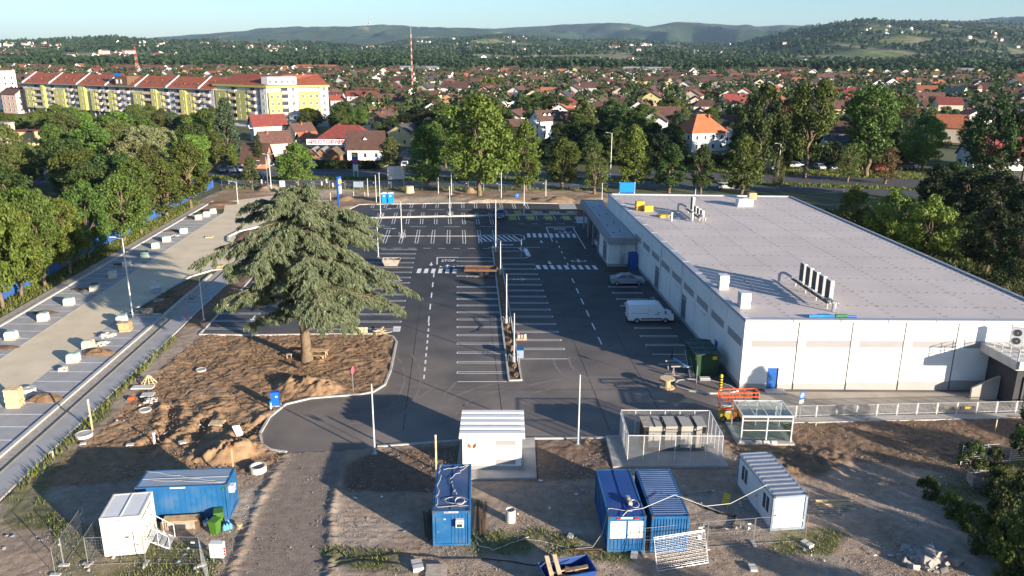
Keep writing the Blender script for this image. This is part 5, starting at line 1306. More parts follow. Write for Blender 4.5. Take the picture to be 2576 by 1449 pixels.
# ------------------------------------------------------------------ transformer hut, generator cage, trolley shelter
t = thing('transformer_hut', 'white utility hut with grey bands and five-ribbed flat metal roof', 'utility hut', (-3.7, 55.15, .16), .01)
m = MB(); m.box(0, 0, .3, 4.5, 3.9, 2.72); m.build('walls', MT['white_wall'], t)
m = MB(); m.box(-.03, -.03, 0, 4.53, 3.93, .3); m.build('plinth', MT['stripe_grey'], t)
for x, z0, z1, w in ((2.55, 2.05, 2.45, 1.5), (2.55, .42, .85, 1.5)):
 m = MB(); m.box(x, -.012, z0, x + w, -.002, z1); m.build('grey_band', MT['stripe_grey'], t)
m = MB(); m.box(2.02, -.02, .45, 2.06, -.003, 2.5); m.build('cable_duct', MT['plinth_grey'], t)
m = MB(); m.box(-.25, -.3, 2.72, 4.75, 4.2, 2.92); rf_ = m.build('roof', MT['white_metal'], t)
for i in range(5):
 m = MB(Matrix.Rotation(math.pi / 2, 4, 'Z')); c = -.05 + i * .93 + .25; m.extr([(c - .3, 2.925), (c - .2, 3.03), (c + .2, 3.03), (c + .3, 2.925)], -4.73, .23); m.build('roof_rib', MT['white_metal'], rf_)
m = MB(); m.box(4.51, .6, .35, 4.55, 1.6, 2.4); m.build('door', MT['plinth_grey'], t)
def mesh_frame(mb, p, q, h, r=.028, z=0):
 p = Vector((*p[:2], z)); q = Vector((*q[:2], z)); u = Vector((0, 0, h))
 mb.tube(p, p + u, r, 5); mb.tube(q, q + u, r, 5); mb.tube(p + u, q + u, r, 5); mb.tube(p + Vector((0, 0, .08)), q + Vector((0, 0, .08)), r, 5)
def mesh_wires(mb, p, q, h, nx, nz, r=.004, z=0, z0=.1):
 p = Vector((*p[:2], z)); q = Vector((*q[:2], z))
 for i in range(1, nx):
  a = p.lerp(q, i / nx); mb.tube(a + Vector((0, 0, z0)), a + Vector((0, 0, h)), r, 3, cap=False)
 for i in range(1, nz):
  zz = z0 + (h - z0) * i / nz; mb.tube(p + Vector((0, 0, zz)), q + Vector((0, 0, zz)), r, 3, cap=False)
t = thing('generator_cage', 'galvanised mesh cage on a concrete pad round the grey generator', 'cage', (9.1, 56.45, .18))
CW, CD, CH = 7.35, 4.55, 2.25
sides = [((0, 0), (CW, 0), 6), ((CW, 0), (CW, CD), 4), ((CW, CD), (0, CD), 6), ((0, CD), (0, 0), 4)]
for p, q, n_ in sides:
 for i in range(n_):
  a = Vector(p).lerp(Vector(q), i / n_); b = Vector(p).lerp(Vector(q), (i + 1) / n_)
  m = MB(); m.tube((*a, 0), (*a, CH), .035, 6); m.build('post', MT['galv_pale'], t)
  m = MB(); m.tube((*a, CH), (*b, CH), .04, 5); r_ = m.build('rail', MT['galv_pale'], t)
  m = MB(); mesh_wires(m, a, b, CH - .02, 18, 30, .004, 0, .12); m.build('wire_mesh', MT['galv_pale'], r_)
t = thing('generator', 'long grey generator set with black bands inside the mesh cage', 'generator', (10.55, 58.1, .2), .02)
m = MB(); m.box(.05, .05, .28, 4.95, 1.75, 2.12); GH_ = mat('housing_grey', (.34, .32, .28), .55, .06); m.build('housing', GH_, t)
m = MB(); m.box(-.02, 0, 0, 5.0, 1.8, .28); m.build('base_frame', MT['black'], t)
for x, w in ((.02, .42), (1.52, .25), (2.75, .28), (4.0, .25), (4.72, .26)):
 m = MB(); m.box(x, .03, .28, x + w, 1.77, 2.15); m.build('black_band', MT['black'], t)
for x0, x1 in ((-.05, .75), (.95, 1.48), (1.8, 2.72), (3.06, 3.97), (4.28, 5.03)):
 m = MB(); m.box(x0, -.04, 2.155, x1, 1.84, 2.2); m.build('roof_plate', GH_ if x0 > .5 else MT['timber_grey'], t)
for x in (.72, 2.2, 3.5, 4.5):
 m = MB(); m.box(x - .2, .03, .4, x + .45, .048, 1.55); d_ = m.build('door', GH_, t); m = MB(); m.box(x + .1, .0, .5, x + .13, .03, 1.5); m.build('door_post', MT['dark_metal'], d_)
for x, y in ((1.62, .9), (4.1, 1.5)): m = MB(); m.tube((x, y, 2.15), (x, y, 2.4), .08, 8); m.build('exhaust', MT['black'], t)
text_mesh('lettering', 'TEHNOLIN', .22, MT['dark_metal'], t, (2.3, .025, 1.88), (math.pi / 2, 0, 0))
def mitsu(x):
 m = MB(); r = .075
 for k in range(3):
  a = math.pi / 2 + k * 2.0944; c, s_ = math.cos(a), math.sin(a); u = lambda f, g: (x + r * (f * c - g * s_), .022, 1.88 + r * (f * s_ + g * c))
  m.add([u(0, 0), u(.6, -.35), u(1.2, 0), u(.6, .35)], [(0, 1, 2, 3)])
 m.build('emblem', MT['plastic_white'], t)
mitsu(1.65); mitsu(4.12)
t = thing('trolley_shelter', 'empty glazed trolley shelter with pale steel frame and white lintel', 'shelter', (18.95, 59.95, .15), .0)
SW, SD, SH = 4.1, 3.0, 2.35
m = MB()
for x in (0, SW / 2, SW):
 m.box(x - .05, -.05, 0, x + .05, .05, SH - .14); m.box(x - .05, SD - .05, 0, x + .05, SD + .05, SH - .14)
for y in (-.06, SD - .06): m.box(-.06, y, SH - .14, SW + .06, y + .12, SH)
for x in (-.05, SW - .05): m.box(x, .06, SH - .13, x + .1, SD - .06, SH - .005)
for z in (1.0, SH - .48): m.box(.05, -.035, z, SW / 2 - .05, .035, z + .06); m.box(SW / 2 + .05, -.035, z, SW - .05, .035, z + .06)
for i in range(1, 4): x = SW * i / 4; m.box(x - .025, .07, SH - .07, x + .025, SD - .07, SH - .01)
m.build('frame', MT['galv_pale'], t)
for x0, x1 in ((.05, SW / 2 - .05), (SW / 2 + .05, SW - .05)):
 for z0, z1 in ((.08, .98), (1.08, SH - .5)): m = MB(); m.box(x0, -.008, z0, x1, .008, z1); m.build('pane', MT['clear_glass'], t)
 m = MB(); m.box(x0, -.02, SH - .4, x1, .02, SH - .16); m.build('vent_grille', MT['dark_metal'], t)
for y in (0, SD): pass
for x in (0, SW): m = MB(); m.box(x - .008, .07, .08, x + .008, SD - .07, SH - .2); m.build('pane', MT['clear_glass'], t)
for i in range(4): m = MB(); x = SW * i / 4; m.box(x + .05, .08, SH - .05, x + SW / 4 - .05, SD - .08, SH - .035); m.build('roof_pane', MT['clear_glass'], t)
for i, (x, w) in enumerate(((18.75, 1.0), (20.1, .5), (20.75, .5), (21.4, .45))):
 t = thing('kerb_stone', 'pale kerb stone lying before the trolley shelter, %s from the left' % ORD[i], 'kerb stone', (x, 59.72, .15), 0, 'kerb stones before the trolley shelter'); m = MB(); m.box(0, -.1, 0, w, .1, .2); m.build('block', MT['concrete_pale'], t)
# scissor lift
t = thing('scissor_lift', 'orange-railed yellow scissor lift parked behind the trolley shelter', 'scissor lift', (18.15, 64.3, 0), .06)
m = MB(); m.box(.05, -.35, .2, 2.0, .45, .85); m.build('chassis', MT['lift_yellow'], t)
m = MB(); m.box(.95, -.37, .25, 1.9, -.34, .7); m.build('side_panel', MT['orange'], t)
for x in (.35, 1.65):
 for y in (-.42, .52):
  m = MB(Matrix.Translation((x, y, .26)) @ Matrix.Rotation(math.pi / 2, 4, 'X')); m.lathe([(.14, -.1), (.26, -.09), (.26, .09), (.14, .1)], 14); w = m.build('wheel', MT['rubber'], t)
for i in range(4):
 m = MB(); z = .9 + i * .14
 m.ob((1.0, -.3, z + .07), (1.9, .06, .07), 0, 0, .07 if i % 2 else -.07); m.ob((1.0, .4, z + .07), (1.9, .06, .07), 0, 0, -.07 if i % 2 else .07); m.build('scissor_arm', MT['orange'], t)
m = MB(); m.box(0, -.42, 1.48, 3.3, .5, 1.6); m.build('platform', MT['grey_metal'], t)
m = MB()
for y in (-.4, .48):
 for z in (1.95, 2.3, 2.68): m.tube((0, y, z), (3.3, y, z), .045, 5)
 for x in (0, .95, 1.55, 2.3, 3.3): m.tube((x, y, 1.6), (x, y, 2.68), .04, 5)
for x in (0, 3.3):
 for z in (2.3, 2.68): m.tube((x, -.4, z), (x, .48, z), .045, 5)
m.build('guard_rail', MT['orange'], t)
m = MB(); m.box(3.0, -.3, 1.7, 3.25, .3, 2.6); m.build('control_box', MT['dark_metal'], t)
m = MB(); m.box(.25, -.43, 1.42, .9, -.425, 1.58); m.box(.5, -.37, .86, .95, -.36, 1.0); m.build('name_plate', MT['plastic_white'], t)
# pedestrian railing along the yard
t = thing('guard_railing', 'long galvanised pedestrian railing of barred panels along the yard in front of the store', 'railing', (0, 0, 0))
A_, B_ = Vector((23.3, 64.75, .02)), Vector((49.0, 66.35, .02))
NP = 14
m0 = MB(); PL = (B_ - A_).length / NP
m0.box(.06, -.02, .12, PL - .06, .02, .17); m0.box(.06, -.02, 1.05, PL - .06, .02, 1.1); m0.box(.06, -.02, .12, .1, .02, 1.1); m0.box(PL - .1, -.02, .12, PL - .06, .02, 1.1)
for i in range(14): x = .1 + (PL - .2) * (i + .5) / 14; m0.box(x - .012, -.012, .17, x + .012, .012, 1.05)
mp = m0.mesh('panel', MT['galv']); m1 = MB(); m1.box(-.035, -.035, 0, .035, .035, 1.12); m1.box(-.07, -.07, 0, .07, .07, .02); mq = m1.mesh('post', MT['galv_pale'])
an = math.atan2(B_.y - A_.y, B_.x - A_.x)
for i in range(NP):
 p = A_.lerp(B_, i / NP); inst('panel', mp, t, p, (0, 0, an)); inst('post', mq, t, p, (0, 0, an))
b = MB(); strip(b, [(23.5, 64.2), (49.2, 65.75)], 1.0, -.05, .05); struct('footpath', b, MT['concrete'])
b = MB(); strip(b, [(23.5, 63.65), (49.2, 65.2)], .12, -.05, .09); struct('kerb', b, MT['kerb'])
t = thing('white_bar_fence', 'white fence of thin horizontal bars at the right edge beyond the weeds', 'fence', (0, 0, 0))
p, q = Vector((*G2(2415, 1172), 0)), Vector((*G2(2600, 1158), 0))
for i in range(4): a = p.lerp(q, i / 3); m = MB(); m.tube(a, a + Vector((0, 0, 1.75)), .035, 5); m.build('post', MT['white_metal'], t)
for i in range(9): m = MB(); z = Vector((0, 0, .15 + i * .19)); m.tube(p + z, q + z, .015, 4); m.build('bar', MT['white_metal'], t)
t = thing('speed_bump', 'black and yellow striped kerb bar lying at the railing in front of the dock', 'kerb bar', (38.2, 66.7, .02), .07)
for i in range(8): m = MB(); m.box(i * .5, -.1, 0, i * .5 + .49, .1, .16); m.build('segment', MT['bollard_yellow'] if i % 2 == 0 else MT['black'], t)
# ------------------------------------------------------------------ temporary mesh fence panels
def fpanel(label, p, q, lean=None, group='temporary mesh fence panels', plate=True, h=2.0):
 p = Vector((*p[:2], 0)); q = Vector((*q[:2], 0)); d = q - p; L = d.length
 t = thing('mesh_fence_panel', label, 'fence panel', p, math.atan2(d.y, d.x), group)
 if lean: t.rotation_euler = (lean, 0, math.atan2(d.y, d.x))
 key = ('fp', round(L, 1), h)
 if key not in TREE:
  a = MB(); mesh_frame(a, (0, 0), (L, 0), h, .017); a.tube((0, 0, h * .55), (L, 0, h * .55), .008, 4)
  w = MB(); mesh_wires(w, (0, 0), (L, 0), h, int(L / .16), 9, .003, 0, .1)
  f = MB(); [f.box(x - .12, -.3, 0, x + .12, .3, .13) for x in (0,)]
  TREE[key] = (a.mesh('frame', MT['galv']), w.mesh('wire_mesh', MT['galv']), f.mesh('foot_block', MT['concrete']))
 a, w, f = TREE[key]
 inst('frame', a, t); inst('wire_mesh', w, t)
 if not lean: inst('foot_block', f, t)
 if plate: b = MB(); b.box(L * .85, -.02, h * .78, L * .92, -.012, h * .84); b.build('tag_plate', MT['plastic_white'], t)
 return t
for lab, p, q in (('fence panel slanting back beside the white sanitary cabin, outer left', (162, 1424), (217, 1338)), ('fence panel in front of the white sanitary cabin', (222, 1423), (366, 1418)), ('fence panel standing in tall grass right of the white sanitary cabin', (368, 1419), (508, 1421)), ('fence panel going back along the left wall of the white sanitary cabin', (222, 1420), (262, 1352)), ('fence panel turning towards the viewer by the white electric box', (508, 1424), (530, 1500)), ('fence panel cut by the bottom edge at the far left', (140, 1448), (160, 1424)),
                  ('fence panel in front of the blue steel container', (1620, 1397), (1776, 1380)), ('fence panel between the blue container and the white cabin, left of its post', (1778, 1379), (1893, 1371)), ('fence panel in front of the white and blue cabin', (1895, 1370), (2025, 1362))):
 fpanel(lab, G(*p), G(*q))
for i, (p, q, l) in enumerate((((1655, 1440), (1783, 1418), -.42), ((1652, 1434), (1780, 1413), -.36))): fpanel(['front fence panel of the two leaning back on the blue container', 'rear fence panel of the two leaning back on the blue container'][i], G(*p), G(*q), l)
for i in range(21): fpanel('mesh fence panel along the far road verge, %s from the left' % ordinal(i), (-66 + i * 3.5, 181.4 + .15 * math.sin(i)), (-66 + i * 3.5 + 3.4, 181.4 + .15 * math.sin(i + 1)), group='mesh fence panels along the far road')
t = thing('blue_fence', 'blue slatted fence behind the tree row along the left footpath', 'fence', (0, 0, 0))
sl_ = MB(); [sl_.box(i * .125 + .01, -.012, .12, i * .125 + .1, .012, 1.85) for i in range(20)]; sl_.box(0, .013, .4, 2.5, .045, .46); sl_.box(0, .013, 1.5, 2.5, .045, 1.56); ms_ = sl_.mesh('slat_panel', MT['blue_fence'])
po = MB(); po.box(-.04, -.04, 0, .04, .04, 2.0); mpo = po.mesh('post', MT['blue_fence'])
for i in range(50):
 y = 58 + i * 2.5; p = (SL(-64.3, y), y, 0); inst('slat_panel', ms_, t, p, (0, 0, math.atan2(2.5, -.1125))); inst('post', mpo, t, p)
# ------------------------------------------------------------------ poles and signs
def pole(label, bx, by, ty, kind='bare', r=.075, group='bare lamp posts around the car park', m='galv_pale', tx=None):
 p, h = HT(bx, by, ty)
 t = thing('lamp_post', label, 'lamp post', (p.x, p.y, 0), 0, group)
 b = MB(); b.tube((0, 0, 0), (0, 0, h), r, 8, r * .62); b.build('mast', MT[m], t)
 b = MB(); b.box(-.2, -.2, -.02, .2, .2, .1); b.build('base_plate', MT['galv'], t)
 if kind == 'arm': b = MB(); b.tube((0, 0, h - .05), (-1.0, .1, h + .12), .035, 5); b.ob((-1.2, .12, h + .14), (.6, .22, .1), -.1); b.build('lamp_arm', MT['galv_pale'], t)
 if kind == 'double':
  b = MB()
  for s_ in (-1, 1): b.tube((0, 0, h - .05), (s_ * .9, 0, h + .25), .035, 5); b.ob((s_ * 1.1, 0, h + .27), (.55, .22, .1))
  b.build('lamp_arm', MT['galv_pale'], t)
 if kind == 'hoops':
  b = MB()
  for k in range(4):
   a = k * 1.571; x, y = .45 * math.cos(a), .45 * math.sin(a); b.path([(x - .12, y, 0), (x - .12, y, .8), (x, y, .95), (x + .12, y, .8), (x + .12, y, 0)], .035, 5)
  b.build('guard_hoops', MT['galv'], t)
 return t
pole('bare post at the front edge of the lot, left of the white utility hut', 943, 1143, 965)
pole('bare post between the white utility hut and the generator cage', 1454, 1118, 943)
pole('tall lamp post in the old car park, standing among the paving pallets', 335, 801, 600, 'arm', .09)
pole('post at the edge of the paved walkway left of the cedar', 513, 806, 690)
pole('post in the planter at the near end between the bay rows', 1293, 912, 788, 'hoops')
pole('post in the planter beside the paint pails, second from the near end', 1274, 815, 689, 'hoops')
pole('post in the planter above the flatbed trailer', 1259, 690, 607, 'hoops')
pole('tall post at the far end of the long planter', 1247, 634, 502, 'hoops')
pole('post in the far lot row right of the cedar top, guarded by hoops', 1011, 598, 508, 'hoops'); pole('post at the left end of the far cross planter', 958, 549, 434, 'hoops'); pole('post partly behind the cedar boughs at its right', 952, 646, 559)
pole('post in the middle of the far cross planter', 1132, 544, 468, 'hoops'); pole('post behind the portable toilets', 947, 511, 440); pole('post at the far kerb behind the cross planter middle', 1136, 495, 435); pole('post at the far kerb, right part of the lot', 1261, 504, 432)
pole('post beside the yellow bays before the store entrance', 1318, 537, 462); pole('post on the dirt strip just left of the store entrance roof', 1514, 504, 460); pole('post at the far left corner of the store', 1749, 490, 457); pole('short post with square lamp on the dirt strip', 926, 495, 449); pole('short lamp post on the dirt strip before the largest tree', 1103, 490, 446); pole('short lamp post on the dirt strip under the road trees', 1373, 495, 453)
pole('white double-arm street lamp at the road left of the round tree', 683, 482, 390, 'double', .1, 'street lamps'); pole('white lamp post beside the double-arm lamp', 675, 480, 395, 'bare', .08); pole('lamp post with single arm on the sand road end', 599, 513, 458, 'arm')
pole('tall white street lamp on the grass verge at the right', 1956, 450, 362, 'arm', .1, 'street lamps'); pole('white lamp post at the far right in the shaded side street', 2427, 432, 392, 'double', .1, 'street lamps'); pole('wooden pole beside the white estate car', 2310, 428, 380, 'bare', .12, 'street lamps', 'timber_dark'); pole('lamp post between the road trees behind the store', 1535, 452, 335, 'arm', .1, 'street lamps'); pole('lamp post in front of the apartment block', 523, 306, 255, 'arm', .12, 'street lamps'); pole('lamp post in the grove before the apartment block', 333, 306, 255, 'arm', .12, 'street lamps'); pole('white curved lamp rising out of the left grove', 366, 395, 348, 'arm', .1, 'street lamps')
def sign(label, bx, by, ty, shape, m, rz=0.0, r=.32, cat='road sign', name='road_sign', extra=None):
 p, h = HT(bx, by, ty); t = thing(name, label, cat, (p.x, p.y, 0), rz)
 b = MB(); b.tube((0, 0, 0), (0, 0, h), .032, 6); b.build('post', MT['galv'], t)
 b = MB(Matrix.Translation((0, -.04, h - r)) @ Matrix.Rotation(math.pi / 2, 4, 'X')); n_ = {'oct': 8, 'disc': 20}[shape]
 b.lathe([(r, 0), (r, .012)], n_); d = b.build('disc', MT[m], t)
 if extra: extra(t, h, r, d)
 return t
sign('pink-red octagon sign seen edge-on at the corner of the earth island', 889, 989, 922, 'oct', 'pink_sign', 1.35, .38)
def stop_x(t, h, r, d):
 b = MB(Matrix.Translation((0, -.053, h - r)) @ Matrix.Rotation(math.pi / 2, 4, 'X')); b.lathe([(r * .88, 0), (r * .88, .006)], 8); b.build('red_face', MT['sign_red'], d)
 text_mesh('lettering', 'STOP', r * .72, MT['plastic_white'], t, (0, -.064, h - r), (math.pi / 2, 0, 0))
sign('red stop sign with white letters before the store entrance', 1454, 560, 533, 'oct', 'plastic_white', 0.1, .45, extra=stop_x)
def nop_x(t, h, r, d):
 b = MB(Matrix.Translation((0, -.053, h - r)) @ Matrix.Rotation(math.pi / 2, 4, 'X')); b.lathe([(r * .72, 0), (r * .72, .006)], 20); b.build('face', MT['blue_pale'], d)
 b = MB(); b.box(-.28, -.05, h - 2 * r - .42, .28, -.035, h - 2 * r - .05); b.build('supplement_plate', MT['stripe_grey'], t)
sign('round blue-rimmed sign with plate below it at the yard railing', 2009, 1064, 984, 'disc', 'blue_sign', .5, .36, extra=nop_x)
sign('thin round sign at the planter beside the hatched island', 1311, 648, 600, 'disc', 'grey_metal', 1.5, .2)
t = sign('grey post with folded sign on the small traffic island', 1750, 985, 910, 'disc', 'galv', 1.5, .2)
t = thing('striped_bollard', 'black and yellow striped post on the traffic island at the store corner', 'bollard', G(1812, 981, .1))
for i in range(11): b = MB(); b.lathe([(.15, i * .13), (.15, i * .13 + .129)], 12); b.build('band', MT['bollard_yellow'] if i % 2 == 0 else MT['black'], t)
b = MB(); b.lathe([(.15, 1.43), (.15, 1.5), (.11, 1.58), (.02, 1.62)], 12); b.build('cap', MT['bollard_yellow'], t)
t = thing('bollard', 'dark round bollard in the bays left of the green hut', 'bollard', G(1690, 900)); b = MB(); b.tube((0, 0, 0), (0, 0, .95), .07, 8); b.build('post', MT['dark_metal'], t); b = MB(); b.tube((0, 0, 0), (0, 0, .06), .2, 8); b.build('base', MT['dark_metal'], t)
# pylon sign
t = thing('pylon_sign', 'tall blue pylon sign with yellow disc and white info panel at the lot entrance', 'pylon sign', (-35.2, 162.2, 0), 1.2, None, (.74, .74, .74))
b = MB(); b.box(-.95, -.2, 0, -.62, .2, 8.1); b.build('mast', MT['blue_sign'], t); b = MB(); b.box(-.6, -.18, 3.3, .9, .18, 8.0); bd = b.build('panel', MT['blue_sign'], t)
b = MB(Matrix.Translation((.15, -.19, 6.7)) @ Matrix.Rotation(math.pi / 2, 4, 'X')); b.lathe([(.72, 0), (.72, .02)], 24); lg = b.build('logo_disc', MT['sign_yellow'], bd)
b = MB(Matrix.Translation((.15, -.18, 6.7)) @ Matrix.Rotation(math.pi / 2, 4, 'X')); b.lathe([(.80, 0), (.80, .015)], 24); b.build('logo_rim', MT['sign_red'], bd)
text_mesh('logo_lettering', 'LiDL', .5, MT['blue_sign'], bd, (.15, -.225, 6.7), (math.pi / 2, 0, 0), bold=.02)
b = MB(); b.box(-.5, -.2, 3.4, .8, -.185, 5.5); ip = b.build('info_panel', MT['plastic_white'], t)
for i in range(4): b = MB(); b.box(-.4, -.21, 3.55 + i * .48, .7, -.202, 3.9 + i * .48); b.build('info_line', MT['grey_metal'], ip)
def board(label, x0, x1, by, y0, y1, m, legs, cat='billboard', name='billboard', grid=None, rz=0.0):
 p0, h1 = HT(x0, by, y0); _, h0 = HT(x0, by, y1); p1 = G(x1, by)
 d = p1 - p0; t = thing(name, label, cat, (p0.x, p0.y, 0), math.atan2(d.y, d.x) + rz); w = d.length
 b = MB(); b.box(0, -.06, h0, w, .06, h1); bo = b.build('board', MT[m], t)
 for f in legs: b = MB(); b.box(w * f - .08, .0 + .061, 0, w * f + .08, .2, h1 - .1 if legs != (0, 1) else h1 + .1); b.build('leg', MT['galv_pale'], t)
 if grid:
  for i in range(1, grid[0]): b = MB(); b.box(w * i / grid[0] - .02, -.07, h0, w * i / grid[0] + .02, -.061, h1); b.build('joint', MT['grey_metal'], bo)
  for j in range(1, grid[1]): z = h0 + (h1 - h0) * j / grid[1]; b = MB(); b.box(0, -.075, z - .02, w, -.061, z + .02); b.build('joint', MT['grey_metal'], bo)
 return t, w, h0, h1, bo
board('blank white billboard at the roadside with grey panel joints', 976, 1019, 470, 419, 452, 'plastic_white', (.06, .94), grid=(4, 3), rz=.25)
board('plain blue sign board on two white posts behind the store roof', 1558, 1596, 492, 459, 484, 'blue_plastic', (0, 1), 'sign board', 'sign_board')
t, w, h0, h1, bo = board('blue advertising board with yellow and red print beside the restaurant hedge', 887, 904, 445, 383, 412, 'blue_sign', (.2, .8), rz=-.25)
b = MB(); b.box(w * .1, -.075, h0 + (h1 - h0) * .62, w * .75, -.062, h0 + (h1 - h0) * .9); b.build('yellow_print', MT['sign_yellow'], bo); b = MB(); b.box(w * .2, -.075, h0 + (h1 - h0) * .12, w * .85, -.062, h0 + (h1 - h0) * .4); b.build('red_print', MT['sign_red'], bo)
b = MB(); b.box(w * .15, -.08, h0 * .45, w * .95, .05, h0 * .95); b.build('lower_board', MT['plastic_white'], t)
for lab, px, py, m, w, h in (('light blue notice on the far road fence', 906, 474, 'blue_pale', 2.2, 1.3), ('white notice on the far road fence left of the round tree', 722, 470, 'plastic_white', 1.2, 1.4)):
 p = G(px, py); t = thing('notice_board', lab, 'notice', (p.x, 181.2, 0)); b = MB(); b.box(-w / 2, -.02, .6, w / 2, .02, .6 + h); b.build('sheet', MT[m], t); b = MB(); b.tube((-w / 2, .03, 0), (-w / 2, .03, 2), .03, 5); b.tube((w / 2, .03, 0), (w / 2, .03, 2), .03, 5); b.build('post', MT['galv'], t)
# road-edge marker posts
for i, (px, py) in enumerate(((577, 466), (622, 466), (659, 465), (810, 470), (822, 463), (713, 466), (838, 474), (2027, 448), (2122, 488))):
 p = G(px, py); t = thing('marker_post', 'white and red marker post at the road edge, %s from the left' % ORD[i], 'marker post', p, 0, 'marker posts'); b = MB(); b.box(-.15, -.04, .35, .15, .04, 1.25); b.build('upper', MT['plastic_white'], t); b = MB(); b.box(-.15, -.04, 0, .15, .04, .35); b.build('lower', MT['sign_red'], t)
# ------------------------------------------------------------------ pallets and paving stacks
pm = MB()
for i in range(7): pm.box(-.6 + i * .175, -.5, .12, -.6 + i * .175 + .13, .5, .144)
for y in (-.5, -.06, .38): pm.box(-.6, y, .02, .6, y + .12, .12)
for y in (-.5, -.06, .38): pm.box(-.6, y, 0, .6, y + .12, .02)
PAL = {k: pm.mesh('pallet', MT[k]) for k in ('timber', 'timber_pale', 'timber_grey', 'timber_dark')}
def pal_thing(label, loc, rz, k='timber_pale', group='pallets', tilt=None):
 t = thing('pallet', label, 'pallet', loc, rz, group)
 if tilt: t.rotation_euler = (tilt, 0, rz)
 inst('slats', PAL[k], t); return t
def pav_load(label, px, py, rz=.3, h=.85, top='wrap_green', side='wrap_white', w=1.1, d=.95, s=None):
 r = random.Random(int(px * 7 + py)); p = G(px, py)
 t = thing('paving_load', label, 'pallet load', (p.x, p.y, .02), rz, 'wrapped pallets of paving blocks')
 inst('pallet_base', PAL['timber_pale'], t)
 V = []
 for z, q in ((.146, 1.0), (.35, 1.02), (.6, 1.0), (h, .96), (h + .10, .72)):
  for x, y in ((-1, -1), (-.35, -1.03), (.3, -1), (1, -1), (1.03, -.2), (1, 1), (.3, 1.03), (-.35, 1), (-1, 1), (-1.03, .1)):
   V.append((x * w / 2 * q + r.uniform(-.025, .025), y * d / 2 * q + r.uniform(-.025, .025), z + (r.uniform(-.04, .04) if z >= h else 0)))
 n = 10; F = [(j * n + i, j * n + (i + 1) % n, (j + 1) * n + (i + 1) % n, (j + 1) * n + i) for j in range(4) for i in range(n)]
 V.append((0, 0, h + .12)); F += [(4 * n + i, 4 * n + (i + 1) % n, 5 * n) for i in range(n)]
 b = MB(); b.add(V[:4 * n], F[:3 * n]); b.build('wrapped_blocks', MT[side], t)
 b = MB(); b.add(V[3 * n:], [tuple(k - 3 * n for k in f) for f in F[3 * n:]]); b.build('top_sheet', MT[top], t)
 return t
for lab, px, py, top, side in (('farthest paving pallet in the left bay row', 537, 537, 'wrap_white', 'wrap_white'), ('paving pallet, second from the far end of the left bay row', 520, 545, 'wrap_white', 'wrap_white'), ('paving pallet, third from the far end of the left bay row', 500, 552, 'wrap_green', 'wrap_white'), ('square paving pallet alone right of the soil patch in the left bay row', 463, 587, 'wrap_green', 'wrap_white'), ('paving pallet in the left bay row, next nearer after the one by the soil patch', 420, 608, 'wrap_green', 'wrap_white'), ('paving pallet beside a crumpled green sheet in the left bay row', 392, 624, 'wrap_green', 'wrap_white'), ('dark green covered paving pallet in the left bay row', 365, 647, 'tarp_green', 'wrap_green'), ('paving pallet left of the tall lamp post', 320, 671, 'wrap_green', 'wrap_white'), ('grey half-open paving pallet in the shade of the left bay row', 284, 697, 'wrap_green', 'paver_stack'), ('green covered paving pallet at the shade edge of the left bay row', 239, 731, 'tarp_green', 'paver_stack'), ('sunlit white-wrapped paving pallet, third from the left frame edge', 175, 767, 'wrap_green', 'wrap_white'), ('sunlit white-wrapped paving pallet on the soil patch, second from the left frame edge', 110, 806, 'wrap_green', 'wrap_white'), ('sunlit white-wrapped paving pallet nearest the left frame edge', 30, 853, 'wrap_green', 'wrap_white'),
                             ('blue-white bag of paving at the far end of the right bay row', 393, 738, 'wrap_white', 'blue_pale'), ('green topped pallet behind the stack of empty pallets', 308, 812, 'wrap_green', 'wrap_white'), ('tan wrapped pallet in the right bay row', 224, 877, 'wrap_tan', 'wrap_tan'), ('white wrapped pallet with green top beside the tan one', 186, 910, 'wrap_green', 'wrap_white')):
 pav_load(lab, px, py, .25 + .1 * math.sin(px), .85, top, side)
def loose(label, px, py, n, w, seed, m='paver_stack', z=0.02, size=(.42, .24, .12), name='paver_pile', hgt=.5, cat='block pile'):
 p = G(px, py); t = thing(name, label, cat, (p.x, p.y, z), .3); r = random.Random(seed)
 me = MB().box(-size[0] / 2, -size[1] / 2, 0, size[0] / 2, size[1] / 2, size[2]).mesh('block', MT[m])
 for i in range(n):
  q = r.random(); inst('block', me, t, (r.uniform(-w, w) * (1 - q * .6), r.uniform(-w, w) * .8 * (1 - q * .6), q * hgt * r.random()), (r.uniform(-.25, .25), r.uniform(-.25, .25), r.uniform(0, 6.28)))
 return t
loose('untidy heap of grey paving blocks beside the empty pallets', 272, 846, 40, .95, 1); loose('low spread of grey paving blocks near the tan pallet', 255, 868, 26, .8, 2, hgt=.3); loose('small pile of grey blocks on a pallet by the soil bed', 159, 934, 16, .5, 3, hgt=.4); loose('pile of paving blocks in the shade by the tall lamp post', 352, 786, 22, .8, 4, hgt=.35); loose('row of loose grey bricks on the earth near the walkway', 380, 1012, 14, .7, 5, hgt=.15, z=.12); loose('scattered blocks by the far soil patch', 440, 594, 8, .8, 6, hgt=.1)
def pstack(label0, px, py, n, rz, k, lean=0, z=0.02):
 p = G(px, py)
 for i in range(n): pal_thing('%s, %s' % (label0, 'bottom one' if i == 0 else 'top one' if i == n - 1 else '%s from the bottom' % ORD[i]), (p.x + lean * i + rnd.uniform(-.04, .04), p.y + rnd.uniform(-.04, .04), z + i * .146), rz + rnd.uniform(-.07, .07), k, 'stacked empty pallets')
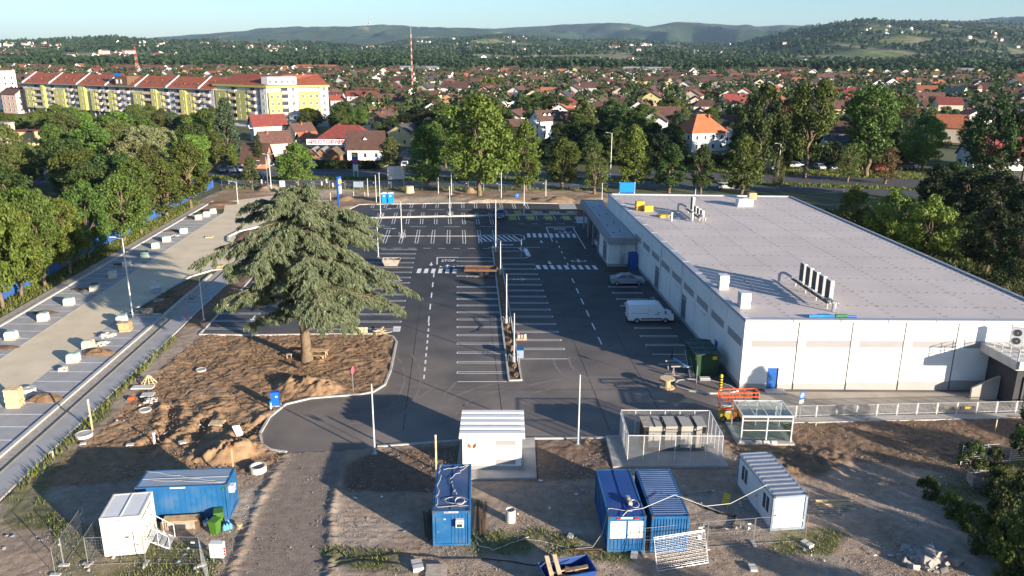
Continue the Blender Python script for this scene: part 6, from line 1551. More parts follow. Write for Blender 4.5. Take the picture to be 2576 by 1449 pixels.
loose('crumpled plastic sheets and rubbish on the bay behind the white van', 1586, 765, 16, 1.3, 12, 'wrap_white', .02, (.7, .5, .06), 'rubbish_heap', .35, 'rubbish'); loose('dark tools and buckets on the bay behind the white van', 1640, 758, 10, .7, 13, 'grey_metal', .02, (.35, .3, .25), 'tool_heap', .3, 'tools')
pstack('empty pallet in the tall stack at the left edge', 40, 1022, 12, .12, 'timber_pale')
pstack('empty pallet in the stack beside the paving heap', 318, 832, 7, .1, 'timber', -.02)
pstack('grey empty pallet in the shaded stack by the tall lamp post', 372, 790, 4, .3, 'timber_grey'); pstack('empty pallet in the low pile at the brown planter', 400, 762, 3, .4, 'timber_grey'); pstack('empty pallet lying on the sand road', 527, 597, 1, .2, 'timber_pale'); pstack('empty pallet in the pair on the walkway end', 552, 672, 2, .2, 'timber')
pal_thing('upright empty pallet leaning in the shade of the brown planter', (*G2(418, 748), .05), .2, 'timber_dark', 'pallets', 1.2)
pal_thing('single pallet lying on the churned earth', (*G2(547, 1070), .15), .05, 'timber_pale');
for i, (px, py, k) in enumerate(((898, 836, 'timber_pale'), (912, 836, 'timber_pale'))): pal_thing(['pale pallet set upright against the cedar island kerb, left one', 'pale pallet set upright against the cedar island kerb, right one'][i], (*G2(px, py), .1), .0, k, 'pallets', 1.35)
loose('heap of rough boards and bags right of the upright pallets', 955, 838, 12, .9, 8, 'timber_pale', .05, (1.3, .2, .05), 'timber_pile', .4, 'timber pile')
# the weathered pallet at the bottom: its boards can be picked apart
p = G(1098, 1441); t = thing('pallet', 'weathered grey pallet of wide boards at the bottom edge', 'pallet', (p.x, p.y, .05), .03, 'pallets'); t.rotation_euler = (.10, 0, .03)
bm_ = MB(); bm_.box(-.65, -.055, .12, .65, .055, .145); me_ = bm_.mesh('board', MT['timber_grey'])
for i in range(10): inst('board', me_, t, (rnd.uniform(-.02, .02), -.6 + i * .125, 0), (0, 0, rnd.uniform(-.02, .02)))
for x in (-.55, 0, .55): b = MB(); b.box(x - .05, -.65, 0, x + .05, .6, .119); b.build('bearer', MT['timber_grey'], t)
# ------------------------------------------------------------------ concrete rings, manholes, small site things
def ring(label, px, py, r, h, rin=None, z=0.0, m='concrete_pale', lid=False, name='concrete_ring'):
 p = G(px, py); t = thing(name, label, 'concrete ring', (p.x, p.y, z)); b = MB(); n = 20; rin = rin or r * .8
 prof = [(r, 0), (r, h), (rin, h), (rin, .02)]
 vs = [(q * math.cos(6.2832 * k / n), q * math.sin(6.2832 * k / n), zz) for q, zz in prof for k in range(n)]
 b.add(vs, [(j * n + k, j * n + (k + 1) % n, (j + 1) * n + (k + 1) % n, (j + 1) * n + k) for j in range(3) for k in range(n)]); b.build('ring', MT[m], t)
 b = MB(); b.add([(rin * math.cos(6.2832 * k / n), rin * math.sin(6.2832 * k / n), h - .03 if lid else .03) for k in range(n)], [tuple(range(n))]); b.build('lid' if lid else 'floor', MT['concrete' if lid else 'black'], t)
 return t
ring('open white concrete shaft ring on the earth below the road corner', 650, 1186, .62, .5); ring('wide concrete shaft ring half sunk at the walkway edge', 212, 1098, .68, .3, lid=True); ring('round concrete cover in a stony patch of the earth island', 365, 1034, .55, .12, .4, .05, lid=True); ring('round concrete cover in the upper earth island', 506, 933, .5, .15, .4, .05, lid=True); ring('tall white concrete tube with open top between the blue cabins', 1284, 1312, .34, .95, .29)
ring('pile of flat concrete rings beside the tall pallet stack', 74, 985, .6, .35, .2, .02, 'concrete_pale', True); ring('dark manhole rim on the shaded sand road, farther one', 485, 750, .45, .1, .33, .0, 'dark_metal', True); ring('dark manhole rim on the shaded sand road, nearer one', 489, 758 + 9, .45, .1, .33, 0, 'concrete', True)
for lab, px, py, sx, sy, rz in (('pale square slab on the dark earth near the toilet cabin shadow, left', 328, 1123, .55, .4, .2), ('pale square slab on the dark earth near the toilet cabin shadow, right', 459, 1117, .6, .5, .4), ('small white slab at the grass edge on the earth', 210, 1120, .45, .35, .3), ('thick grey concrete slab on the stony earth', 372, 997, 1.1, .9, .15), ('wide flat concrete plate on the earth beside the walkway', 360, 978, 2.0, .8, .05)):
 p = G(px, py); t = thing('concrete_slab', lab, 'slab', (p.x, p.y, .12), rz, 'concrete slabs on the earth'); b = MB(); b.box(-sx / 2, -sy / 2, 0, sx / 2, sy / 2, .1); b.build('plate', MT['concrete_pale'], t)
t = thing('loose_board', 'white board lying tilted by the trench in the earth', 'board', G(598, 1084, .25), .9); t.rotation_euler = (.7, .2, .9); b = MB(); b.box(-.35, -.5, 0, .35, .5, .05); b.build('sheet', MT['plastic_white'], t)
t = thing('standpipe', 'white plastic pipe standing at the trench end in the earth', 'pipe', G(388, 1113)); b = MB(); b.tube((0, 0, -.1), (.03, 0, .75), .1, 9); b.build('pipe', MT['plastic_white'], t); b = MB(); b.tube((.03, 0, .75), (.03, 0, .9), .14, 9); b.build('collar', MT['plastic_white'], t)
t = thing('timber_stack', 'pyramid of nailed yellow boards on the earth by the walkway', 'timber pile', G(375, 966), .2)
for i in range(9): b = MB(); a = i * .7; b.tube((.75 * math.cos(a), .6 * math.sin(a), .05), (.1 * math.cos(a), .1 * math.sin(a), .85), .045, 4); b.build('board', MT['timber_pale'], t)
for i in range(4): b = MB(); b.ob((0, -.3 + i * .2, .15 + .17 * i), (1.2 - .2 * i, .1, .04), .2 * (i % 2)); b.build('board', MT['timber'], t)
t = thing('orange_crate', 'orange plastic piece beside the grey slab on the earth', 'crate', G(330, 1004, .1), .3); b = MB(); b.box(-.28, -.2, 0, .28, .2, .16); b.build('body', MT['orange'], t); b = MB(); b.box(-.2, -.13, .16, .2, .13, .2); b.build('rim', MT['orange'], t)
def stake(label, bx, by, ty, m='timber', r=.03, cat='stake', dx=0):
 p, h = HT(bx, by, ty); t = thing('stake', label, cat, p, 0, 'wooden stakes on the site'); b = MB(); b.box(-r, -r, -.1, r, r, h * .93); b.build('shaft', MT[m], t); b = MB(); b.box(-r * 1.05, -r * 1.05, h * .93, r * 1.05, r * 1.05, h); b.build('painted_tip', MT['orange' if m == 'timber' else 'plastic_white'], t); return t
for q in (('tall orange stake at the right end of the long blue cabin', 591, 1214, 1121, 'timber', .045), ('tall pale stake with white tip beside the walkway', 233, 1083, 1005, 'timber_pale', .05), ('short white stake at the grassy walkway edge', 136, 1160, 1135, 'timber_pale', .04), ('pale stake left of the white bar fence on the brown earth', 1566 + 937, 1085, 1056, 'timber_pale', .035), ('orange stake on the brown earth before the railing', 2296, 1080, 1060, 'timber', .04), ('stake beside the trolley shelter', 2052, 1072, 1062, 'timber_pale', .035), ('stake behind the blue cabin pair on the gravel', 1188, 1236 - 60, 1130, 'timber_pale', .03), ('pole leaning group at the rear corner of the middle blue office', 1098, 1182, 1094, 'timber_pale', .06), ('stake on the dirt strip left of the pylon sign', 832, 506, 485, 'timber_pale', .06), ('stake on the dirt strip right of the pylon sign', 890, 495, 482, 'timber_pale', .06), ('stake on the dirt strip near the short lamp', 918, 496, 483, 'timber_pale', .06)): stake(*q)
t = thing('flag_marker', 'pole with two dark red flags at the rear corner of the middle blue office', 'marker', (-2.8, 51.5, 2.6)); b = MB(); b.tube((0, 0, 0), (.05, 0, 1.7), .03, 5); b.build('pole', MT['timber_pale'], t)
for s_ in (-1, 1): b = MB(); b.add([(s_ * .05, 0, 1.5), (s_ * .3, -.05, 1.75), (s_ * .32, -.05, 1.4), (s_ * .08, 0, 1.25), (s_ * .05, .02, 1.5), (s_ * .3, -.03, 1.75), (s_ * .32, -.03, 1.4), (s_ * .08, .02, 1.25)], [(0, 1, 2, 3), (7, 6, 5, 4), (0, 4, 5, 1), (2, 6, 7, 3)]); b.build('flag', MT['rust'], t)
def reel(label, px, py, r, h, m='timber_pale', z=0):
 t = thing('cable_reel', label, 'cable reel', G(px, py, z)); b = MB(); b.lathe([(r, 0), (r, .06)], 18); b.build('flange', MT[m], t); b = MB(); b.lathe([(r * .42, .06), (r * .42, h - .06)], 14); b.build('drum', MT['timber'], t); b = MB(); b.lathe([(r, h - .06), (r, h)], 18); b.build('flange', MT[m], t)
reel('wooden cable reel standing on the asphalt left of the traffic island', 1678, 974, .72, .95); reel('small wooden reel on the gravel right of the green bins', 603, 1328, .2, .3)
# green hut, trestles, ladder
t = thing('green_hut', 'dark green metal hut with shallow roof and yellow notices by the store wall', 'hut', (18.25, 73.75, 0), .06)
b = MB(); b.box(0, 0, .12, 2.2, 3.9, 2.35); b.build('walls', MT['dark_green'], t); b = MB(); b.extr([(-.2, 2.35), (1.1, 2.55), (2.4, 2.35), (2.4, 2.41), (1.1, 2.62), (-.2, 2.41)], -.25, 4.15); r_ = b.build('roof', mat('green_roof', (.055, .085, .08), .6, .1, bump=.2, bsc=20), t)
for i in range(3): b = MB(); b.box(-.19, .8 + i * 1.3, 2.56, 2.39, .84 + i * 1.3, 2.63); b.build('roof_seam', MT['dark_green'], r_)
b = MB(); b.box(1.55, -.015, 1.85, 2.0, -.003, 2.2); b.build('yellow_notice', MT['bollard_yellow'], t); b = MB(); b.box(-.015, .1, 1.7, -.003, .5, 2.2); b.build('yellow_notice', MT['bollard_yellow'], t); b = MB(); b.box(.1, .03, 0, 2.1, 3.8, .12); b.build('base', MT['concrete'], t)
b = MB(); b.box(.55, -.02, .15, 1.5, -.003, 2.1); d_ = b.build('door', MT['dark_green'], t); b = MB(); b.box(.6, -.05, 1.05, .75, -.021, 1.1); b.build('handle', MT['dark_metal'], d_)
for i, (x0, y) in enumerate(((15.6, 76.0), (15.9, 74.5))):
 t = thing('trestle', ['wooden trestle by the green hut, farther one', 'wooden trestle by the green hut, nearer one'][i], 'trestle', (x0, y, 0), .05); b = MB(); b.box(0, -.06, .78, 2.2, .06, .9); b.build('beam', MT['timber_grey'], t)
 for x in (.25, 1.95): b = MB(); b.tube((x, -.3, 0), (x, 0, .8), .05, 5); b.tube((x, .3, 0), (x, 0, .8), .05, 5); b.build('leg', MT['timber_grey'], t)
t = thing('ladder', 'aluminium ladder leaning against the side of the green hut', 'ladder', (17.2, 73.4, 0.05)); P0, P1 = Vector((.6, -.3, 0)), Vector((.75, 3.6, 1.6)); b = MB()
for s_ in (-.22, .22): b.tube(P0 + Vector((s_, 0, 0)), P1 + Vector((s_, 0, 0)), .035, 5)
for i in range(14): q = P0.lerp(P1, (i + .5) / 14); b.tube(q - Vector((.22, 0, 0)), q + Vector((.22, 0, 0)), .02, 4)
b.build('frame', MT['galv'], t)
t = thing('blue_plank', 'light blue plank lying across the two trestles', 'plank', (17.0, 75.25, .93), 0); t.rotation_euler = (0, 0, 1.95); b = MB(); b.box(-1.3, -.15, 0, 1.3, .15, .06); b.build('board', mat('blue_plank', (.15, .38, .62), .5, .05), t)
t = thing('white_box', 'pale grey box on the ground before the green hut', 'box', G(1772, 958), .05); b = MB(); b.box(-.5, -.25, 0, .5, .25, .32); b.build('body', MT['galv'], t); b = MB(); b.box(-.51, -.26, .32, .51, .26, .36); b.build('lid', MT['galv_pale'], t)
# paint pails, blue box, cabinet
t = thing('pallet', 'small pallet under the paint pails at the long planter', 'pallet', (*G2(1312, 852), .01), .03, 'pallets'); inst('slats', PAL['timber'], t)
for i, (dx, dy, m, lab) in enumerate(((-.35, -.2, 'sign_red', 'pail with red lid on the pallet'), (-.02, -.22, 'timber', 'brown pail between the red and the white one'), (.35, -.25, 'plastic_white', 'white pail at the right pallet corner'), (.38, .2, 'tarp_green', 'pail with green lid at the back of the pallet'), (-.4, .25, 'galv', 'grey tin at the back of the pallet'))):
 p = G(1312, 852); t = thing('paint_pail', lab, 'pail', (p.x + dx, p.y + dy, .156), 0, 'paint pails'); b = MB(); b.lathe([(.13, 0), (.16, .36)], 12); b.build('bucket', MT['plastic_white'] if i != 1 else MT['timber'], t); b = MB(); b.lathe([(.165, .36), (.165, .40)], 12); b.build('lid', MT[m], t)
t = thing('blue_bin', 'blue steel box at the planter below the paint pails', 'box', G(1308, 899), .05); b = MB(); b.box(-.35, -.5, .1, .35, .5, .95); b.build('body', MT['blue_pale'], t); b = MB(); b.box(-.38, -.53, .95, .38, .53, 1.05); b.build('lid', MT['blue_box'], t); b = MB(); [b.box(x, y, 0, x + .08, y + .08, .1) for x in (-.3, .22) for y in (-.4, .32)]; b.build('feet', MT['dark_metal'], t)
def cabinet(label, px, py, h, w=.75, d=.4):
 t = thing('utility_cabinet', label, 'cabinet', G(px, py), .25); b = MB(); b.box(-w / 2, -d / 2, .12, w / 2, d / 2, h); b.build('body', MT['blue_sign'], t); b = MB(); b.box(-w / 2 - .04, -d / 2 - .04, h, w / 2 + .04, d / 2 + .04, h + .06); b.build('cap', MT['blue_sign'], t); b = MB(); b.box(.02, -d / 2 - .012, h - .45, .2, -d / 2 - .002, h - .3); b.build('label_plate', MT['plastic_white'], t); b = MB(); b.box(-w / 2 - .15, -d / 2 - .2, 0, w / 2 + .15, d / 2 + .1, .12); b.build('pad', MT['concrete_pale'], t)
cabinet('blue utility cabinet on a small pad at the kerb of the earth island', 694, 1021, 1.35); cabinet('blue utility cabinet on the far dirt strip', 1300, 502, 1.3)
t = thing('hydrant', 'white standpipe with blue cap left of the utility cabinet', 'hydrant', G(682, 1032)); b = MB(); b.tube((0, 0, 0), (0, 0, .7), .08, 8); b.build('pipe', MT['plastic_white'], t); b = MB(); b.tube((0, 0, .7), (0, 0, .88), .13, 8); b.build('cap', MT['blue_plastic'], t)
t = thing('red_hydrant', 'red hydrant post on the paved walkway', 'hydrant', G(469, 799)); b = MB(); b.tube((0, 0, 0), (0, 0, .8), .09, 8); b.build('post', MT['pink_sign'], t); b = MB(); b.tube((-.15, 0, .6), (.15, 0, .6), .06, 6); b.build('outlet', MT['pink_sign'], t)
# portable toilets
t = thing('portable_toilet', 'bright blue portable toilet at the far kerb, left one', 'portable toilet', (-26.55, 165.0, 0), 0, 'portable toilets'); b = MB(); b.box(-.55, -.55, .12, .55, .55, 2.1); b.build('body', MT['blue_plastic'], t); b = MB(); b.box(-.42, -.57, .15, .42, -.553, 1.98); d_ = b.build('door', mat('blue_plastic2', (.012, .25, .66), .4, .05), t)
b = MB(); b.box(-.15, -.585, 1.5, .15, -.572, 1.85); b.build('door_plate', MT['plastic_white'], d_); b = MB(); b.lathe([(.8, 2.1), (.74, 2.25), (.35, 2.36)], 4); k_ = b.build('roof', MT['plastic_white'], t); k_.rotation_euler = (0, 0, math.pi / 4); b = MB(); b.box(-.58, -.58, 0, .58, .58, .12); b.build('base', MT['black'], t)
dup(t, (-25.25, 165.05, 0), 0, 'bright blue portable toilet at the far kerb, right one')
t = thing('sales_cabin', 'small white cabin half hidden behind the cedar top', 'site cabin', (-37.8, 152.6, 0), .1); b = MB(); b.box(-2.2, -1.1, .1, 2.2, 1.1, 2.5); b.build('walls', MT['cream_metal'], t); b = MB(); b.box(-2.3, -1.2, 2.5, 2.3, 1.2, 2.6); b.build('roof', MT['white_metal'], t); b = MB(); b.box(1.2, -1.13, .2, 2.0, -1.101, 2.2); b.build('door', MT['plastic_white'], t)
# picnic table, skips, crate, chair, rubble and the rest
t = thing('work_table', 'rough yellow timber table with benches beside the cedar trunk', 'table', G(800, 897), -.05); b = MB(); [b.box(-1.1, -.4 + i * .2, .72, 1.1, -.22 + i * .2, .76) for i in range(4)]; b.build('table_top', MT['timber'], t)
for x in (-.9, .9): b = MB(); b.tube((x, -.35, 0), (x, -.2, .72), .05, 4); b.tube((x, .35, 0), (x, .2, .72), .05, 4); b.box(x - .04, -.38, .6, x + .04, .38, .70); b.build('leg', MT['timber'], t)
for x0, y0 in ((-1.0, -.9), (-1.0, .6)): b = MB(); b.box(x0, y0, .4, .9, y0 + .28, .45); b.box(x0 + .1, y0 + .05, 0, x0 + .18, y0 + .22, .4); b.box(.7, y0 + .05, 0, .78, y0 + .22, .4); b.build('bench', MT['timber'], t)
t = thing('stool', 'small wooden stool left of the cedar trunk', 'stool', G(727, 900), .5); b = MB(); b.box(-.3, -.2, .38, .3, .2, .44); b.build('seat', MT['timber_grey'], t); b = MB(); [b.box(x, -.15, 0, x + .07, .15, .38) for x in (-.25, .18)]; b.build('leg', MT['timber'], t)
def skip(label, loc, rz, L, W, H, m, inside):
 t = thing('skip', label, 'skip', loc, rz); b = MB(); lo = [(-L * .36, -W / 2 * .9, .1), (L * .36, -W / 2 * .9, .1), (L * .36, W / 2 * .9, .1), (-L * .36, W / 2 * .9, .1)]; hi = [(-L / 2, -W / 2, H), (L / 2, -W / 2, H), (L / 2, W / 2, H), (-L / 2, W / 2, H)]
 b.ring(lo, hi); b.add(lo, [(3, 2, 1, 0)]); i0 = [(x * .96, y * .95, .16) for x, y, z in lo]; i1 = [(x * .965, y * .95, H) for x, y, z in hi]; n = 4; b.ring(i1, i0); b.add(i0, [(0, 1, 2, 3)]); b.ring(hi, i1); b.build('body', MT[m], t)
 b = MB()
 for a_, c_ in zip(hi, hi[1:] + hi[:1]): b.tube((a_[0], a_[1], H), (c_[0], c_[1], H), .06, 5)
 b.build('rim', MT[m], t)
 r = random.Random(9)
 tw = thing('waste_timber', inside, 'waste timber', (loc[0], loc[1], loc[2] + .2), rz)
 for i in range(11): b = MB(); b.ob((r.uniform(-.3, .3) * L * .5, r.uniform(-.25, .25) * W, .2 + i * H * .07), (r.uniform(1.0, L * .5), r.uniform(.1, .3), .05), r.uniform(-.5, .5), r.uniform(-.2, .2), r.uniform(-.25, .25)); b.build('board', MT['timber' if i % 3 else 'timber_dark'], tw)
 return t
q = G(1425, 1468); skip('navy skip with weathered board at the bottom edge', (q.x, q.y, 0), .28, 3.2, 1.7, 1.15, 'blue_navy', 'brown waste boards heaped in the navy skip')
t = thing('yellow_beams', 'two yellow timber beams leaning over the navy skip', 'beams', (q.x - .8, q.y - .1, .9), .28)
for x in (-.25, .25): b = MB(); b.ob((x, .1, .35), (.26, 1.6, .08), -.1, .25); b.build('beam', MT['timber_pale'], t)
q = G(985, 668); skip('wooden-sided waste skip at the right of the cedar', (q.x, q.y, 0), .05, 2.6, 1.5, 1.0, 'timber_grey', 'waste boards in the skip beside the cedar')
t = thing('wooden_crate', 'old slatted wooden box crate among the weeds at the right', 'crate', G(2468, 1222), -.15)
for i in range(5):
 z = .15 + i * .18; b = MB(); b.box(-.85, -.62, z, .85, -.59, z + .13); b.build('slat', MT['timber_grey'], t); b = MB(); b.box(-.85, .59, z, .85, .62, z + .13); b.build('slat', MT['timber_grey'], t); b = MB(); b.box(-.88, -.58, z, -.85, .58, z + .13); b.build('slat', MT['timber_grey'], t); b = MB(); b.box(.85, -.58, z, .88, .58, z + .13); b.build('slat', MT['timber_grey'], t)
for x in (-.8, .8):
 for y in (-.55, .55): b = MB(); b.box(x - .05, y - .04, 0, x + .05, y + .04, 1.1); b.build('corner_post', MT['timber_grey'], t)
t = thing('plastic_chair', 'yellow folding chair on the shaded ground beside the blue container', 'chair', G(1824, 1276), -.6); cy = MT['bollard_yellow']
for x in (-.22, .22): b = MB(); b.tube((x, -.25, 0), (x, .1, .45), .025, 5); b.tube((x, .3, 0), (x, -.15, .45), .025, 5); b.tube((x, .1, .45), (x, .3, .95), .025, 5); b.build('leg', cy, t)
for i in range(3): b = MB(); b.box(-.22, -.2 + i * .14, .44, .22, -.08 + i * .14, .465); b.build('seat_slat', cy, t); b = MB(); b.ob((0, .17 + i * .06, .6 + i * .14), (.44, .02, .1), 0, -.35); b.build('back_slat', cy, t)
rg = random.Random(21); t = thing('rubble_pile', 'heap of broken pale concrete lumps at the lower right', 'rubble', G(2322, 1408), .2)
for i in range(95):
 a = rg.uniform(0, 6.28); d = rg.random() ** .7; s_ = rg.uniform(.10, .34) * (1.6 if rg.random() < .08 else 1); b = MB(); V = [(rg.uniform(.6, 1) * sx * s_ * 1.3, rg.uniform(.6, 1) * sy * s_, rg.uniform(.5, 1) * sz * s_ * .6) for sz in (-1, 1) for sx, sy in ((-1, -1), (1, -1), (1, 1), (-1, 1))]
 b.add(V, [(0, 3, 2, 1), (4, 5, 6, 7), (0, 1, 5, 4), (1, 2, 6, 5), (2, 3, 7, 6), (3, 0, 4, 7)]); b.build('lump', MT['rubble'], t, (d * 1.9 * math.cos(a) + .3, d * 1.3 * math.sin(a), .08 + .55 * (1 - d) * rg.random()), (rg.uniform(-.5, .5), rg.uniform(-.5, .5), rg.uniform(0, 6)))
for lab, px, py, n, L, m, rz in (('long pale planks lying right of the white cabin', 2092, 1268, 7, 2.6, 'timber_pale', -.05), ('grey planks stacked below the pale ones right of the white cabin', 2085, 1288, 5, 2.4, 'timber_grey', .02), ('long boards leaning along the right wall of the middle blue office', 1205, 1300, 5, 4.5, 'timber_dark', 1.6), ('thin bars lying left of the middle blue office', 1076, 1325, 4, 3.6, 'timber_dark', 1.75), ('short pale board at the lot kerb right of the utility hut', 1475, 1113, 2, 1.0, 'timber', 1.2), ('loose boards by the cover plate on the gravel before the navy cabin', 1478, 1385, 2, 2.6, 'timber_dark', .04), ('boards on the ground beside the yellow chair', 1745, 1242, 4, 1.6, 'timber_grey', .1), ('long board lying on the asphalt before the silver car', 1545, 682, 3, 3.4, 'timber_dark', .03)):
 p = G(px, py); t = thing('planks', lab, 'planks', (p.x, p.y, .03), rz, None); r = random.Random(n + int(px))
 for i in range(n): b = MB(); b.ob((r.uniform(-.3, .3), (i - n / 2) * .17, .03 + .05 * (i % 3)), (L * r.uniform(.8, 1.05), .13, .045), r.uniform(-.06, .06)); b.build('plank', MT[m], t)
t = thing('wheelie_bin', 'green wheeled bin before the long blue cabin, nearer one', 'bin', G(543, 1342), -.25, 'green wheeled bins'); b = MB(); b.ring([(-.22, -.24, .06), (.22, -.24, .06), (.22, .24, .06), (-.22, .24, .06)], [(-.29, -.33, .98), (.29, -.33, .98), (.29, .33, .98), (-.29, .33, .98)]); b.build('body', MT['bin_green'], t); b = MB(); b.box(-.31, -.36, .98, .31, .38, 1.06); b.build('lid', MT['bin_green'], t)
b = MB(Matrix.Translation((0, .3, .1)) @ Matrix.Rotation(math.pi / 2, 4, 'Y')); b.lathe([(.1, -.3), (.1, .3)], 10); b.build('wheel', MT['rubber'], t)
q = G(553, 1318); dup(t, (q.x, q.y, 0), .3, 'green wheeled bin before the long blue cabin, farther one')
t = thing('wooden_box', 'long weathered timber box against the long blue cabin', 'box', G(460, 1326), .12); b = MB(); b.box(-1.3, -.35, 0, 1.2, .35, .65); b.build('body', MT['timber_dark'], t); b = MB(); b.box(-1.2, -.4, .65, 1.1, .4, .7); b.build('lid', MT['timber'], t); b = MB(); b.box(-1.0, -.365, .05, .9, -.352, .6); b.build('front_board', MT['timber_grey'], t)
for i, (px, py) in enumerate(((565, 1335), (572, 1332), (580, 1330), (574, 1322))):
 t = thing('water_bottle', 'big clear blue water bottle by the bins, %s of the cluster' % ['front left', 'front middle', 'front right', 'rear'][i], 'bottle', G(px, py), 0, 'water bottles'); b = MB(); b.lathe([(.13, 0), (.14, .05), (.14, .3), (.05, .42), (.05, .48)], 12); b.build('bottle', MT['blue_water'], t); b = MB(); b.lathe([(.055, .48), (.055, .52)], 8); b.build('cap', MT['blue_sign'], t)
for i, (px, py) in enumerate(((502, 1323), (518, 1323))): t = thing('bucket', ['small white bucket before the timber box', 'larger white bucket before the timber box'][i], 'bucket', G(px, py)); b = MB(); b.lathe([(.11 + i * .04, 0), (.14 + i * .04, .3 + i * .08)], 12); b.build('tub', MT['plastic_white'], t); b = MB(); b.lathe([(.12 + i * .04, .3 + i * .08), (.12 + i * .04, .305 + i * .08)], 12); b.build('contents', MT['grey_metal'], t)
t = thing('electric_box', 'white electric distribution box on legs at the gravel road edge', 'electric box', G(551, 1418), -.05); b = MB(); b.box(-.42, -.2, .55, .42, .2, 1.55); b.build('body', MT['plastic_white'], t); b = MB(); [b.box(x, -.03, 0, x + .06, .03, .55) for x in (-.35, .3)]; b.build('leg', MT['galv'], t); b = MB(); [b.box(.42, -.1, .7 + i * .2, .5, .0, .8 + i * .2) for i in range(3)]; b.build('socket', MT['sign_red'], t); b = MB(); b.box(-.03, -.212, .9, .03, -.201, .97); b.build('lock', MT['dark_metal'], t)
for lab, px, py, s_ in (('pale stone block near the weathered pallet', 1050, 1428, .55), ('white broken block on the ground at the lower right', 1893, 1432, .35), ('grey block under the fence at the lower middle', 1786 - 350, 1350, .3), ('concrete foot block by the white cabin corner', 2030, 1372, .4), ('cut stone lump by the fence foot', 1785 - 190, 1400, .35)):
 t = thing('stone_block', lab, 'block', G(px, py), rnd.uniform(-.6, .6)); b = MB(); b.box(-s_ * .6, -s_ * .9, 0, s_ * .6, s_ * .9, s_ * .55); b.build('body', MT['concrete_pale'], t); b = MB(); b.box(-s_ * .62, -s_ * .1, s_ * .1, s_ * .62, s_ * .0, s_ * .57); b.build('strap', MT['dark_metal'], t)
for lab, pts, r, m in (('long black cable snaking over the ground at the bottom', [(800, 1418), (1000, 1395), (1120, 1405), (1250, 1410), (1400, 1430)], .035, 'cable_black'), ('dark pipe lying in the dry grass at the bottom left', [(830, 1430), (900, 1412), (1010, 1420)], .05, 'cable_black'), ('white cable from the middle blue office over the ground', [(1190, 1335), (1200, 1370), (1240, 1385), (1330, 1352)], .025, 'cable'), ('black hose coil on the ground by the yellow chair', [(1745, 1265), (1800, 1290), (1850, 1300), (1840, 1330), (1790, 1330)], .06, 'cable_black'), ('black hose curled on the lot beside the long planter', [(1192, 798), (1216, 820), (1205, 833), (1190, 836)], .04, 'cable_black')):
 P = [G(*q, .05) for q in pts]; t = thing('hose', lab, 'cable', P[0]); b = MB(); Q = []
 for a_, c_ in zip(P[:-1], P[1:]): Q += [a_.lerp(c_, k / 4) - P[0] + Vector((rnd.uniform(-.08, .08), rnd.uniform(-.08, .08), .05)) for k in range(4)]
 b.path(Q + [P[-1] - P[0] + Vector((0, 0, .05))], r, 5); b.build('tube', MT[m], t)
rg = random.Random(33)
for i, (x0, y0, x1, y1, n) in enumerate(((0, 1340, 500, 1440, 16), (1300, 1200, 1480, 1300, 10), (1720, 1220, 1900, 1340, 18), (1900, 1380, 2300, 1440, 10), (250, 960, 640, 1140, 14), (2050, 1080, 2400, 1240, 8), (880, 1230, 1080, 1340, 6))):
 for k in range(n):
  p = G(rg.uniform(x0, x1), rg.uniform(y0, y1), .08); s_ = rg.uniform(.06, .2)
  if inpoly(np.array([p.x]), np.array([p.y]), LOT)[0]: continue
  t = thing('litter', 'scrap of pale litter lying on the building site ground', 'litter', p, rg.uniform(0, 6), 'scraps of litter on the site'); b = MB(); b.add([(-s_, -s_ * .6, 0), (s_, -s_ * .5, .02), (s_ * .8, s_ * .6, .05), (-s_ * .7, s_ * .5, .01), (0, 0, .12 * rg.random() + .04)], [(0, 1, 4), (1, 2, 4), (2, 3, 4), (3, 0, 4), (3, 2, 1, 0)]); b.build('scrap', MT[rg.choice(['plastic_white', 'concrete_pale', 'blue_pale', 'concrete'])], t)
t = thing('tree_stump', 'sawn tree stump on the dirt strip behind the portable toilets', 'stump', G(1030, 485), 0); b = MB(); b.lathe([(1.2, -.2), (1.0, .5), (.95, 1.5)], 12); b.build('wood', MT['timber_pale'], t); b = MB(); b.lathe([(.9, 1.5), (.9, 1.52)], 12); b.build('cut_face', MT['timber'], t)
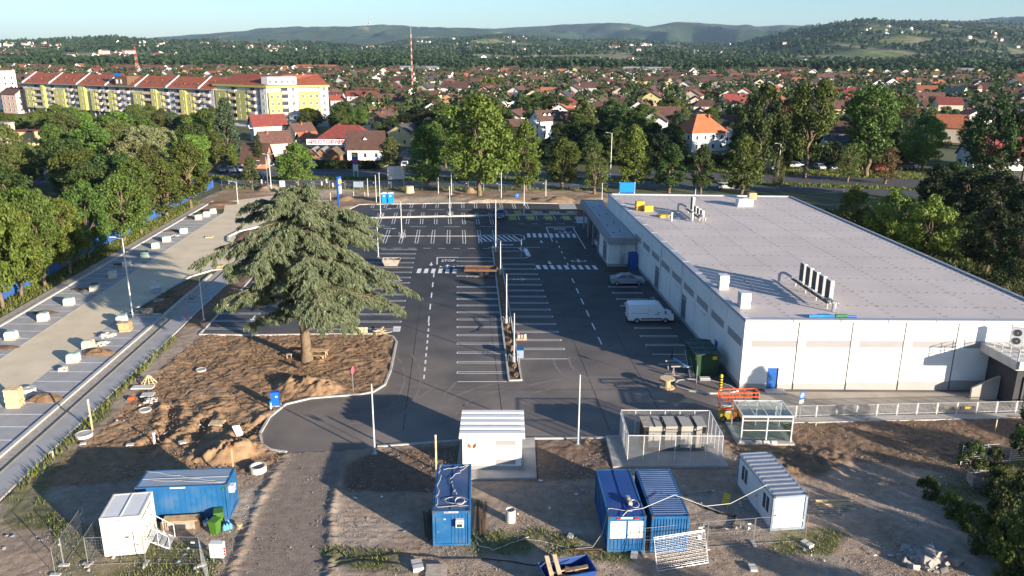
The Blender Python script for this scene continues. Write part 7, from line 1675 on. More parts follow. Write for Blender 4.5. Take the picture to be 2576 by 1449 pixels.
# ------------------------------------------------------------------ vehicles
def car(label, loc, rz, color, kind='hatch', group=None, L=4.2, simple=False):
 key = ('car', kind)
 if key not in TREE:
  Wd = 1.74
  if kind == 'hatch': prof = [(-2.05, .35), (-2.1, .6), (-2.05, .92), (-1.95, 1.0)]; roof = [(-1.75, 1.42), (.25, 1.46)]; hood = [(1.05, .98), (1.85, .85), (2.08, .62), (2.1, .35)]
  elif kind == 'sedan': prof = [(-2.3, .38), (-2.33, .7), (-2.28, .98), (-1.65, 1.06)]; roof = [(-.85, 1.43), (.35, 1.45)]; hood = [(1.15, 1.0), (2.05, .86), (2.3, .62), (2.32, .36)]
  else: prof = [(-2.2, .4), (-2.25, .7), (-2.2, 1.05), (-2.1, 1.12)]; roof = [(-1.85, 1.6), (.35, 1.66)]; hood = [(1.15, 1.12), (1.95, 1.0), (2.2, .72), (2.22, .42)]
  zs = .28; low = [(prof[0][0], zs)] + prof + hood + [(hood[-1][0], zs)]
  b = MB(); n = len(low)
  def lay(y, s): return [(p[0] * s, y, p[1]) for p in low]
  LY = [(-Wd / 2 + .0, .96), (-Wd / 2 + .05, 1.0), (Wd / 2 - .05, 1.0), (Wd / 2, .96)]
  V = []
  for (y, s) in LY: V += lay(y, s)
  F = []
  for j in range(3):
   for i in range(n): F.append((j * n + i, (j + 1) * n + i, (j + 1) * n + (i + 1) % n, j * n + (i + 1) % n))
  F += [tuple(range(n)), tuple(range(3 * n + n - 1, 3 * n - 1, -1))]
  b.add(V, F)
  belt_r, belt_f = prof[-1], hood[0]
  ry, by_ = Wd / 2 - .22, Wd / 2 - .05
  cab = [(belt_r[0], -by_, belt_r[1]), (belt_f[0], -by_, belt_f[1]), (belt_f[0], by_, belt_f[1]), (belt_r[0], by_, belt_r[1]), (roof[0][0], -ry, roof[0][1]), (roof[1][0], -ry, roof[1][1]), (roof[1][0], ry, roof[1][1]), (roof[0][0], ry, roof[0][1])]
  b.add(cab, [(4, 5, 6, 7)])
  tr = .04
  r2 = [(c[0], c[1], c[2]) for c in cab[4:]]; rb = MB()
  b.add([(c[0], c[1], c[2] - .05) for c in r2] + r2, [(0, 1, 5, 4), (1, 2, 6, 5), (2, 3, 7, 6), (3, 0, 4, 7)])
  for i_ in ((0, 4), (1, 5), (2, 6), (3, 7)): b.tube(cab[i_[0]], cab[i_[1]], .05, 4)
  xm = (roof[0][0] + roof[1][0]) / 2 + .15
  for s_ in (-1, 1): b.tube((xm + .05, s_ * by_, belt_f[1]), (xm, s_ * ry, roof[0][1]), .05, 4)
  body = b.mesh('body', MT['car_paint'])
  g_ = MB(); q = [(c[0] * .985, c[1] * .985, c[2] - .02) for c in cab]; g_.add(q, [(0, 1, 5, 4), (1, 2, 6, 5), (2, 3, 7, 6), (3, 0, 4, 7)]); gl = g_.mesh('windows', MT['glass_dark'])
  ty = MB(Matrix.Rotation(math.pi / 2, 4, 'X')); ty.lathe([(.22, -.1), (.31, -.09), (.31, .09), (.22, .1)], 14); tyre = ty.mesh('wheel', MT['rubber'])
  ri = MB(Matrix.Rotation(math.pi / 2, 4, 'X')); ri.lathe([(.2, -.11), (.2, .11)], 10); rim = ri.mesh('rim', MT['rim'])
  hl = MB(); hl.box(-.04, -.16, -.07, .05, .16, .07); head = hl.mesh('headlight', MT['lamp_clear']); tl = hl.mesh('tail_light', MT['lamp_red'])
  bp = MB(); bp.box(hood[-1][0] - .03, -.75, .28, hood[-1][0] + .03, .75, .5); bp.box(prof[0][0] - .03, -.75, .28, prof[0][0] + .03, .75, .45); bump = bp.mesh('bumper', MT['dark_metal'])
  pl_ = MB(); pl_.box(hood[-1][0] + .031, -.26, .42, hood[-1][0] + .04, .26, .53); pl_.box(prof[0][0] - .06, -.26, .6, prof[0][0] - .045, .26, .71); pla = pl_.mesh('number_plate', MT['plastic_white'])
  TREE[key] = (body, gl, tyre, rim, head, tl, bump, pla, hood, prof, Wd)
 body, gl, tyre, rim, head, tl, bump, pla, hood, prof, Wd = TREE[key]
 t = thing('parked_car', label, 'car', loc, rz, group)
 o = inst('body', body, t, color=color); inst('windows', gl, t)
 for x in (prof[0][0] + .75, hood[-1][0] - .82):
  for y in (-Wd / 2 + .08, Wd / 2 - .08): w = inst('wheel', tyre, t, (x, y, .31)); inst('rim', rim, w)
 for y in (-.62, .62): inst('headlight', head, t, (hood[-2][0] - .03, y, hood[-2][1] + .06)); inst('tail_light', tl, t, (prof[1][0] + .02, y, prof[2][1] - .14))
 inst('bumper', bump, t); inst('number_plate', pla, t)
 return t
SIL = (.42, .43, .45); WHI = (.75, .75, .74); NAV = (.02, .035, .10); BLK = (.025, .025, .03); RED = (.45, .02, .02); GRY = (.16, .165, .175); GRN = (.2, .24, .24)
car('silver saloon car parked in a bay by the store wall', (15.9, 106.6, 0), .03, (.30, .31, .33), 'sedan')
car('dark blue car parked in the middle of the far lot', (-2.35, 151.2, 0), -1.62, (.06, .10, .18), 'suv')
gk = 'cars parked along the far street'
def pcar(label, px, py, rz, col, kind='hatch'): p = G(px, py); return car(label, (p.x, p.y, -.01), rz, col, kind, gk)
for i, (px, py, rz, c, k, l) in enumerate(((555, 432, -.9, GRY, 'hatch', 'dark grey car at the left end of the row under the cypress'), (580, 432, -1.0, SIL, 'sedan', 'silver car, second in the row under the cypress'), (605, 432, -1.0, SIL, 'hatch', 'pale silver car, third in the row under the cypress'), (632, 432, -1.2, BLK, 'hatch', 'black car at the right end of the row under the cypress'), (685, 418, -1.4, BLK, 'suv', 'black car at the pink house gate'), (566, 422, -1.2, BLK, 'suv', 'black car behind the grey one under the cypress'),
 (650, 450, .02, NAV, 'suv', 'dark blue van-like car driving on the main road at the left'), (905, 420, -1.2, SIL, 'hatch', 'light car beside the advertising board'), (937, 420, -1.3, SIL, 'suv', 'silver car on the forecourt right of the advertising board'), (970, 420, -1.4, GRY, 'hatch', 'dark car behind the blank billboard'), (1018, 420, -1.5, WHI, 'hatch', 'white car right of the blank billboard'), (822, 412, .1, GRN, 'hatch', 'greenish car behind the restaurant hedge, right one'), (800, 412, .1, (.25, .32, .28), 'hatch', 'greenish car behind the restaurant hedge, left one'),
 (1826, 475, .0, (.45, .45, .43), 'hatch', 'silver hatchback driving on the road behind the store'), (2002, 420, .1, SIL, 'hatch', 'silver car on the verge, left of the tall tree'), (2008, 412, .05, SIL, 'suv', 'silver estate behind the silver car on the verge'), (2062, 425, -1.5, SIL, 'hatch', 'white-blue car facing the road right of the tall tree'), (2090, 425, -1.5, NAV, 'hatch', 'navy car facing the road right of the tall tree'), (2068, 412, -1.5, GRY, 'suv', 'grey car behind the white-blue one'), (2214, 428, .1, RED, 'hatch', 'red car half hidden by the brownish tree'), (2292, 424, .0, WHI, 'suv', 'bright white estate car in the sun at the right'), (2277, 424, .0, BLK, 'suv', 'dark car just left of the bright white estate'), (1418, 445, .1, GRY, 'hatch', 'dark car glimpsed under the road trees'), (2480, 445, .2, GRY, 'hatch', 'dark car in the shaded street by the red-roofed house'), (322, 317, .2, BLK, 'suv', 'black car before the apartment block arcade'), (345, 322, .2, NAV, 'hatch', 'navy car left of the yellow van'))): pcar(l, px, py, rz, c, k)
def van(label, loc, rz, color, L=5.4, H=2.35, group=None, name='van'):
 t = thing(name, label, 'van', loc, rz, group); b = MB(); x0 = -L / 2; x1 = L / 2
 prof = [(x0, .42), (x0 - .02, 1.2), (x0 + .06, H - .1), (x0 + .2, H), (x1 - 2.0, H), (x1 - 1.55, H - .12), (x1 - .85, 1.32), (x1 - .2, 1.12), (x1, .85), (x1, .42)]
 n = len(prof); V = []
 for y, sx, sz in ((-.98, 1, .985), (-.9, 1.0, 1.0), (.9, 1.0, 1.0), (.98, 1, .985)): V += [(p[0], y * (1 if p[1] < 1.35 else .93), p[1] * sz) for p in prof]
 F = [(j * n + i, (j + 1) * n + i, (j + 1) * n + (i + 1) % n, j * n + (i + 1) % n) for j in range(3) for i in range(n)] + [tuple(range(n)), tuple(range(4 * n - 1, 3 * n - 1, -1))]
 b.add(V, F); inst('body', b.mesh('body', MT['car_paint']), t, color=color)
 for s_ in (-1, 1):
  y = .985 * s_; e = .012 * s_
  b = MB(); P = [(x1 - 1.95, y - .03 * s_ + e, 1.36), (x1 - .95, y - .03 * s_ + e, 1.34), (x1 - 1.5, y - .075 * s_ + e, H - .42), (x1 - 1.9, y - .075 * s_ + e, H - .4)]; b.add(P + [(p[0], p[1] - .01 * s_, p[2]) for p in P], [(0, 1, 2, 3), (7, 6, 5, 4), (0, 4, 5, 1), (1, 5, 6, 2), (2, 6, 7, 3), (3, 7, 4, 0)]); b.build('side_window', MT['glass_dark'], t)
  b = MB(); b.box(x0 + 1.5, min(y, y + e), .52, x1 - 1.35, max(y, y + e), .68); b.build('side_trim', MT['black'], t)
  for xx in (x1 - 1.98, x1 - 3.0 - .05): b = MB(); b.box(xx, min(y, y + .006 * s_), .7, xx + .02, max(y, y + .006 * s_), H - .3); b.build('door_joint', MT['stripe_grey'], t)
  for xx in (x1 - 2.2, x1 - 1.85): b = MB(); b.box(xx, min(y, y + .03 * s_), 1.08, xx + .08, max(y, y + .03 * s_), 1.26); b.build('door_handle', MT['black'], t)
  b = MB(); b.box(x0 + .3, min(y, y + .012 * s_), 1.28, x1 - 3.1, max(y, y + .012 * s_), 1.32); b.build('slide_rail', MT['stripe_grey'], t)
  b = MB(); b.ob((x1 - 1.05, y + .13 * s_, 1.42), (.1, .2, .3)); b.build('mirror', MT['black'], t)
  for x in (x0 + 1.05, x1 - .95):
   w_ = MB(Matrix.Translation((x, .87 * s_, .35)) @ Matrix.Rotation(math.pi / 2, 4, 'X')); w_.lathe([(.22, -.12), (.35, -.11), (.35, .11), (.22, .12)], 16); w = w_.build('wheel', MT['rubber'], t); w_ = MB(Matrix.Translation((x, .87 * s_, .35)) @ Matrix.Rotation(math.pi / 2, 4, 'X')); w_.lathe([(.21, -.13), (.21, .13)], 12); w_.build('rim', MT['rim'], w)
  b = MB(); b.box(x1 - .12, .62 * s_ - .16, .85, x1 + .015, .62 * s_ + .16, 1.08); b.build('headlight', MT['lamp_clear'], t); b = MB(); b.box(x0 - .035, .84 * s_ - .08, .8, x0 - .0, .84 * s_ + .08, 1.4); b.build('tail_light', MT['lamp_red'], t)
 b = MB(); P = [(x1 - 1.5, -.8, H - .2), (x1 - 1.5, .8, H - .2), (x1 - .84, .86, 1.36), (x1 - .84, -.86, 1.36)]; b.add([(p[0] + .02, p[1], p[2] + .02) for p in P], [(3, 2, 1, 0)]); b.build('windscreen', MT['glass_dark'], t)
 b = MB(); b.box(x0 - .05, -.95, .3, x0 + .1, .95, .5); b.box(x1 - .1, -.95, .3, x1 + .05, .95, .75); b.build('bumper', MT['black'], t)
 return t
van('white panel van parked in a bay beside the store wall', (16.4, 90.85, 0), .03, (.74, .76, .78))
p = G(1938, 428); van('white minibus parked under the dark tree behind the road', (p.x, p.y, 0), -1.4, (.72, .72, .7), 5.8, 2.6, None, 'minibus')
p = G(370, 322); van('bright yellow van before the apartment block arcade', (p.x, p.y, 0), .1, (.80, .52, .01), 5.6, 2.5)
t = thing('flatbed_trailer', 'brown flatbed trailer parked across the bays beside the planter', 'trailer', (-4.3, 110.9, 0), .0); b = MB(); b.box(-2.5, -1.0, .72, 2.1, 1.0, .84); b.build('bed', MT['rust'], t); b = MB(); b.box(-2.5, -1.02, .84, 2.1, -.98, 1.02); b.box(-2.5, .98, .84, 2.1, 1.02, 1.02); b.box(2.06, -.98, .84, 2.12, .98, 1.1); b.build('side_board', MT['timber_dark'], t); b = MB(); b.tube((-2.5, -.6, .68), (-3.9, 0, .6), .05, 5); b.tube((-2.5, .6, .68), (-3.9, 0, .6), .05, 5); b.tube((-3.7, 0, 0), (-3.7, 0, .62), .05, 5); b.build('drawbar', MT['dark_metal'], t)
for x in (-.1, .7):
 for y in (-.95, .95): w_ = MB(Matrix.Translation((x, y, .33)) @ Matrix.Rotation(math.pi / 2, 4, 'X')); w_.lathe([(.2, -.1), (.33, -.09), (.33, .09), (.2, .1)], 14); w_.build('wheel', MT['rubber'], t)
t = thing('bus', 'white-roofed blue bus parked behind the fence trees', 'bus', (-78.5, 138, 0), .85); b = MB(); b.box(-5.5, -1.25, .35, 5.5, 1.25, 1.35); b.build('lower_body', MT['blue_plastic'], t); b = MB(); b.box(-5.45, -1.22, 1.35, 5.45, 1.22, 2.5); b.build('windows', MT['glass_dark'], t); b = MB(); b.box(-5.5, -1.25, 2.5, 5.5, 1.25, 2.95); b.build('roof', MT['white_metal'], t); b = MB(); b.box(-2, -.7, 2.95, 2.5, .7, 3.2); b.build('roof_unit', MT['white_metal'], t)
for i in range(7): b = MB(); b.box(-5.5 + i * 1.8, -1.26, 1.3, -5.35 + i * 1.8, 1.26, 2.52); b.build('pillar', MT['white_metal'], t)
for x in (-3.4, 3.2):
 for y in (-1.1, 1.1): w_ = MB(Matrix.Translation((x, y, .48)) @ Matrix.Rotation(math.pi / 2, 4, 'X')); w_.lathe([(.3, -.15), (.48, -.14), (.48, .14), (.3, .15)], 14); w_.build('wheel', MT['rubber'], t)
# ------------------------------------------------------------------ houses
wm = MB(); wm.box(-.06, -.5, -.65, .02, -.42, .65); wm.box(-.06, .42, -.65, .02, .5, .65); wm.box(-.06, -.42, .57, .02, .42, .65); wm.box(-.08, -.55, -.72, .04, .55, -.65)
WF = wm.mesh('window', MT['frame_white'])
wp = MB(); wp.box(-.04, -.42, -.65, .0, .42, .57); WP = wp.mesh('pane', MT['window_glass'])
wd_ = MB(); wd_.box(-.05, -.45, 0, .03, .45, 2.05); WD = wd_.mesh('door', MT['timber_dark'])
def winset(t, x, y, z, a, s=1.0):
 w = inst('window', WF, t, (x, y, z), (0, 0, a), (1, s, s)); inst('pane', WP, w)
 return w
HM = {}
def house(label, loc, rz, w, d, ev, rise, wall, roof, kind='gable', detail=2, group=None, chim=True, dorm=0, balc=False, over=.5, seed=0, name='house', cat='house'):
 key = (round(w, 1), round(d, 1), round(ev, 1), round(rise, 1), kind)
 if key not in HM:
  b = MB(); x, y = w / 2, d / 2
  if kind == 'gable': b.add([(-x, -y, -.3), (x, -y, -.3), (x, y, -.3), (-x, y, -.3), (-x, -y, ev), (x, -y, ev), (x, y, ev), (-x, y, ev), (-x, 0, ev + rise), (x, 0, ev + rise)], [(0, 1, 5, 4), (2, 3, 7, 6), (1, 2, 6, 9, 5), (3, 0, 4, 8, 7), (4, 5, 9, 8), (6, 7, 8, 9)])
  else: b.box(-x, -y, -.3, x, y, ev)
  wme = b.mesh('walls', MT['house_wall'])
  b = MB(); s_ = rise / y; th = .16; o = over; zo = ev - s_ * o
  if kind == 'gable':
   for sg in (-1, 1):
    q = [(-x - o, sg * (y + o), zo + .04), (x + o, sg * (y + o), zo + .04), (x + o, 0, ev + rise + .04), (-x - o, 0, ev + rise + .04)]
    hi = [(p[0], p[1], p[2] + th) for p in q]
    b.add(q + hi, [(0, 1, 2, 3), (7, 6, 5, 4), (0, 4, 5, 1), (1, 5, 6, 2), (3, 2, 6, 7), (0, 3, 7, 4)])
  elif kind == 'hip':
   r = max(.3, x - y * .85); q = [(-x - o, -y - o, zo), (x + o, -y - o, zo), (x + o, y + o, zo), (-x - o, y + o, zo)]; hi = [(p[0], p[1], p[2] + th) for p in q]
   b.add(q + hi + [(-r, 0, ev + rise), (r, 0, ev + rise)], [(3, 2, 1, 0), (0, 1, 5, 4), (1, 2, 6, 5), (2, 3, 7, 6), (3, 0, 4, 7), (4, 5, 9, 8), (5, 6, 9), (6, 7, 8, 9), (7, 4, 8)])
  elif kind == 'arch':
   n = 10; P = [(-math.cos(math.pi * i / n) * (y + .1), math.sin(math.pi * i / n) * rise + ev) for i in range(n + 1)]
   V = [(-x - .1, p[0], p[1]) for p in P] + [(x + .1, p[0], p[1]) for p in P]
   b.add(V, [(i, i + 1, n + 2 + i, n + 1 + i) for i in range(n)] + [tuple(range(n + 1)), tuple(range(2 * n + 1, n, -1))])
  else: b.box(-x - .15, -y - .15, ev, x + .15, y + .15, ev + .35)
  HM[key] = (wme, b.mesh('roof', MT['house_roof']))
 wme, rme = HM[key]
 t = thing(name, label, cat, (loc[0], loc[1], 0), rz, group)
 inst('walls', wme, t, color=wall); ro = inst('roof', rme, t, color=OR_ if 'orange-tiled' in label else roof)
 r = random.Random(seed + int(loc[0] * 3 + loc[1]))
 if chim and kind in ('gable', 'hip'):
  cx = r.uniform(-.3, .3) * w; cy = r.choice([-1, 1]) * d * .12; b = MB(); b.box(-.28, -.28, -.6, .28, .28, 1.0); HM.setdefault('chim', b.mesh('chimney', MT['brick'])); inst('chimney', HM['chim'], ro, (cx, cy, ev + rise * .8))
 fl = max(1, int(ev / 2.7))
 if detail >= 1:
  for f in range(fl):
   z = 1.55 + f * 2.75
   for sx, a in ((-1, 0), (1, math.pi)):
    n = 2 if detail == 1 else max(1, int(d / 3.2))
    for k in range(n): winset(t, sx * (w / 2), (k - (n - 1) / 2) * d / (n + .3), z, a)
   if detail >= 2:
    n = max(1, int(w / 3.0))
    for k in range(n): winset(t, (k - (n - 1) / 2) * w / (n + .2), -d / 2, z, math.pi / 2)
  if kind == 'gable' and rise > 2.2:
   for sx, a in ((-1, 0), (1, math.pi)): winset(t, sx * (w / 2), 0, ev + rise * .33, a, .85)
  if detail >= 2: inst('door', WD, t, (-w / 2 - .0, d * .32, 0), (0, 0, 0))
 for k in range(dorm):
  x = (k - (dorm - 1) / 2) * 1.9; b = MB(); yy = -d / 2 + d * .22; zz = ev + rise * .42
  b.add([(x - .55, yy, zz - .6), (x + .55, yy, zz - .6), (x + .55, yy, zz + .5), (x - .55, yy, zz + .5), (x, yy, zz + 1.1), (x - .55, yy + 2, zz + .5), (x + .55, yy + 2, zz + .5), (x, yy + 2, zz + 1.1), (x - .55, yy + 2, zz - .6), (x + .55, yy + 2, zz - .6)], [(0, 1, 2, 4, 3), (0, 3, 5, 8), (2, 1, 9, 6)])
  dm = b.build('dormer', MT['frame_white'], ro); b = MB()
  for sg in (-1, 1): b.add([(x, yy - .25, zz + 1.2), (x + sg * .8, yy - .25, zz + .42), (x + sg * .8, yy + 2, zz + .42), (x, yy + 2, zz + 1.2)], [(0, 1, 2, 3) if sg > 0 else (3, 2, 1, 0)])
  inst('dormer_roof', b.mesh('dormer_roof', MT['house_roof']), dm, color=roof)
 if balc:
  b = MB(); b.box(-w / 2 - 1.3, -d * .4, ev - .9, -w / 2 - .03, d * .4, ev - .72); bc = b.build('balcony', MT['frame_white'], t); b = MB()
  for k in range(13): b.box(-w / 2 - 1.3, -d * .4 + k * d * .8 / 12 - .03, ev - .72, -w / 2 - 1.24, -d * .4 + k * d * .8 / 12 + .03, ev + .1)
  b.box(-w / 2 - 1.33, -d * .4, ev + .1, -w / 2 - 1.2, d * .4, ev + .18); b.build('balustrade', MT['frame_white'], bc)
 return t
OR_ = (.40, .125, .055)
ROOFS = {'red': (.19, .048, .04), 'orange': (.30, .105, .055), 'brown': (.09, .052, .04), 'dark brown': (.075, .042, .034), 'dark grey': (.06, .06, .065), 'red-brown': (.115, .06, .048), 'grey': (.25, .25, .26), 'green': (.10, .14, .12)}
WALLS = {'white': (.72, .71, .68), 'cream': (.55, .48, .35), 'pink': (.55, .39, .33), 'beige': (.45, .39, .31), 'yellow': (.56, .46, .22), 'grey': (.45, .45, .46), 'pale blue': (.50, .58, .64), 'brick': (.38, .20, .12)}
def phouse(label, px, py, wpx, ty, rz, roof, wall, kind='gable', asp=1.25, evf=.62, **kw):
 p, h = HT(px, py, ty); dep = PX((p.x, p.y, h / 2))[2]; wid = wpx * dep / FPX
 c, s_ = abs(math.cos(rz)), abs(math.sin(rz)); d = wid / (asp * c + s_); w = asp * d
 return house(label, (p.x, p.y + d / 2), rz, w, d, h * evf, h * (1 - evf), WALLS[wall], ROOFS[roof], kind, **kw)
gh = 'houses across the road'
SPEC = [('white house with plain red roof and a deep balcony in its left gable', 668, 355, 100, 291, .5, 'red', 'white', 'gable', 1.4, .62, dict(balc=True)), ('pink and white house with brown-red roof and white balcony railing', 684, 396, 92, 333, .55, 'red-brown', 'pink', 'gable', 1.3, .6, dict(balc=True)), ('cream gabled house with one square attic window', 752, 356, 72, 312, .75, 'red-brown', 'cream', 'gable', 1.2, .6, {}), ('steep brown wooden hut by the parked cars', 640, 424, 68, 364, -.1, 'dark brown', 'brick', 'gable', 1.1, .32, {}), ('orange-roofed low house left of the restaurant sign', 770, 372, 58, 335, .6, 'orange', 'pink', 'gable', 1.2, .55, {}),
  ('restaurant with wide dull red roof', 868, 388, 150, 318, -.12, 'red', 'cream', 'hip', 1.5, .5, dict(name='restaurant', cat='restaurant')), ('steep brown shingled wing with white right gable, beside the restaurant sign', 918, 404, 92, 333, .05, 'dark brown', 'white', 'gable', 1.5, .45, dict(name='restaurant_wing', dorm=1, cat='restaurant')), ('white three-storey house with brown roof, three dormers and a balcony', 1374, 350, 84, 280, .5, 'brown', 'white', 'gable', 1.15, .68, dict(dorm=3, balc=True)), ('brown steep roof behind the white house with dormers', 1412, 330, 40, 282, .2, 'brown', 'beige', 'gable', 1.2, .5, {}), ('white villa with big orange-tiled hip roof and chimney', 1768, 380, 124, 290, .35, 'orange', 'white', 'hip', 1.15, .55, dict()), ('dark-roofed annex left of the orange-roofed villa', 1694, 378, 66, 320, 0, 'dark brown', 'brick', 'hip', 1.4, .5, {}), ('white outbuilding right of the orange-roofed villa', 1832, 360, 30, 325, 1.2, 'grey', 'white', 'gable', 1.4, .75, {}),
  ('large white hall with brown roof and tall lit gable', 1150, 246, 92, 206, -.35, 'red-brown', 'white', 'gable', 1.3, .62, {}), ('pale grey workshop with red-edged roof', 905, 268, 82, 230, .2, 'red', 'grey', 'gable', 1.3, .7, {}), ('house with brown roof and bright white gable right of the workshop', 1005, 256, 76, 219, -.4, 'red-brown', 'white', 'gable', 1.2, .55, {}), ('long low orange roof behind the restaurant', 968, 292, 120, 269, .1, 'orange', 'cream', 'gable', 2.2, .55, {}), ('brown-roofed house with four skylights behind the restaurant', 985, 268, 84, 238, .2, 'red-brown', 'yellow', 'gable', 1.5, .5, {}), ('brown-roofed house with small white gable in the middle of the town front', 1095, 256, 78, 232, -.3, 'brown', 'white', 'gable', 1.4, .55, {}), ('red-tiled roof just above the biggest road tree', 1152, 266, 84, 242, .1, 'orange', 'white', 'gable', 1.8, .5, {}), ('blue-grey flat-roofed houses with dark panels left of the white hall', 1080, 240, 60, 222, -.1, 'dark grey', 'pale blue', 'flat', 1.6, .8, {}),
  ('cream house in front of the trees, right of the yellow block', 842, 268, 40, 240, .5, 'red', 'cream', 'gable', 1.3, .6, {}), ('white rectangular wall building among dark trees', 1275, 280, 36, 254, .2, 'grey', 'white', 'flat', 1.4, .9, {}), ('orange roofed house at the trees right of the biggest road tree', 1256, 300, 46, 270, .6, 'orange', 'white', 'gable', 1.2, .5, {}), ('dark-roofed white house left of the white house with dormers', 1296, 352, 56, 302, .5, 'dark brown', 'white', 'gable', 1.3, .6, {}), ('two-tone brick and cream house with flat dark canopy', 1778, 300, 70, 252, .0, 'dark brown', 'beige', 'hip', 1.4, .7, {}), ('white house with dark red roof and tall gable walls', 1850, 288, 62, 238, .1, 'red', 'white', 'gable', 1.2, .6, {}), ('bright orange-roofed white villa behind the dark tall tree', 1945, 252, 70, 213, .3, 'orange', 'white', 'hip', 1.3, .62, {}), ('red roof glimpsed between the two tall dark trees', 1955, 305, 60, 270, .0, 'red', 'beige', 'gable', 1.4, .5, {}),
  ('big pink and cream house with rounded red-roofed gable', 2186, 276, 60, 219, -.8, 'red-brown', 'cream', 'arch', 1.2, .72, {}), ('pink house with pointed gable beside the rounded one', 2226, 270, 50, 228, -.8, 'red-brown', 'pink', 'gable', 1.2, .6, {}), ('long dark red roofed house left of the rounded gable', 2140, 262, 70, 222, -.3, 'red', 'beige', 'gable', 1.5, .5, {}), ('grey-blue house with white gable right of the tall dark trees', 2180, 340, 70, 285, .4, 'red-brown', 'pale blue', 'gable', 1.2, .6, {}), ('beige house with pale brown roof, open garage and veranda', 2400, 358, 84, 291, -.45, 'orange', 'beige', 'gable', 1.3, .58, dict(balc=True)), ('brown twin-gabled house at the right', 2345, 270, 72, 234, -.15, 'red-brown', 'brick', 'gable', 1.5, .5, {}), ('green-sided house with tall mansard and cream front', 2410, 262, 58, 218, -.9, 'green', 'cream', 'gable', 1.2, .6, {}), ('pink house with arched roof right of the green-sided one', 2450, 250, 44, 214, -.9, 'red-brown', 'pink', 'arch', 1.2, .7, {}), ('low dark brown roofs at the right below the pink arched house', 2500, 264, 100, 235, -.1, 'dark brown', 'beige', 'gable', 1.7, .5, {}), ('brick house with dark roof at the right edge of the town front', 2556, 262, 60, 224, -.3, 'dark brown', 'brick', 'gable', 1.3, .55, {}), ('house with bright red ribbed roof at the right frame edge', 2510, 428, 130, 350, .0, 'red', 'white', 'gable', 1.6, .45, {}), ('grey house wall behind the small airy tree', 2105, 410, 66, 345, .1, 'dark grey', 'grey', 'gable', 1.2, .7, {}), ('pink arched hall with antennas far at the right', 2430, 190, 56, 171, -.4, 'grey', 'pink', 'arch', 1.4, .5, dict(detail=1)), ('white bus-sized kiosk with red front by the white estate car', 2262, 418, 40, 398, .1, 'grey', 'brick', 'flat', 1.8, .9, {}), ('low blue-grey garage by the road right of the biggest road tree', 1278, 405, 26, 380, .2, 'grey', 'pale blue', 'flat', 1.3, .9, {}),
  ('white tower block top at the left frame edge', 5, 275, 62, 176, -.43, 'grey', 'white', 'flat', 1.2, .97, {}), ('pink apartment house with balconies at the left frame edge', 35, 285, 66, 222, -.43, 'red-brown', 'pink', 'gable', 1.4, .78, dict(balc=True)), ('small orange-balconied house between the pink house and the long yellow block', 78, 280, 34, 240, -.43, 'red', 'white', 'gable', 1.2, .7, dict(balc=True)), ('pale cream windowless end wall among the grove trees at the left edge', 12, 392, 46, 309, -.3, 'beige' if False else 'grey', 'cream', 'flat', 1.3, .97, dict(detail=0)), ('orange rendered building half hidden by grove trees', 66, 392, 68, 330, -.2, 'red', 'yellow', 'flat', 1.6, .97, dict(detail=0)), ('white and brown roof corner deep in the grove', 470, 362, 30, 342, .3, 'brown', 'white', 'gable', 1.3, .5, {})]
for lab, px, py, w, ty, rz, ro, wa, kd, asp, evf, kw in SPEC: phouse(lab, px, py, w, ty, rz, ro, wa, kd, asp, evf, group=gh, **kw)
# restaurant sign, terrace gables, hedge, greenhouse
p, h1 = HT(828, 400, 349); _, h0 = HT(828, 400, 363); q = G(776, 400); q2 = G(879, 400); w = (q2 - q).length
t = thing('restaurant_sign', 'long white rooftop sign with red Cyrillic lettering over the restaurant terrace', 'sign', (q.x, q.y - 1, 0), .0); b = MB(); b.box(0, -.08, h0, w, .08, h1); b.build('panel', MT['plastic_white'], t); b = MB(); [b.box(w * f - .08, .08, 0, w * f + .08, .25, h0 + .5) for f in (.1, .5, .9)]; b.build('support', MT['dark_metal'], t)
s_ = (h1 - h0); text_mesh('lettering', 'РЕСТОРАН', s_ * .92, MT['pink_sign'], t, (w * .495, -.1, (h0 + h1) / 2), (math.pi / 2, 0, 0), bold=.05, sx=1.0).scale = (1.18, 1, 1)
for i, tx in enumerate(('ДОМАЋА', 'КУХИЊА')): text_mesh('lettering', tx, s_ * .42, MT['tarp_green'], t, (w * .905, -.1, h0 + s_ * (.72 - .46 * i)), (math.pi / 2, 0, 0), bold=.02)
b = MB(); b.add([(w * .03 + .3 * k * .9, -.09, h0 + s_ * (.35 + .4 * math.sin(k * 1.0))) for k in range(5)] + [(w * .03 + 1.2, -.09, h0 + s_ * .3), (w * .03, -.09, h0 + s_ * .3)], [(6, 5, 4, 3, 2, 1, 0)]); b.build('emblem', MT['grey_metal'], t)
for i, px in enumerate((790, 813, 839)):
 p = G(px, 410); t = house(['left', 'middle', 'right'][i] + ' small gabled terrace roof below the restaurant sign', (p.x, p.y + 2), 1.57, 6, 3.4, 2.4, 1.6, (.25, .12, .06), (.20, .19, .18) if i < 2 else (.12, .09, .06), 'gable', 0, 'terrace gables', False, name='terrace_pavilion', cat='pavilion')
t = thing('hedge', 'dark clipped hedge along the street before the restaurant', 'hedge', (*G2(795, 424), 0), .0); rng = np.random.default_rng(5); n_ = 2600; P = np.c_[rng.uniform(0, 17.5, n_), rng.uniform(-.6, .6, n_), rng.uniform(.1, 2.2, n_)]; V = leaves(rng, P, np.full(n_, .2), 2, .4); inst('foliage', fastmesh('foliage', V, quads(V), MT['leaf']), t, color=GREEN['dark'])
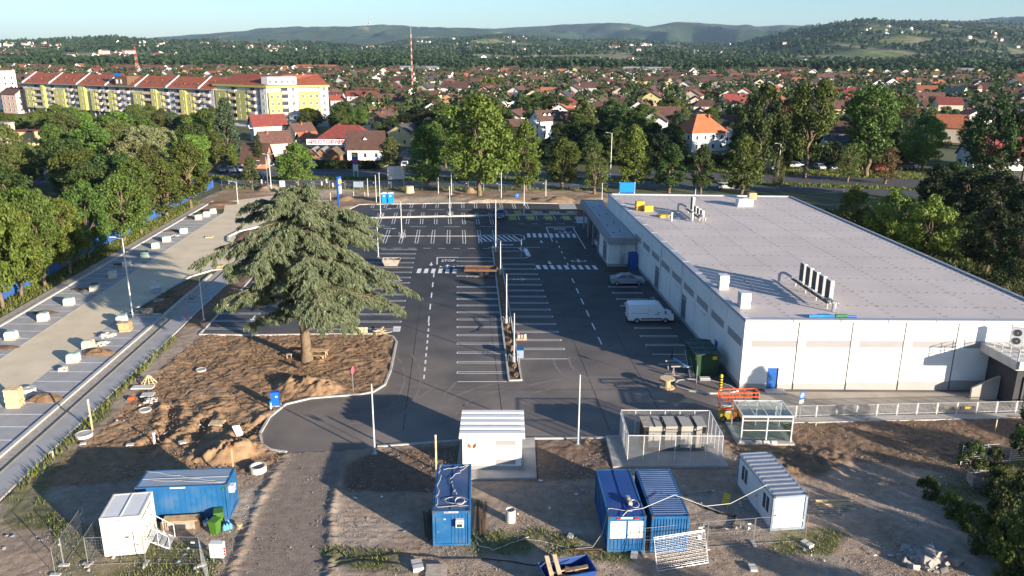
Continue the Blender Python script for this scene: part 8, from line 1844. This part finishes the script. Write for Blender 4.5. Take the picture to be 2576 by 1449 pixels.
for i, px in enumerate((1512, 1535)):
 p = G(px, 362); t = thing('greenhouse_tunnel', ['silver plastic greenhouse tunnel, left one', 'silver plastic greenhouse tunnel, right one'][i], 'greenhouse', (p.x, p.y, 0), .5); b = MB(); n = 9; P = [(-2.6 * math.cos(math.pi * k / n), 3.4 * math.sin(math.pi * k / n) ** .8) for k in range(n + 1)]; V = [(0, a_, z) for a_, z in P] + [(11, a_, z) for a_, z in P]; b.add(V, [(k, n + 1 + k, n + 2 + k, k + 1) for k in range(n)] + [tuple(range(n, -1, -1)), tuple(range(n + 1, 2 * n + 2))]); b.build('cover', mat('greenhouse_film%d' % i, (.45, .50, .55), .4, .15, 1.0), t); b = MB()
 for k in range(6): b.path([(k * 2.2, a_ * 1.01, z * 1.01) for a_, z in P], .04, 4)
 b.build('hoop', MT['galv'], t)
# ------------------------------------------------------------------ long apartment blocks
bw = MB(); bw.box(-.55, -.06, 0, -.47, .03, 1.4); bw.box(.47, -.06, 0, .55, .03, 1.4); bw.box(-.47, -.06, 1.32, .47, .03, 1.4); bw.box(-.04, -.055, 0, .04, .03, 1.32); bw.box(-.6, -.1, -.08, .6, .04, 0); AW = bw.mesh('window', MT['frame_white'])
bp_ = MB(); bp_.box(-.47, -.035, 0, -.04, 0, 1.32); bp_.box(.04, -.035, 0, .47, 0, 1.32); AP_ = bp_.mesh('pane', MT['window_glass'])
bb_ = MB(); bb_.box(-1.5, -1.15, -.12, 1.5, 0, 0); bb_.box(-1.5, -1.15, 0, 1.5, -1.05, .95); bb_.box(-1.5, -1.05, 0, -1.4, 0, .95); bb_.box(1.4, -1.05, 0, 1.5, 0, .95); AB = bb_.mesh('balcony', MT['apt_balcony'])
bd_ = MB(); bd_.box(-1.1, -.03, .0, 1.1, .02, 2.1); AD = bd_.mesh('balcony_door', MT['window_glass'])
def facade(t, P, Q, bays, z0, fl, fh=2.75, back='apt_grey'):
 P = Vector(P); Q = Vector(Q); d = Q - P; L = d.length; an = math.atan2(d.y, d.x); tot = sum(b_[1] for b_ in bays); M = Matrix.Translation((P.x, P.y, 0)) @ Matrix.Rotation(an, 4, 'Z'); x = 0
 for kind, w in bays:
  w = w * L / tot; xc = x + w / 2
  pr = {'Y': .9, 'y': 1.3, 'W': .5, 'V': .9}.get(kind, .0); mm = {'Y': 'apt_yellow', 'y': 'apt_yellow', 'V': 'apt_yellow', 'W': 'apt_white', 'G': 'apt_grey', 'B': 'apt_grey'}[kind]
  top = z0 + fl * fh - (2.2 if kind in 'YV' else 0.4)
  b = MB(M); b.box(x + .02, -pr - .05, z0, x + w - .02, .1, top if kind in 'YyV' else z0 + fl * fh - .2); b.build('wall_bay', MT[mm], t)
  for f in range(fl if kind not in 'YV' else fl - 1):
   z = z0 + f * fh
   def put(me, xx, yy, zz, nm, s_=(1, 1, 1)):
    p = M @ Vector((xx, yy, zz)); return inst(nm, me, t, p, (0, 0, an), s_)
   if kind in 'YWV':
    for k in ((-.24, .24) if w > 4.2 else (0,)):
     wi = put(AW, xc + k * w, -pr - .05, z + .85, 'window', (.95, 1, .95)); inst('pane', AP_, wi)
   elif kind == 'y': wi = put(AW, xc, -pr - .05, z + .85, 'window', (.8, 1, .9)); inst('pane', AP_, wi)
   elif kind == 'G':
    wi = put(AW, xc, -.05, z + .85, 'window', (.9, 1, .95)); inst('pane', AP_, wi)
   else:
    put(AD, xc, -.06, z + .05, 'balcony_door'); put(AB, xc, -.05, z + .02, 'balcony', (min(1.2, w / 3.2), 1, 1))
  x += w
A1, B1 = (-228.6, 385.6), (-121.5, 336.2)
t = thing('apartment_block', 'long five-storey apartment block with yellow bays, balconies and red tiled roof', 'apartment block', (0, 0, 0))
d_ = (Vector(B1) - Vector(A1)); Lb = d_.length; an = math.atan2(d_.y, d_.x); M1 = Matrix.Translation((*A1, 0)) @ Matrix.Rotation(an, 4, 'Z')
b = MB(M1); b.box(0, .12, 3.2, Lb, 13, 14.0); b.build('core_wall', MT['apt_grey'], t)
b = MB(M1); b.box(.5, 2.2, 0, Lb - .5, 12.5, 3.2); b.build('shop_front', MT['glass_dark'], t)
for i in range(40): b = MB(M1); x = 1 + i * (Lb - 2) / 39; b.box(x - .2, .3, 0, x + .2, .75, 3.2); b.build('pillar', MT['apt_grey'], t)
bays = [('G', 3), ('Y', 7), ('B', 3.5), ('B', 4), ('y', 2.6), ('G', 4), ('B', 3.5), ('Y', 9), ('G', 3), ('B', 3.5), ('G', 3), ('B', 3), ('y', 5), ('G', 4), ('Y', 4.5), ('B', 3.5), ('G', 2.5), ('B', 3.5), ('Y', 5), ('B', 3.5), ('G', 4), ('B', 3.5), ('G', 3.5), ('Y', 7), ('B', 3.5), ('B', 3.5), ('y', 4), ('Y', 4), ('B', 4), ('G', 5), ('B', 4), ('y', 4), ('Y', 5), ('B', 4), ('G', 3), ('B', 4), ('G', 3)]
facade(t, A1, B1, bays, 3.2, 4, 2.72)
b = MB(M1); b.box(-.3, -1.9, 13.95, Lb + .3, .6, 14.25); b.build('gutter', MT['galv'], t)
b = MB(M1); b.add([(0, -.9, 14.26), (Lb, -.9, 14.26), (Lb, 7, 18.6), (0, 7, 18.6), (Lb, 13.6, 14.26), (0, 13.6, 14.26)], [(0, 1, 2, 3), (3, 2, 4, 5), (0, 3, 5), (1, 4, 2), (0, 5, 4, 1)]); ro = b.build('roof', MT['apt_roof'], t)
for i in range(7): b = MB(M1); x = 1 + i * (Lb - 2) / 6.4; b.add([(x, -.95, 14.2), (x + .7, -.95, 14.2), (x + .7, 7, 18.95), (x, 7, 18.95), (x, -.95, 14.75), (x + .7, -.95, 14.75), (x + .7, 7, 19.2), (x, 7, 19.2)], [(0, 1, 5, 4), (4, 5, 6, 7), (1, 2, 6, 5), (3, 0, 4, 7), (2, 3, 7, 6)]); b.build('fire_wall', MT['galv_pale'], ro)
rg = random.Random(2)
for i in range(46): x = 3 + i * (Lb - 6) / 45; f = rg.choice([.35, .4, .6]); b = MB(M1); y = -.9 + 7.9 * f; z = 14.26 + 4.34 * f; b.ob((x, y, z + .08), (.75 if i % 3 else .4, 1.2 if i % 3 else .4, .14 if i % 3 else .9), 0, .5 if i % 3 else 0); b.build('skylight' if i % 3 else 'vent_stack', MT['window_glass' if i % 3 else 'brick'], ro)
b = MB(M1); x = Lb * .525; b.box(x, -.6, 14.26, x + 7.5, 7, 18.4); ph = b.build('penthouse', MT['timber_dark'], t); b = MB(M1); b.box(x + .3, -.75, 18.4, x + 4.6, -.5, 19.6); b.build('blue_sign', MT['blue_plastic'], ph); b = MB(M1); b.box(x + 4.7, -.75, 18.4, x + 6.0, -.5, 19.6); b.build('red_sign', MT['sign_red'], ph); b = MB(M1); b.box(x + .8, -.66, 15.3, x + 2.0, -.601, 17); b.box(x + 3.4, -.66, 15.3, x + 4.2, -.601, 17); b.build('window', MT['frame_white'], ph)
L2, C2_, R2 = (-122.6, 338.0), (-95.5, 321.5), (-74.4, 331.4)
t = thing('apartment_block', 'corner apartment block with bright white and yellow end facade and white penthouse', 'apartment block', (0, 0, 0))
b = MB(); b.prism([L2, C2_, R2, (-82, 348), (-112, 356)], 0, 16.0); b.build('core_wall', MT['apt_white'], t)
facade(t, (L2[0] - .1, L2[1] - .2), (C2_[0] - .1, C2_[1] - .2), [('G', 2), ('Y', 7), ('B', 3.5), ('Y', 6), ('B', 3.5), ('G', 2.5), ('W', 3)], 2.6, 5, 2.7); facade(t, (C2_[0] + .1, C2_[1] - .2), (R2[0] + .1, R2[1] - .2), [('Y', 6), ('B', 3), ('W', 5), ('V', 4), ('Y', 6), ('W', 4)], 2.6, 5, 2.7)
b = MB(); o = 1.1; b.prism([(L2[0], L2[1] - o), (C2_[0], C2_[1] - o - .6), (R2[0] + o, R2[1] - o), (R2[0] - 2, R2[1] + 4), (C2_[0], C2_[1] + 3), (L2[0] + 2, L2[1] + 3)], 15.6, 16.4); b.build('yellow_eave', MT['apt_yellow'], t)
b = MB(); b.prism([(-98.5, 324.2), (-95.5, 322.4), (-85.5, 327.2), (-88.5, 333), (-97, 331)], 16.4, 19.6); ph = b.build('penthouse', MT['apt_white'], t)
for i in range(5): x = -94.6 + i * 2.0; wi = inst('window', AW, ph, (x, 322.83 + i * .96 - .06, 17.2), (0, 0, .447), (.9, 1, .9)); inst('pane', AP_, wi)
b = MB(); b.add([(-123, 337.2, 16.42), (-97, 321.6, 16.42), (-92, 331, 20.2), (-113, 345, 20.2)], [(0, 1, 2, 3)]); b.add([(-96, 321.3, 16.41), (-74, 331.6, 16.41), (-80, 341, 20.2), (-92, 331.2, 20.2)], [(0, 1, 2, 3)]); b.add([(-113, 345, 20.2), (-92, 331, 20.2), (-80, 341, 20.2), (-84, 350, 16.4), (-112, 357, 16.4)], [(0, 1, 2, 3, 4)]); b.add([(-74, 331.6, 16.4), (-82, 349, 16.4), (-80, 341, 20.2)], [(0, 1, 2)]); b.add([(-112, 357, 16.4), (-123, 337.2, 16.4), (-113, 345, 20.2)], [(0, 1, 2)]); ro = b.build('roof', MT['apt_roof'], t)
for i in range(7): b = MB(); f = .5; x, y = -121 + i * 3.6, 338.5 - i * 2.2; b.ob((x + 2.4, y + 2.6, 17.75), (.8, 1.2, .15), -.54, .35); b.build('skylight', MT['window_glass'], ro)
# ------------------------------------------------------------------ the town behind: the nearest houses one by one, the rest as one mass
rg = random.Random(11); cand = []
y = 268.0; row = 0
while y < 1050:
 sp = 17.5 if y < 560 else 19.0; x = -(.66 * y + 40) + rg.uniform(0, 8)
 while x < .66 * y + 40:
  yy = y + rg.uniform(-6, 6) - .06 * x * (1 if x > 0 else .3); cand.append((x + rg.uniform(-3, 3), yy, row)); x += sp * rg.uniform(.85, 1.35)
 y += 24 + .012 * y; row += 1
occ = [(o.location.x, o.location.y) for o in SC.objects if o.get('group') == gh]
def free(x, y):
 px, py, dd = PX((x, y, 0))
 if px < -60 or px > 2640: return False
 if x < -66 and y < 425 and x > -250: return False
 if px < 560 and y < 330: return False
 if px < 1000 and y < 262: return False
 for a_, b_ in occ:
  if abs(a_ - x) < 15 and abs(b_ - y) < 17: return False
 if 1280 < px < 1640 and y < 330: return False
 if 2240 < px and y < 300: return False
 return True
cand = [c for c in cand if free(c[0], c[1])]
cand.sort(key=lambda c: c[1])
VAR = [(11, 9, 4.2, 2.7), (12, 9.5, 6.0, 2.8), (10, 9, 3.6, 3.2), (13, 9.5, 3.8, 2.5), (11, 10, 6.2, 3.0), (9, 8.5, 3.4, 3.0)]
RK = ['red-brown'] * 5 + ['brown'] * 4 + ['red', 'orange', 'dark brown', 'dark brown', 'dark grey']; WK = ['white', 'white', 'white', 'white', 'white', 'cream', 'beige', 'pink', 'cream', 'yellow', 'grey', 'brick']
near = cand[:262]; far = [c for c in cand[262:] if c[1] < 1050]
near_rows = {}
for c in near: near_rows.setdefault(c[2], []).append(c)
for ri, rk in enumerate(sorted(near_rows)):
 for ci, (x, yy, _) in enumerate(sorted(near_rows[rk], key=lambda c: c[0] / c[1])):
  v = rg.choice(VAR); ro, wa = rg.choice(RK), rg.choice(WK); rz = rg.choice([-.12, 1.25, -.2, 1.35, 1.1, 1.2]) + rg.uniform(-.12, .12); j = rg.uniform(.85, 1.12)
  kd = 'gable' if rg.random() < .86 else 'hip'
  house('%s house with %s %s roof, %s from left in %s town row' % (wa, ro, 'hipped' if kd == 'hip' else 'gabled', ordinal(ci), ordinal(ri)), (x, yy), rz, *v, tuple(q * j for q in WALLS[wa]), tuple(q * j for q in ROOFS[ro]), kd, 2 if yy < 330 else 1 if yy < 450 else (1 if rg.random() < .25 else 0), 'houses of the town', yy < 500)
ROOF_F = {k: mat('far_roof_' + k.replace(' ', '_').replace('-', '_'), v, .9, .12) for k, v in ROOFS.items()}; WALL_F = {k: mat('far_wall_' + k.replace(' ', '_'), v, .9, .05) for k, v in WALLS.items()}
rl, wl = list(ROOFS), list(WALLS)
def fhouse(mb, x, y, z, rz, v, ro, wa):
 w, d, ev, ri = v; mb.T = Matrix.Translation((x, y, z)) @ Matrix.Rotation(rz, 4, 'Z'); x_, y_ = w / 2, d / 2
 mb.mat(len(rl) + wl.index(wa)); mb.add([(-x_, -y_, -1), (x_, -y_, -1), (x_, y_, -1), (-x_, y_, -1), (-x_, -y_, ev), (x_, -y_, ev), (x_, y_, ev), (-x_, y_, ev), (-x_, 0, ev + ri), (x_, 0, ev + ri)], [(0, 1, 5, 4), (2, 3, 7, 6), (1, 2, 6, 9, 5), (3, 0, 4, 8, 7)])
 mb.mat(rl.index(ro)); o = .45; zo = ev - ri / y_ * o
 mb.add([(-x_ - o, -y_ - o, zo), (x_ + o, -y_ - o, zo), (x_ + o, 0, ev + ri + .1), (-x_ - o, 0, ev + ri + .1), (x_ + o, y_ + o, zo), (-x_ - o, y_ + o, zo)], [(0, 1, 2, 3), (3, 2, 4, 5)])
FM = [ROOF_F[k] for k in rl] + [WALL_F[k] for k in wl]
fb = MB()
for x, yy, _ in far:
 if rg.random() < .1: continue
 big = rg.random() < .05; fhouse(fb, x, yy, 0, rg.choice([-.1, 1.45, .3, -.25, 1.3]) + rg.uniform(-.15, .15), (26, 12, 6, 3) if big else rg.choice(VAR), rg.choice(RK), rg.choice(WK))
for i in range(10):
 fhouse(fb, AT(1969 + i * 54, 1030).x, 1030, 0, 1.5, (12, 10, 6, 3), 'brown', 'yellow')
for x0, y0, L_, wa, ro in ((-430, 960, 60, 'white', 'red'), (-240, 1020, 50, 'yellow', 'orange'), (160, 1000, 55, 'white', 'grey'), (-110, 980, 45, 'white', 'grey'), (330, 1020, 60, 'yellow', 'brown')): fhouse(fb, x0, y0, 0, -.05, (L_, 14, 7, 2.5), ro, wa)
fb.T = None
tag(fb.build('distant_houses', FM), kind='stuff')
# trees between the houses
rg = random.Random(19); tn = []
for i in range(6000):
 y = 262 + 790 * rg.random() ** .8; x = rg.uniform(-.67, .67) * y
 px, py, dd = PX((x, y, 0))
 if not (-40 < px < 2620): continue
 if x < -70 and y < 425: continue
 if any(abs(a_ - x) < 9 and abs(b_ - y) < 10 for a_, b_ in occ): continue
 tn.append((x, y, rg.uniform(5, 10.5)))
hs = np.array([(c[0], c[1]) for c in cand]); keep = []
for q in tn:
 if np.min(np.hypot(hs[:, 0] - q[0], hs[:, 1] - q[1])) > 7.0: keep.append(q)
keep.sort(key=lambda q: q[1]); nt = [k for k in keep if k[1] < 430][:150]; ft = keep[len(nt):]
for i, (x, y, h) in enumerate(sorted(nt, key=lambda q: PX((q[0], q[1], 0))[0])):
 tone = rg.choice(['mid', 'dark', 'dark', 'olive', 'blue']); nm = {'mid': 'green', 'dark': 'dark green', 'olive': 'olive green', 'blue': 'grey-green'}[tone]
 tree(rg.choice(['broad_a', 'broad_b', 'broad_c', 'broad_d', 'oval_a']), (x, y, -.05), h, '%s garden tree between town houses, %s from left' % (nm, ordinal(i)), tone, 1.1, 'garden trees of the town')
def masstrees(name, pts, nq, size, seed, tone, spread=.42, tri=False):
 rng = np.random.default_rng(seed); P = np.array(pts); n = len(P)
 c = np.repeat(P[:, :2], nq, 0); h = np.repeat(P[:, 2], nq); z0 = np.repeat(P[:, 3] if P.shape[1] > 3 else np.zeros(n), nq)
 t = rng.uniform(.12, 1, len(h)); rad = h * spread * np.sqrt(np.clip(np.sin(np.pi * np.clip(t * .88 + .1, 0, 1)), 0, 1)); th = rng.uniform(0, 6.283, len(h)); rr_ = rad * rng.uniform(.5, 1, len(h))
 p = np.c_[c[:, 0] + rr_ * np.cos(th), c[:, 1] + rr_ * np.sin(th), z0 + h * t]
 nr = np.c_[np.cos(th), np.sin(th), t * 1.2] + rng.normal(size=(len(h), 3)) * .4; nr /= np.linalg.norm(nr, axis=1)[:, None]
 u = np.cross(nr, rng.normal(size=nr.shape)); u /= np.linalg.norm(u, axis=1)[:, None]; v = np.cross(nr, u); s_ = (size * rng.uniform(.6, 1.3, len(h)))[:, None]
 V = np.stack([p - u * s_ * .5, p - v * s_ * .45, p + u * s_ * .5, p + v * s_ * .45], 1).reshape(-1, 3)
 return tag(inst(name, fastmesh(name, V, quads(V), MT['leaf']), color=tone), kind='stuff')
masstrees('distant_trees', ft, 44, 2.0, 3, (.056, .083, .028))
# ------------------------------------------------------------------ river wood, hills, masts, haze
rg = random.Random(31); fp = []
for i in range(9000):
 y = 1065 + 480 * rg.random() ** 1.3; x = rg.uniform(-.72, .72) * y
 fp.append((x, y, rg.uniform(9, 15) * (1 + .15 * math.sin(x * .02))))
masstrees('river_forest', fp, 20, 5.2, 4, (.036, .055, .024), .34)
fl = MB(); fl.sheet([(-1200, 1060), (1200, 1060), (2200, 2100), (-2200, 2100)], -.03); struct('forest_floor', fl, mat('forest_floor', (.03, .04, .015), .95, .3, .05))
def skyz(px, py, Y):
 d = VM.T @ np.array([(px - 1288) / FPX, (py - 724.5) / FPX, 1.0]); t = Y / d[1]; return d[0] * t, CAMH + d[2] * t
def hill(name, sky, Yb, Yr, seed, namp, nu, nv, fc, fieldamt, bend=1.35):
 us = np.linspace(-330, 2910, nu); vs = np.linspace(0, 1.25, nv)
 sy = np.interp(us, [s[0] for s in sky], [s[1] for s in sky])
 sy = sy + (fbm(us * .02, us * 0 + seed, seed, 4) - .5) * 3.0
 U, Vv = np.meshgrid(us, vs); Y = Yb + (Yr - Yb) * Vv
 top = np.array([skyz(u, s, Yr) for u, s in zip(us, sy)]); H = np.maximum(top[:, 1], 2.0)
 Y = Y + 220 * (fbm(U * .004, Vv * 1.5, seed + 3, 3) - .5) * (Vv * (1 - np.clip(Vv, 0, 1)) * 4)
 X = (U - 1288) / FPX * (Y * _cp)
 ramp = np.where(Vv <= 1, np.clip(Vv, 0, 1) ** bend, 1 - (Vv - 1) * 1.6)
 rid = 1 - np.abs(fbm(X * .0013 + 3, Y * .0006, seed + 7, 4) - .5) * 3.4
 env = np.clip(Vv, 0, 1) * np.clip(1 - Vv, 0, 1) * 4
 Z = H[None, :] * ramp + namp * H[None, :] * (rid - .45) * env * .9 + 10 * (fbm(X * .004, Y * .004, seed + 9, 3) - .5) * env
 Z = np.where(Vv < .03, -3, Z)
 e = fbm(X * .003, Y * .003, seed + 21, 4); f2 = np.floor(fbm(X * .0022, Y * .0016, seed + 33, 2) * 14) % 5
 fld = np.clip((fbm(X * .0016, Y * .0022, seed + 41, 3) - (.60 - fieldamt)) * 14, 0, 1) * (f2 < 2)
 C = np.array(fc)[None, None] * (.7 + .6 * e)[..., None]
 fcol = np.where((f2 == 0)[..., None], np.array((.12, .145, .045))[None, None], np.array((.20, .175, .09))[None, None])
 C = C * (1 - fld[..., None]) + fcol * fld[..., None]
 n, m = U.shape; I = np.arange(n * m).reshape(n, m); F = np.c_[I[:-1, :-1].ravel(), I[:-1, 1:].ravel(), I[1:, 1:].ravel(), I[1:, :-1].ravel()]
 me = fastmesh(name, np.c_[X.ravel(), Y.ravel(), Z.ravel()], F, M_HILL, smooth=True); setcol(me, 'zone', C.reshape(-1, 3)); tag(inst(name, me), kind='structure')
 return X, Y, Z, Vv, fld
M_HILL = mat('hill_cover', (.05, .08, .03), .95, .42, .03, attr='zone', bump=30, bsc=.05, detail=8.0)
SKA = [(-330, 104), (350, 98), (420, 93), (560, 82), (700, 71), (840, 69), (930, 65), (1000, 67), (1060, 71), (1150, 69), (1190, 70), (1240, 73), (1300, 68), (1400, 64.5), (1500, 60), (1560, 62), (1620, 70), (1700, 58), (1800, 62), (1900, 66), (1960, 62), (2030, 66), (2120, 70), (2400, 60), (2480, 50), (2560, 46), (2910, 50)]
SKB = [(-330, 122), (900, 118), (1000, 106), (1150, 98), (1250, 92), (1330, 95), (1450, 104), (1560, 99), (1700, 111), (1850, 108), (1950, 84), (2000, 70), (2080, 58), (2150, 48), (2185, 46), (2230, 52), (2320, 51), (2420, 52), (2500, 55), (2576, 63), (2910, 72)]
SKC = [(-330, 108), (0, 104), (60, 101), (150, 99), (230, 95), (290, 93), (350, 99), (430, 104), (520, 101), (620, 104), (740, 106), (860, 110), (1000, 116), (1100, 119), (1250, 113), (1400, 121), (1550, 112), (1620, 108), (1750, 118), (2000, 122), (2576, 128), (2910, 130)]
hill('far_hills', SKA, 5200, 9800, 1, .75, 420, 90, (.028, .048, .020), -.08)
hb_ = hill('middle_hills', SKB, 1900, 5400, 2, .6, 420, 110, (.034, .054, .022), .15)
hc_ = hill('near_hills', SKC, 1500, 3300, 3, .4, 420, 90, (.042, .062, .024), .18)
# hedgerows and woods on the slopes, scattered villas: far past counting
rg_ = np.random.default_rng(8)
tp = []; vb = MB(); rg = random.Random(44)
for (X, Y, Z, Vv, fld), ntree, nv_, size in ((hc_, 9000, 420, 9), (hb_, 12000, 330, 12)):
 ok = (Vv > .04) & (Vv < .99) & (fld < .3); idx = np.flatnonzero(ok.ravel()); X, Y, Z, W = X.ravel(), Y.ravel(), Z.ravel(), Vv.ravel()
 sel = rg_.choice(idx, ntree)
 dx = rg_.normal(size=ntree) * 5
 for i, ex in zip(sel, dx): tp.append((X[i] + ex, Y[i], size * (.7 + .6 * rg.random()), Z[i] - 1))
 cl = fbm(X * .0045, Y * .0035, 61, 2); wgt = np.clip(cl - .5, 0, 1) ** 1.2 * (W < .85) * (W > .03) * np.where(X < 0, 1.6, .7); wgt = wgt / wgt.sum()
 for i in rg_.choice(len(X), nv_, p=wgt): fhouse(vb, X[i] + rg.uniform(-14, 14), Y[i] + rg.uniform(-8, 8), Z[i] + .5, rg.uniform(-.5, 2), (12, 9, 5.5, 3.2) if rg.random() < .9 else (26, 11, 7, 3), rg.choice(RK), rg.choice(['white', 'white', 'white', 'cream', 'pink']))
vb.T = None
masstrees('hillside_woods', tp, 9, 9.0, 6, (.036, .055, .024), .5)
tag(vb.build('hillside_villas', FM), kind='stuff')
# lattice masts
def mast(label, px, Y, base_z, top_py, r0, r1, bands, red='mast_red', tip=0.12):
 x, zt = skyz(px, top_py, Y); t = thing('radio_mast', label, 'mast', (x, Y, base_z)); H = zt - base_z
 for i in range(bands):
  za, zb = H * (1 - tip) * i / bands, H * (1 - tip) * (i + 1) / bands; ra, rb = r0 + (r1 - r0) * i / bands, r0 + (r1 - r0) * (i + 1) / bands; b = MB(); m_ = MT[red if i % 2 == 0 else 'concrete_pale']
  for k in range(3):
   a0, a1 = k * 2.094, (k + 1) * 2.094; P = lambda r, a, z: (r * math.cos(a), r * math.sin(a), z)
   b.tube(P(ra, a0, za), P(rb, a0, zb), .085, 4); b.tube(P(ra, a0, za), P(rb, a1, zb), .07, 3); b.tube(P(ra, a1, za), P(rb, a0, zb), .07, 3); b.tube(P(rb, a0, zb), P(rb, a1, zb), .07, 3)
  b.build('lattice_section', m_, t)
 b = MB(); b.tube((0, 0, H * (1 - tip)), (0, 0, H), .14, 5); b.build('antenna', MT['grey_metal'], t)
 return t
x_, z_ = skyz(1033, 67, 560)
mast('very tall red and white radio mast rising over the town into the sky', 1033, 560, 0, 66, .36, .3, 18)
mast('short tapering red and white lattice mast behind the long yellow block', 338, 900, 0, 116, 2.4, .8, 9, tip=.05)
x, zt = skyz(928, 38, 9700); _, zb = skyz(928, 66, 9700)
t = thing('television_tower', 'slim television tower with a pod on the far ridge', 'tower', (x, 9700, zb - 8)); H = zt - zb + 8; b = MB(); b.lathe([(7, 0), (4, H * .22), (5, H * .24)], 10); b.build('shaft', MT['concrete_pale'], t); b = MB(); b.lathe([(3, H * .22), (15, H * .30), (15, H * .36), (3, H * .42)], 12); b.build('pod', MT['concrete'], t); b = MB(); b.tube((0, 0, H * .4), (0, 0, H), 4, 6, 1.5); b.build('antenna', MT['grey_metal'], t)
for i, (px, Y, ty, by) in enumerate(((1747, 2400, 124, 146), (1347, 1600, 150, 175), (2026, 1150, 150, 172), (420, 2500, 118, 140), (745, 2350, 128, 145))):
 x, zt = skyz(px, ty, Y); t = thing('power_pylon', 'grey lattice power pylon in the distance, %s from the left' % ['fourth', 'third', 'fifth', 'first', 'second'][i], 'pylon', (x, Y, 0)); b = MB(); H = max(18, zt)
 for sx, sy in ((-1, -1), (1, -1), (1, 1), (-1, 1)): b.tube((sx * 3, sy * 3, -1), (sx * .5, sy * .5, H), .35, 4)
 b.build('tower', MT['galv'], t); b = MB(); [b.tube((-6, 0, H * f), (6, 0, H * f), .3, 4) for f in (.7, .82, .94)]; b.build('cross_arm', MT['galv'], t)
# the air between: one box of thin pale haze round everything
hz = MB(); hz.box(-16000, -400, -3, 16000, 15000, 520)
mh = bpy.data.materials.new('haze'); mh.use_nodes = True; mh.node_tree.nodes.clear(); o_ = mh.node_tree.nodes.new('ShaderNodeOutputMaterial'); pv_ = mh.node_tree.nodes.new('ShaderNodeVolumePrincipled')
pv_.inputs['Density'].default_value = 0.000028; pv_.inputs['Color'].default_value = (.48, .72, 1.0, 1); pv_.inputs['Anisotropy'].default_value = 0.0
mh.node_tree.links.new(pv_.outputs[0], o_.inputs['Volume'])
tag(hz.build('haze', mh), kind='stuff')
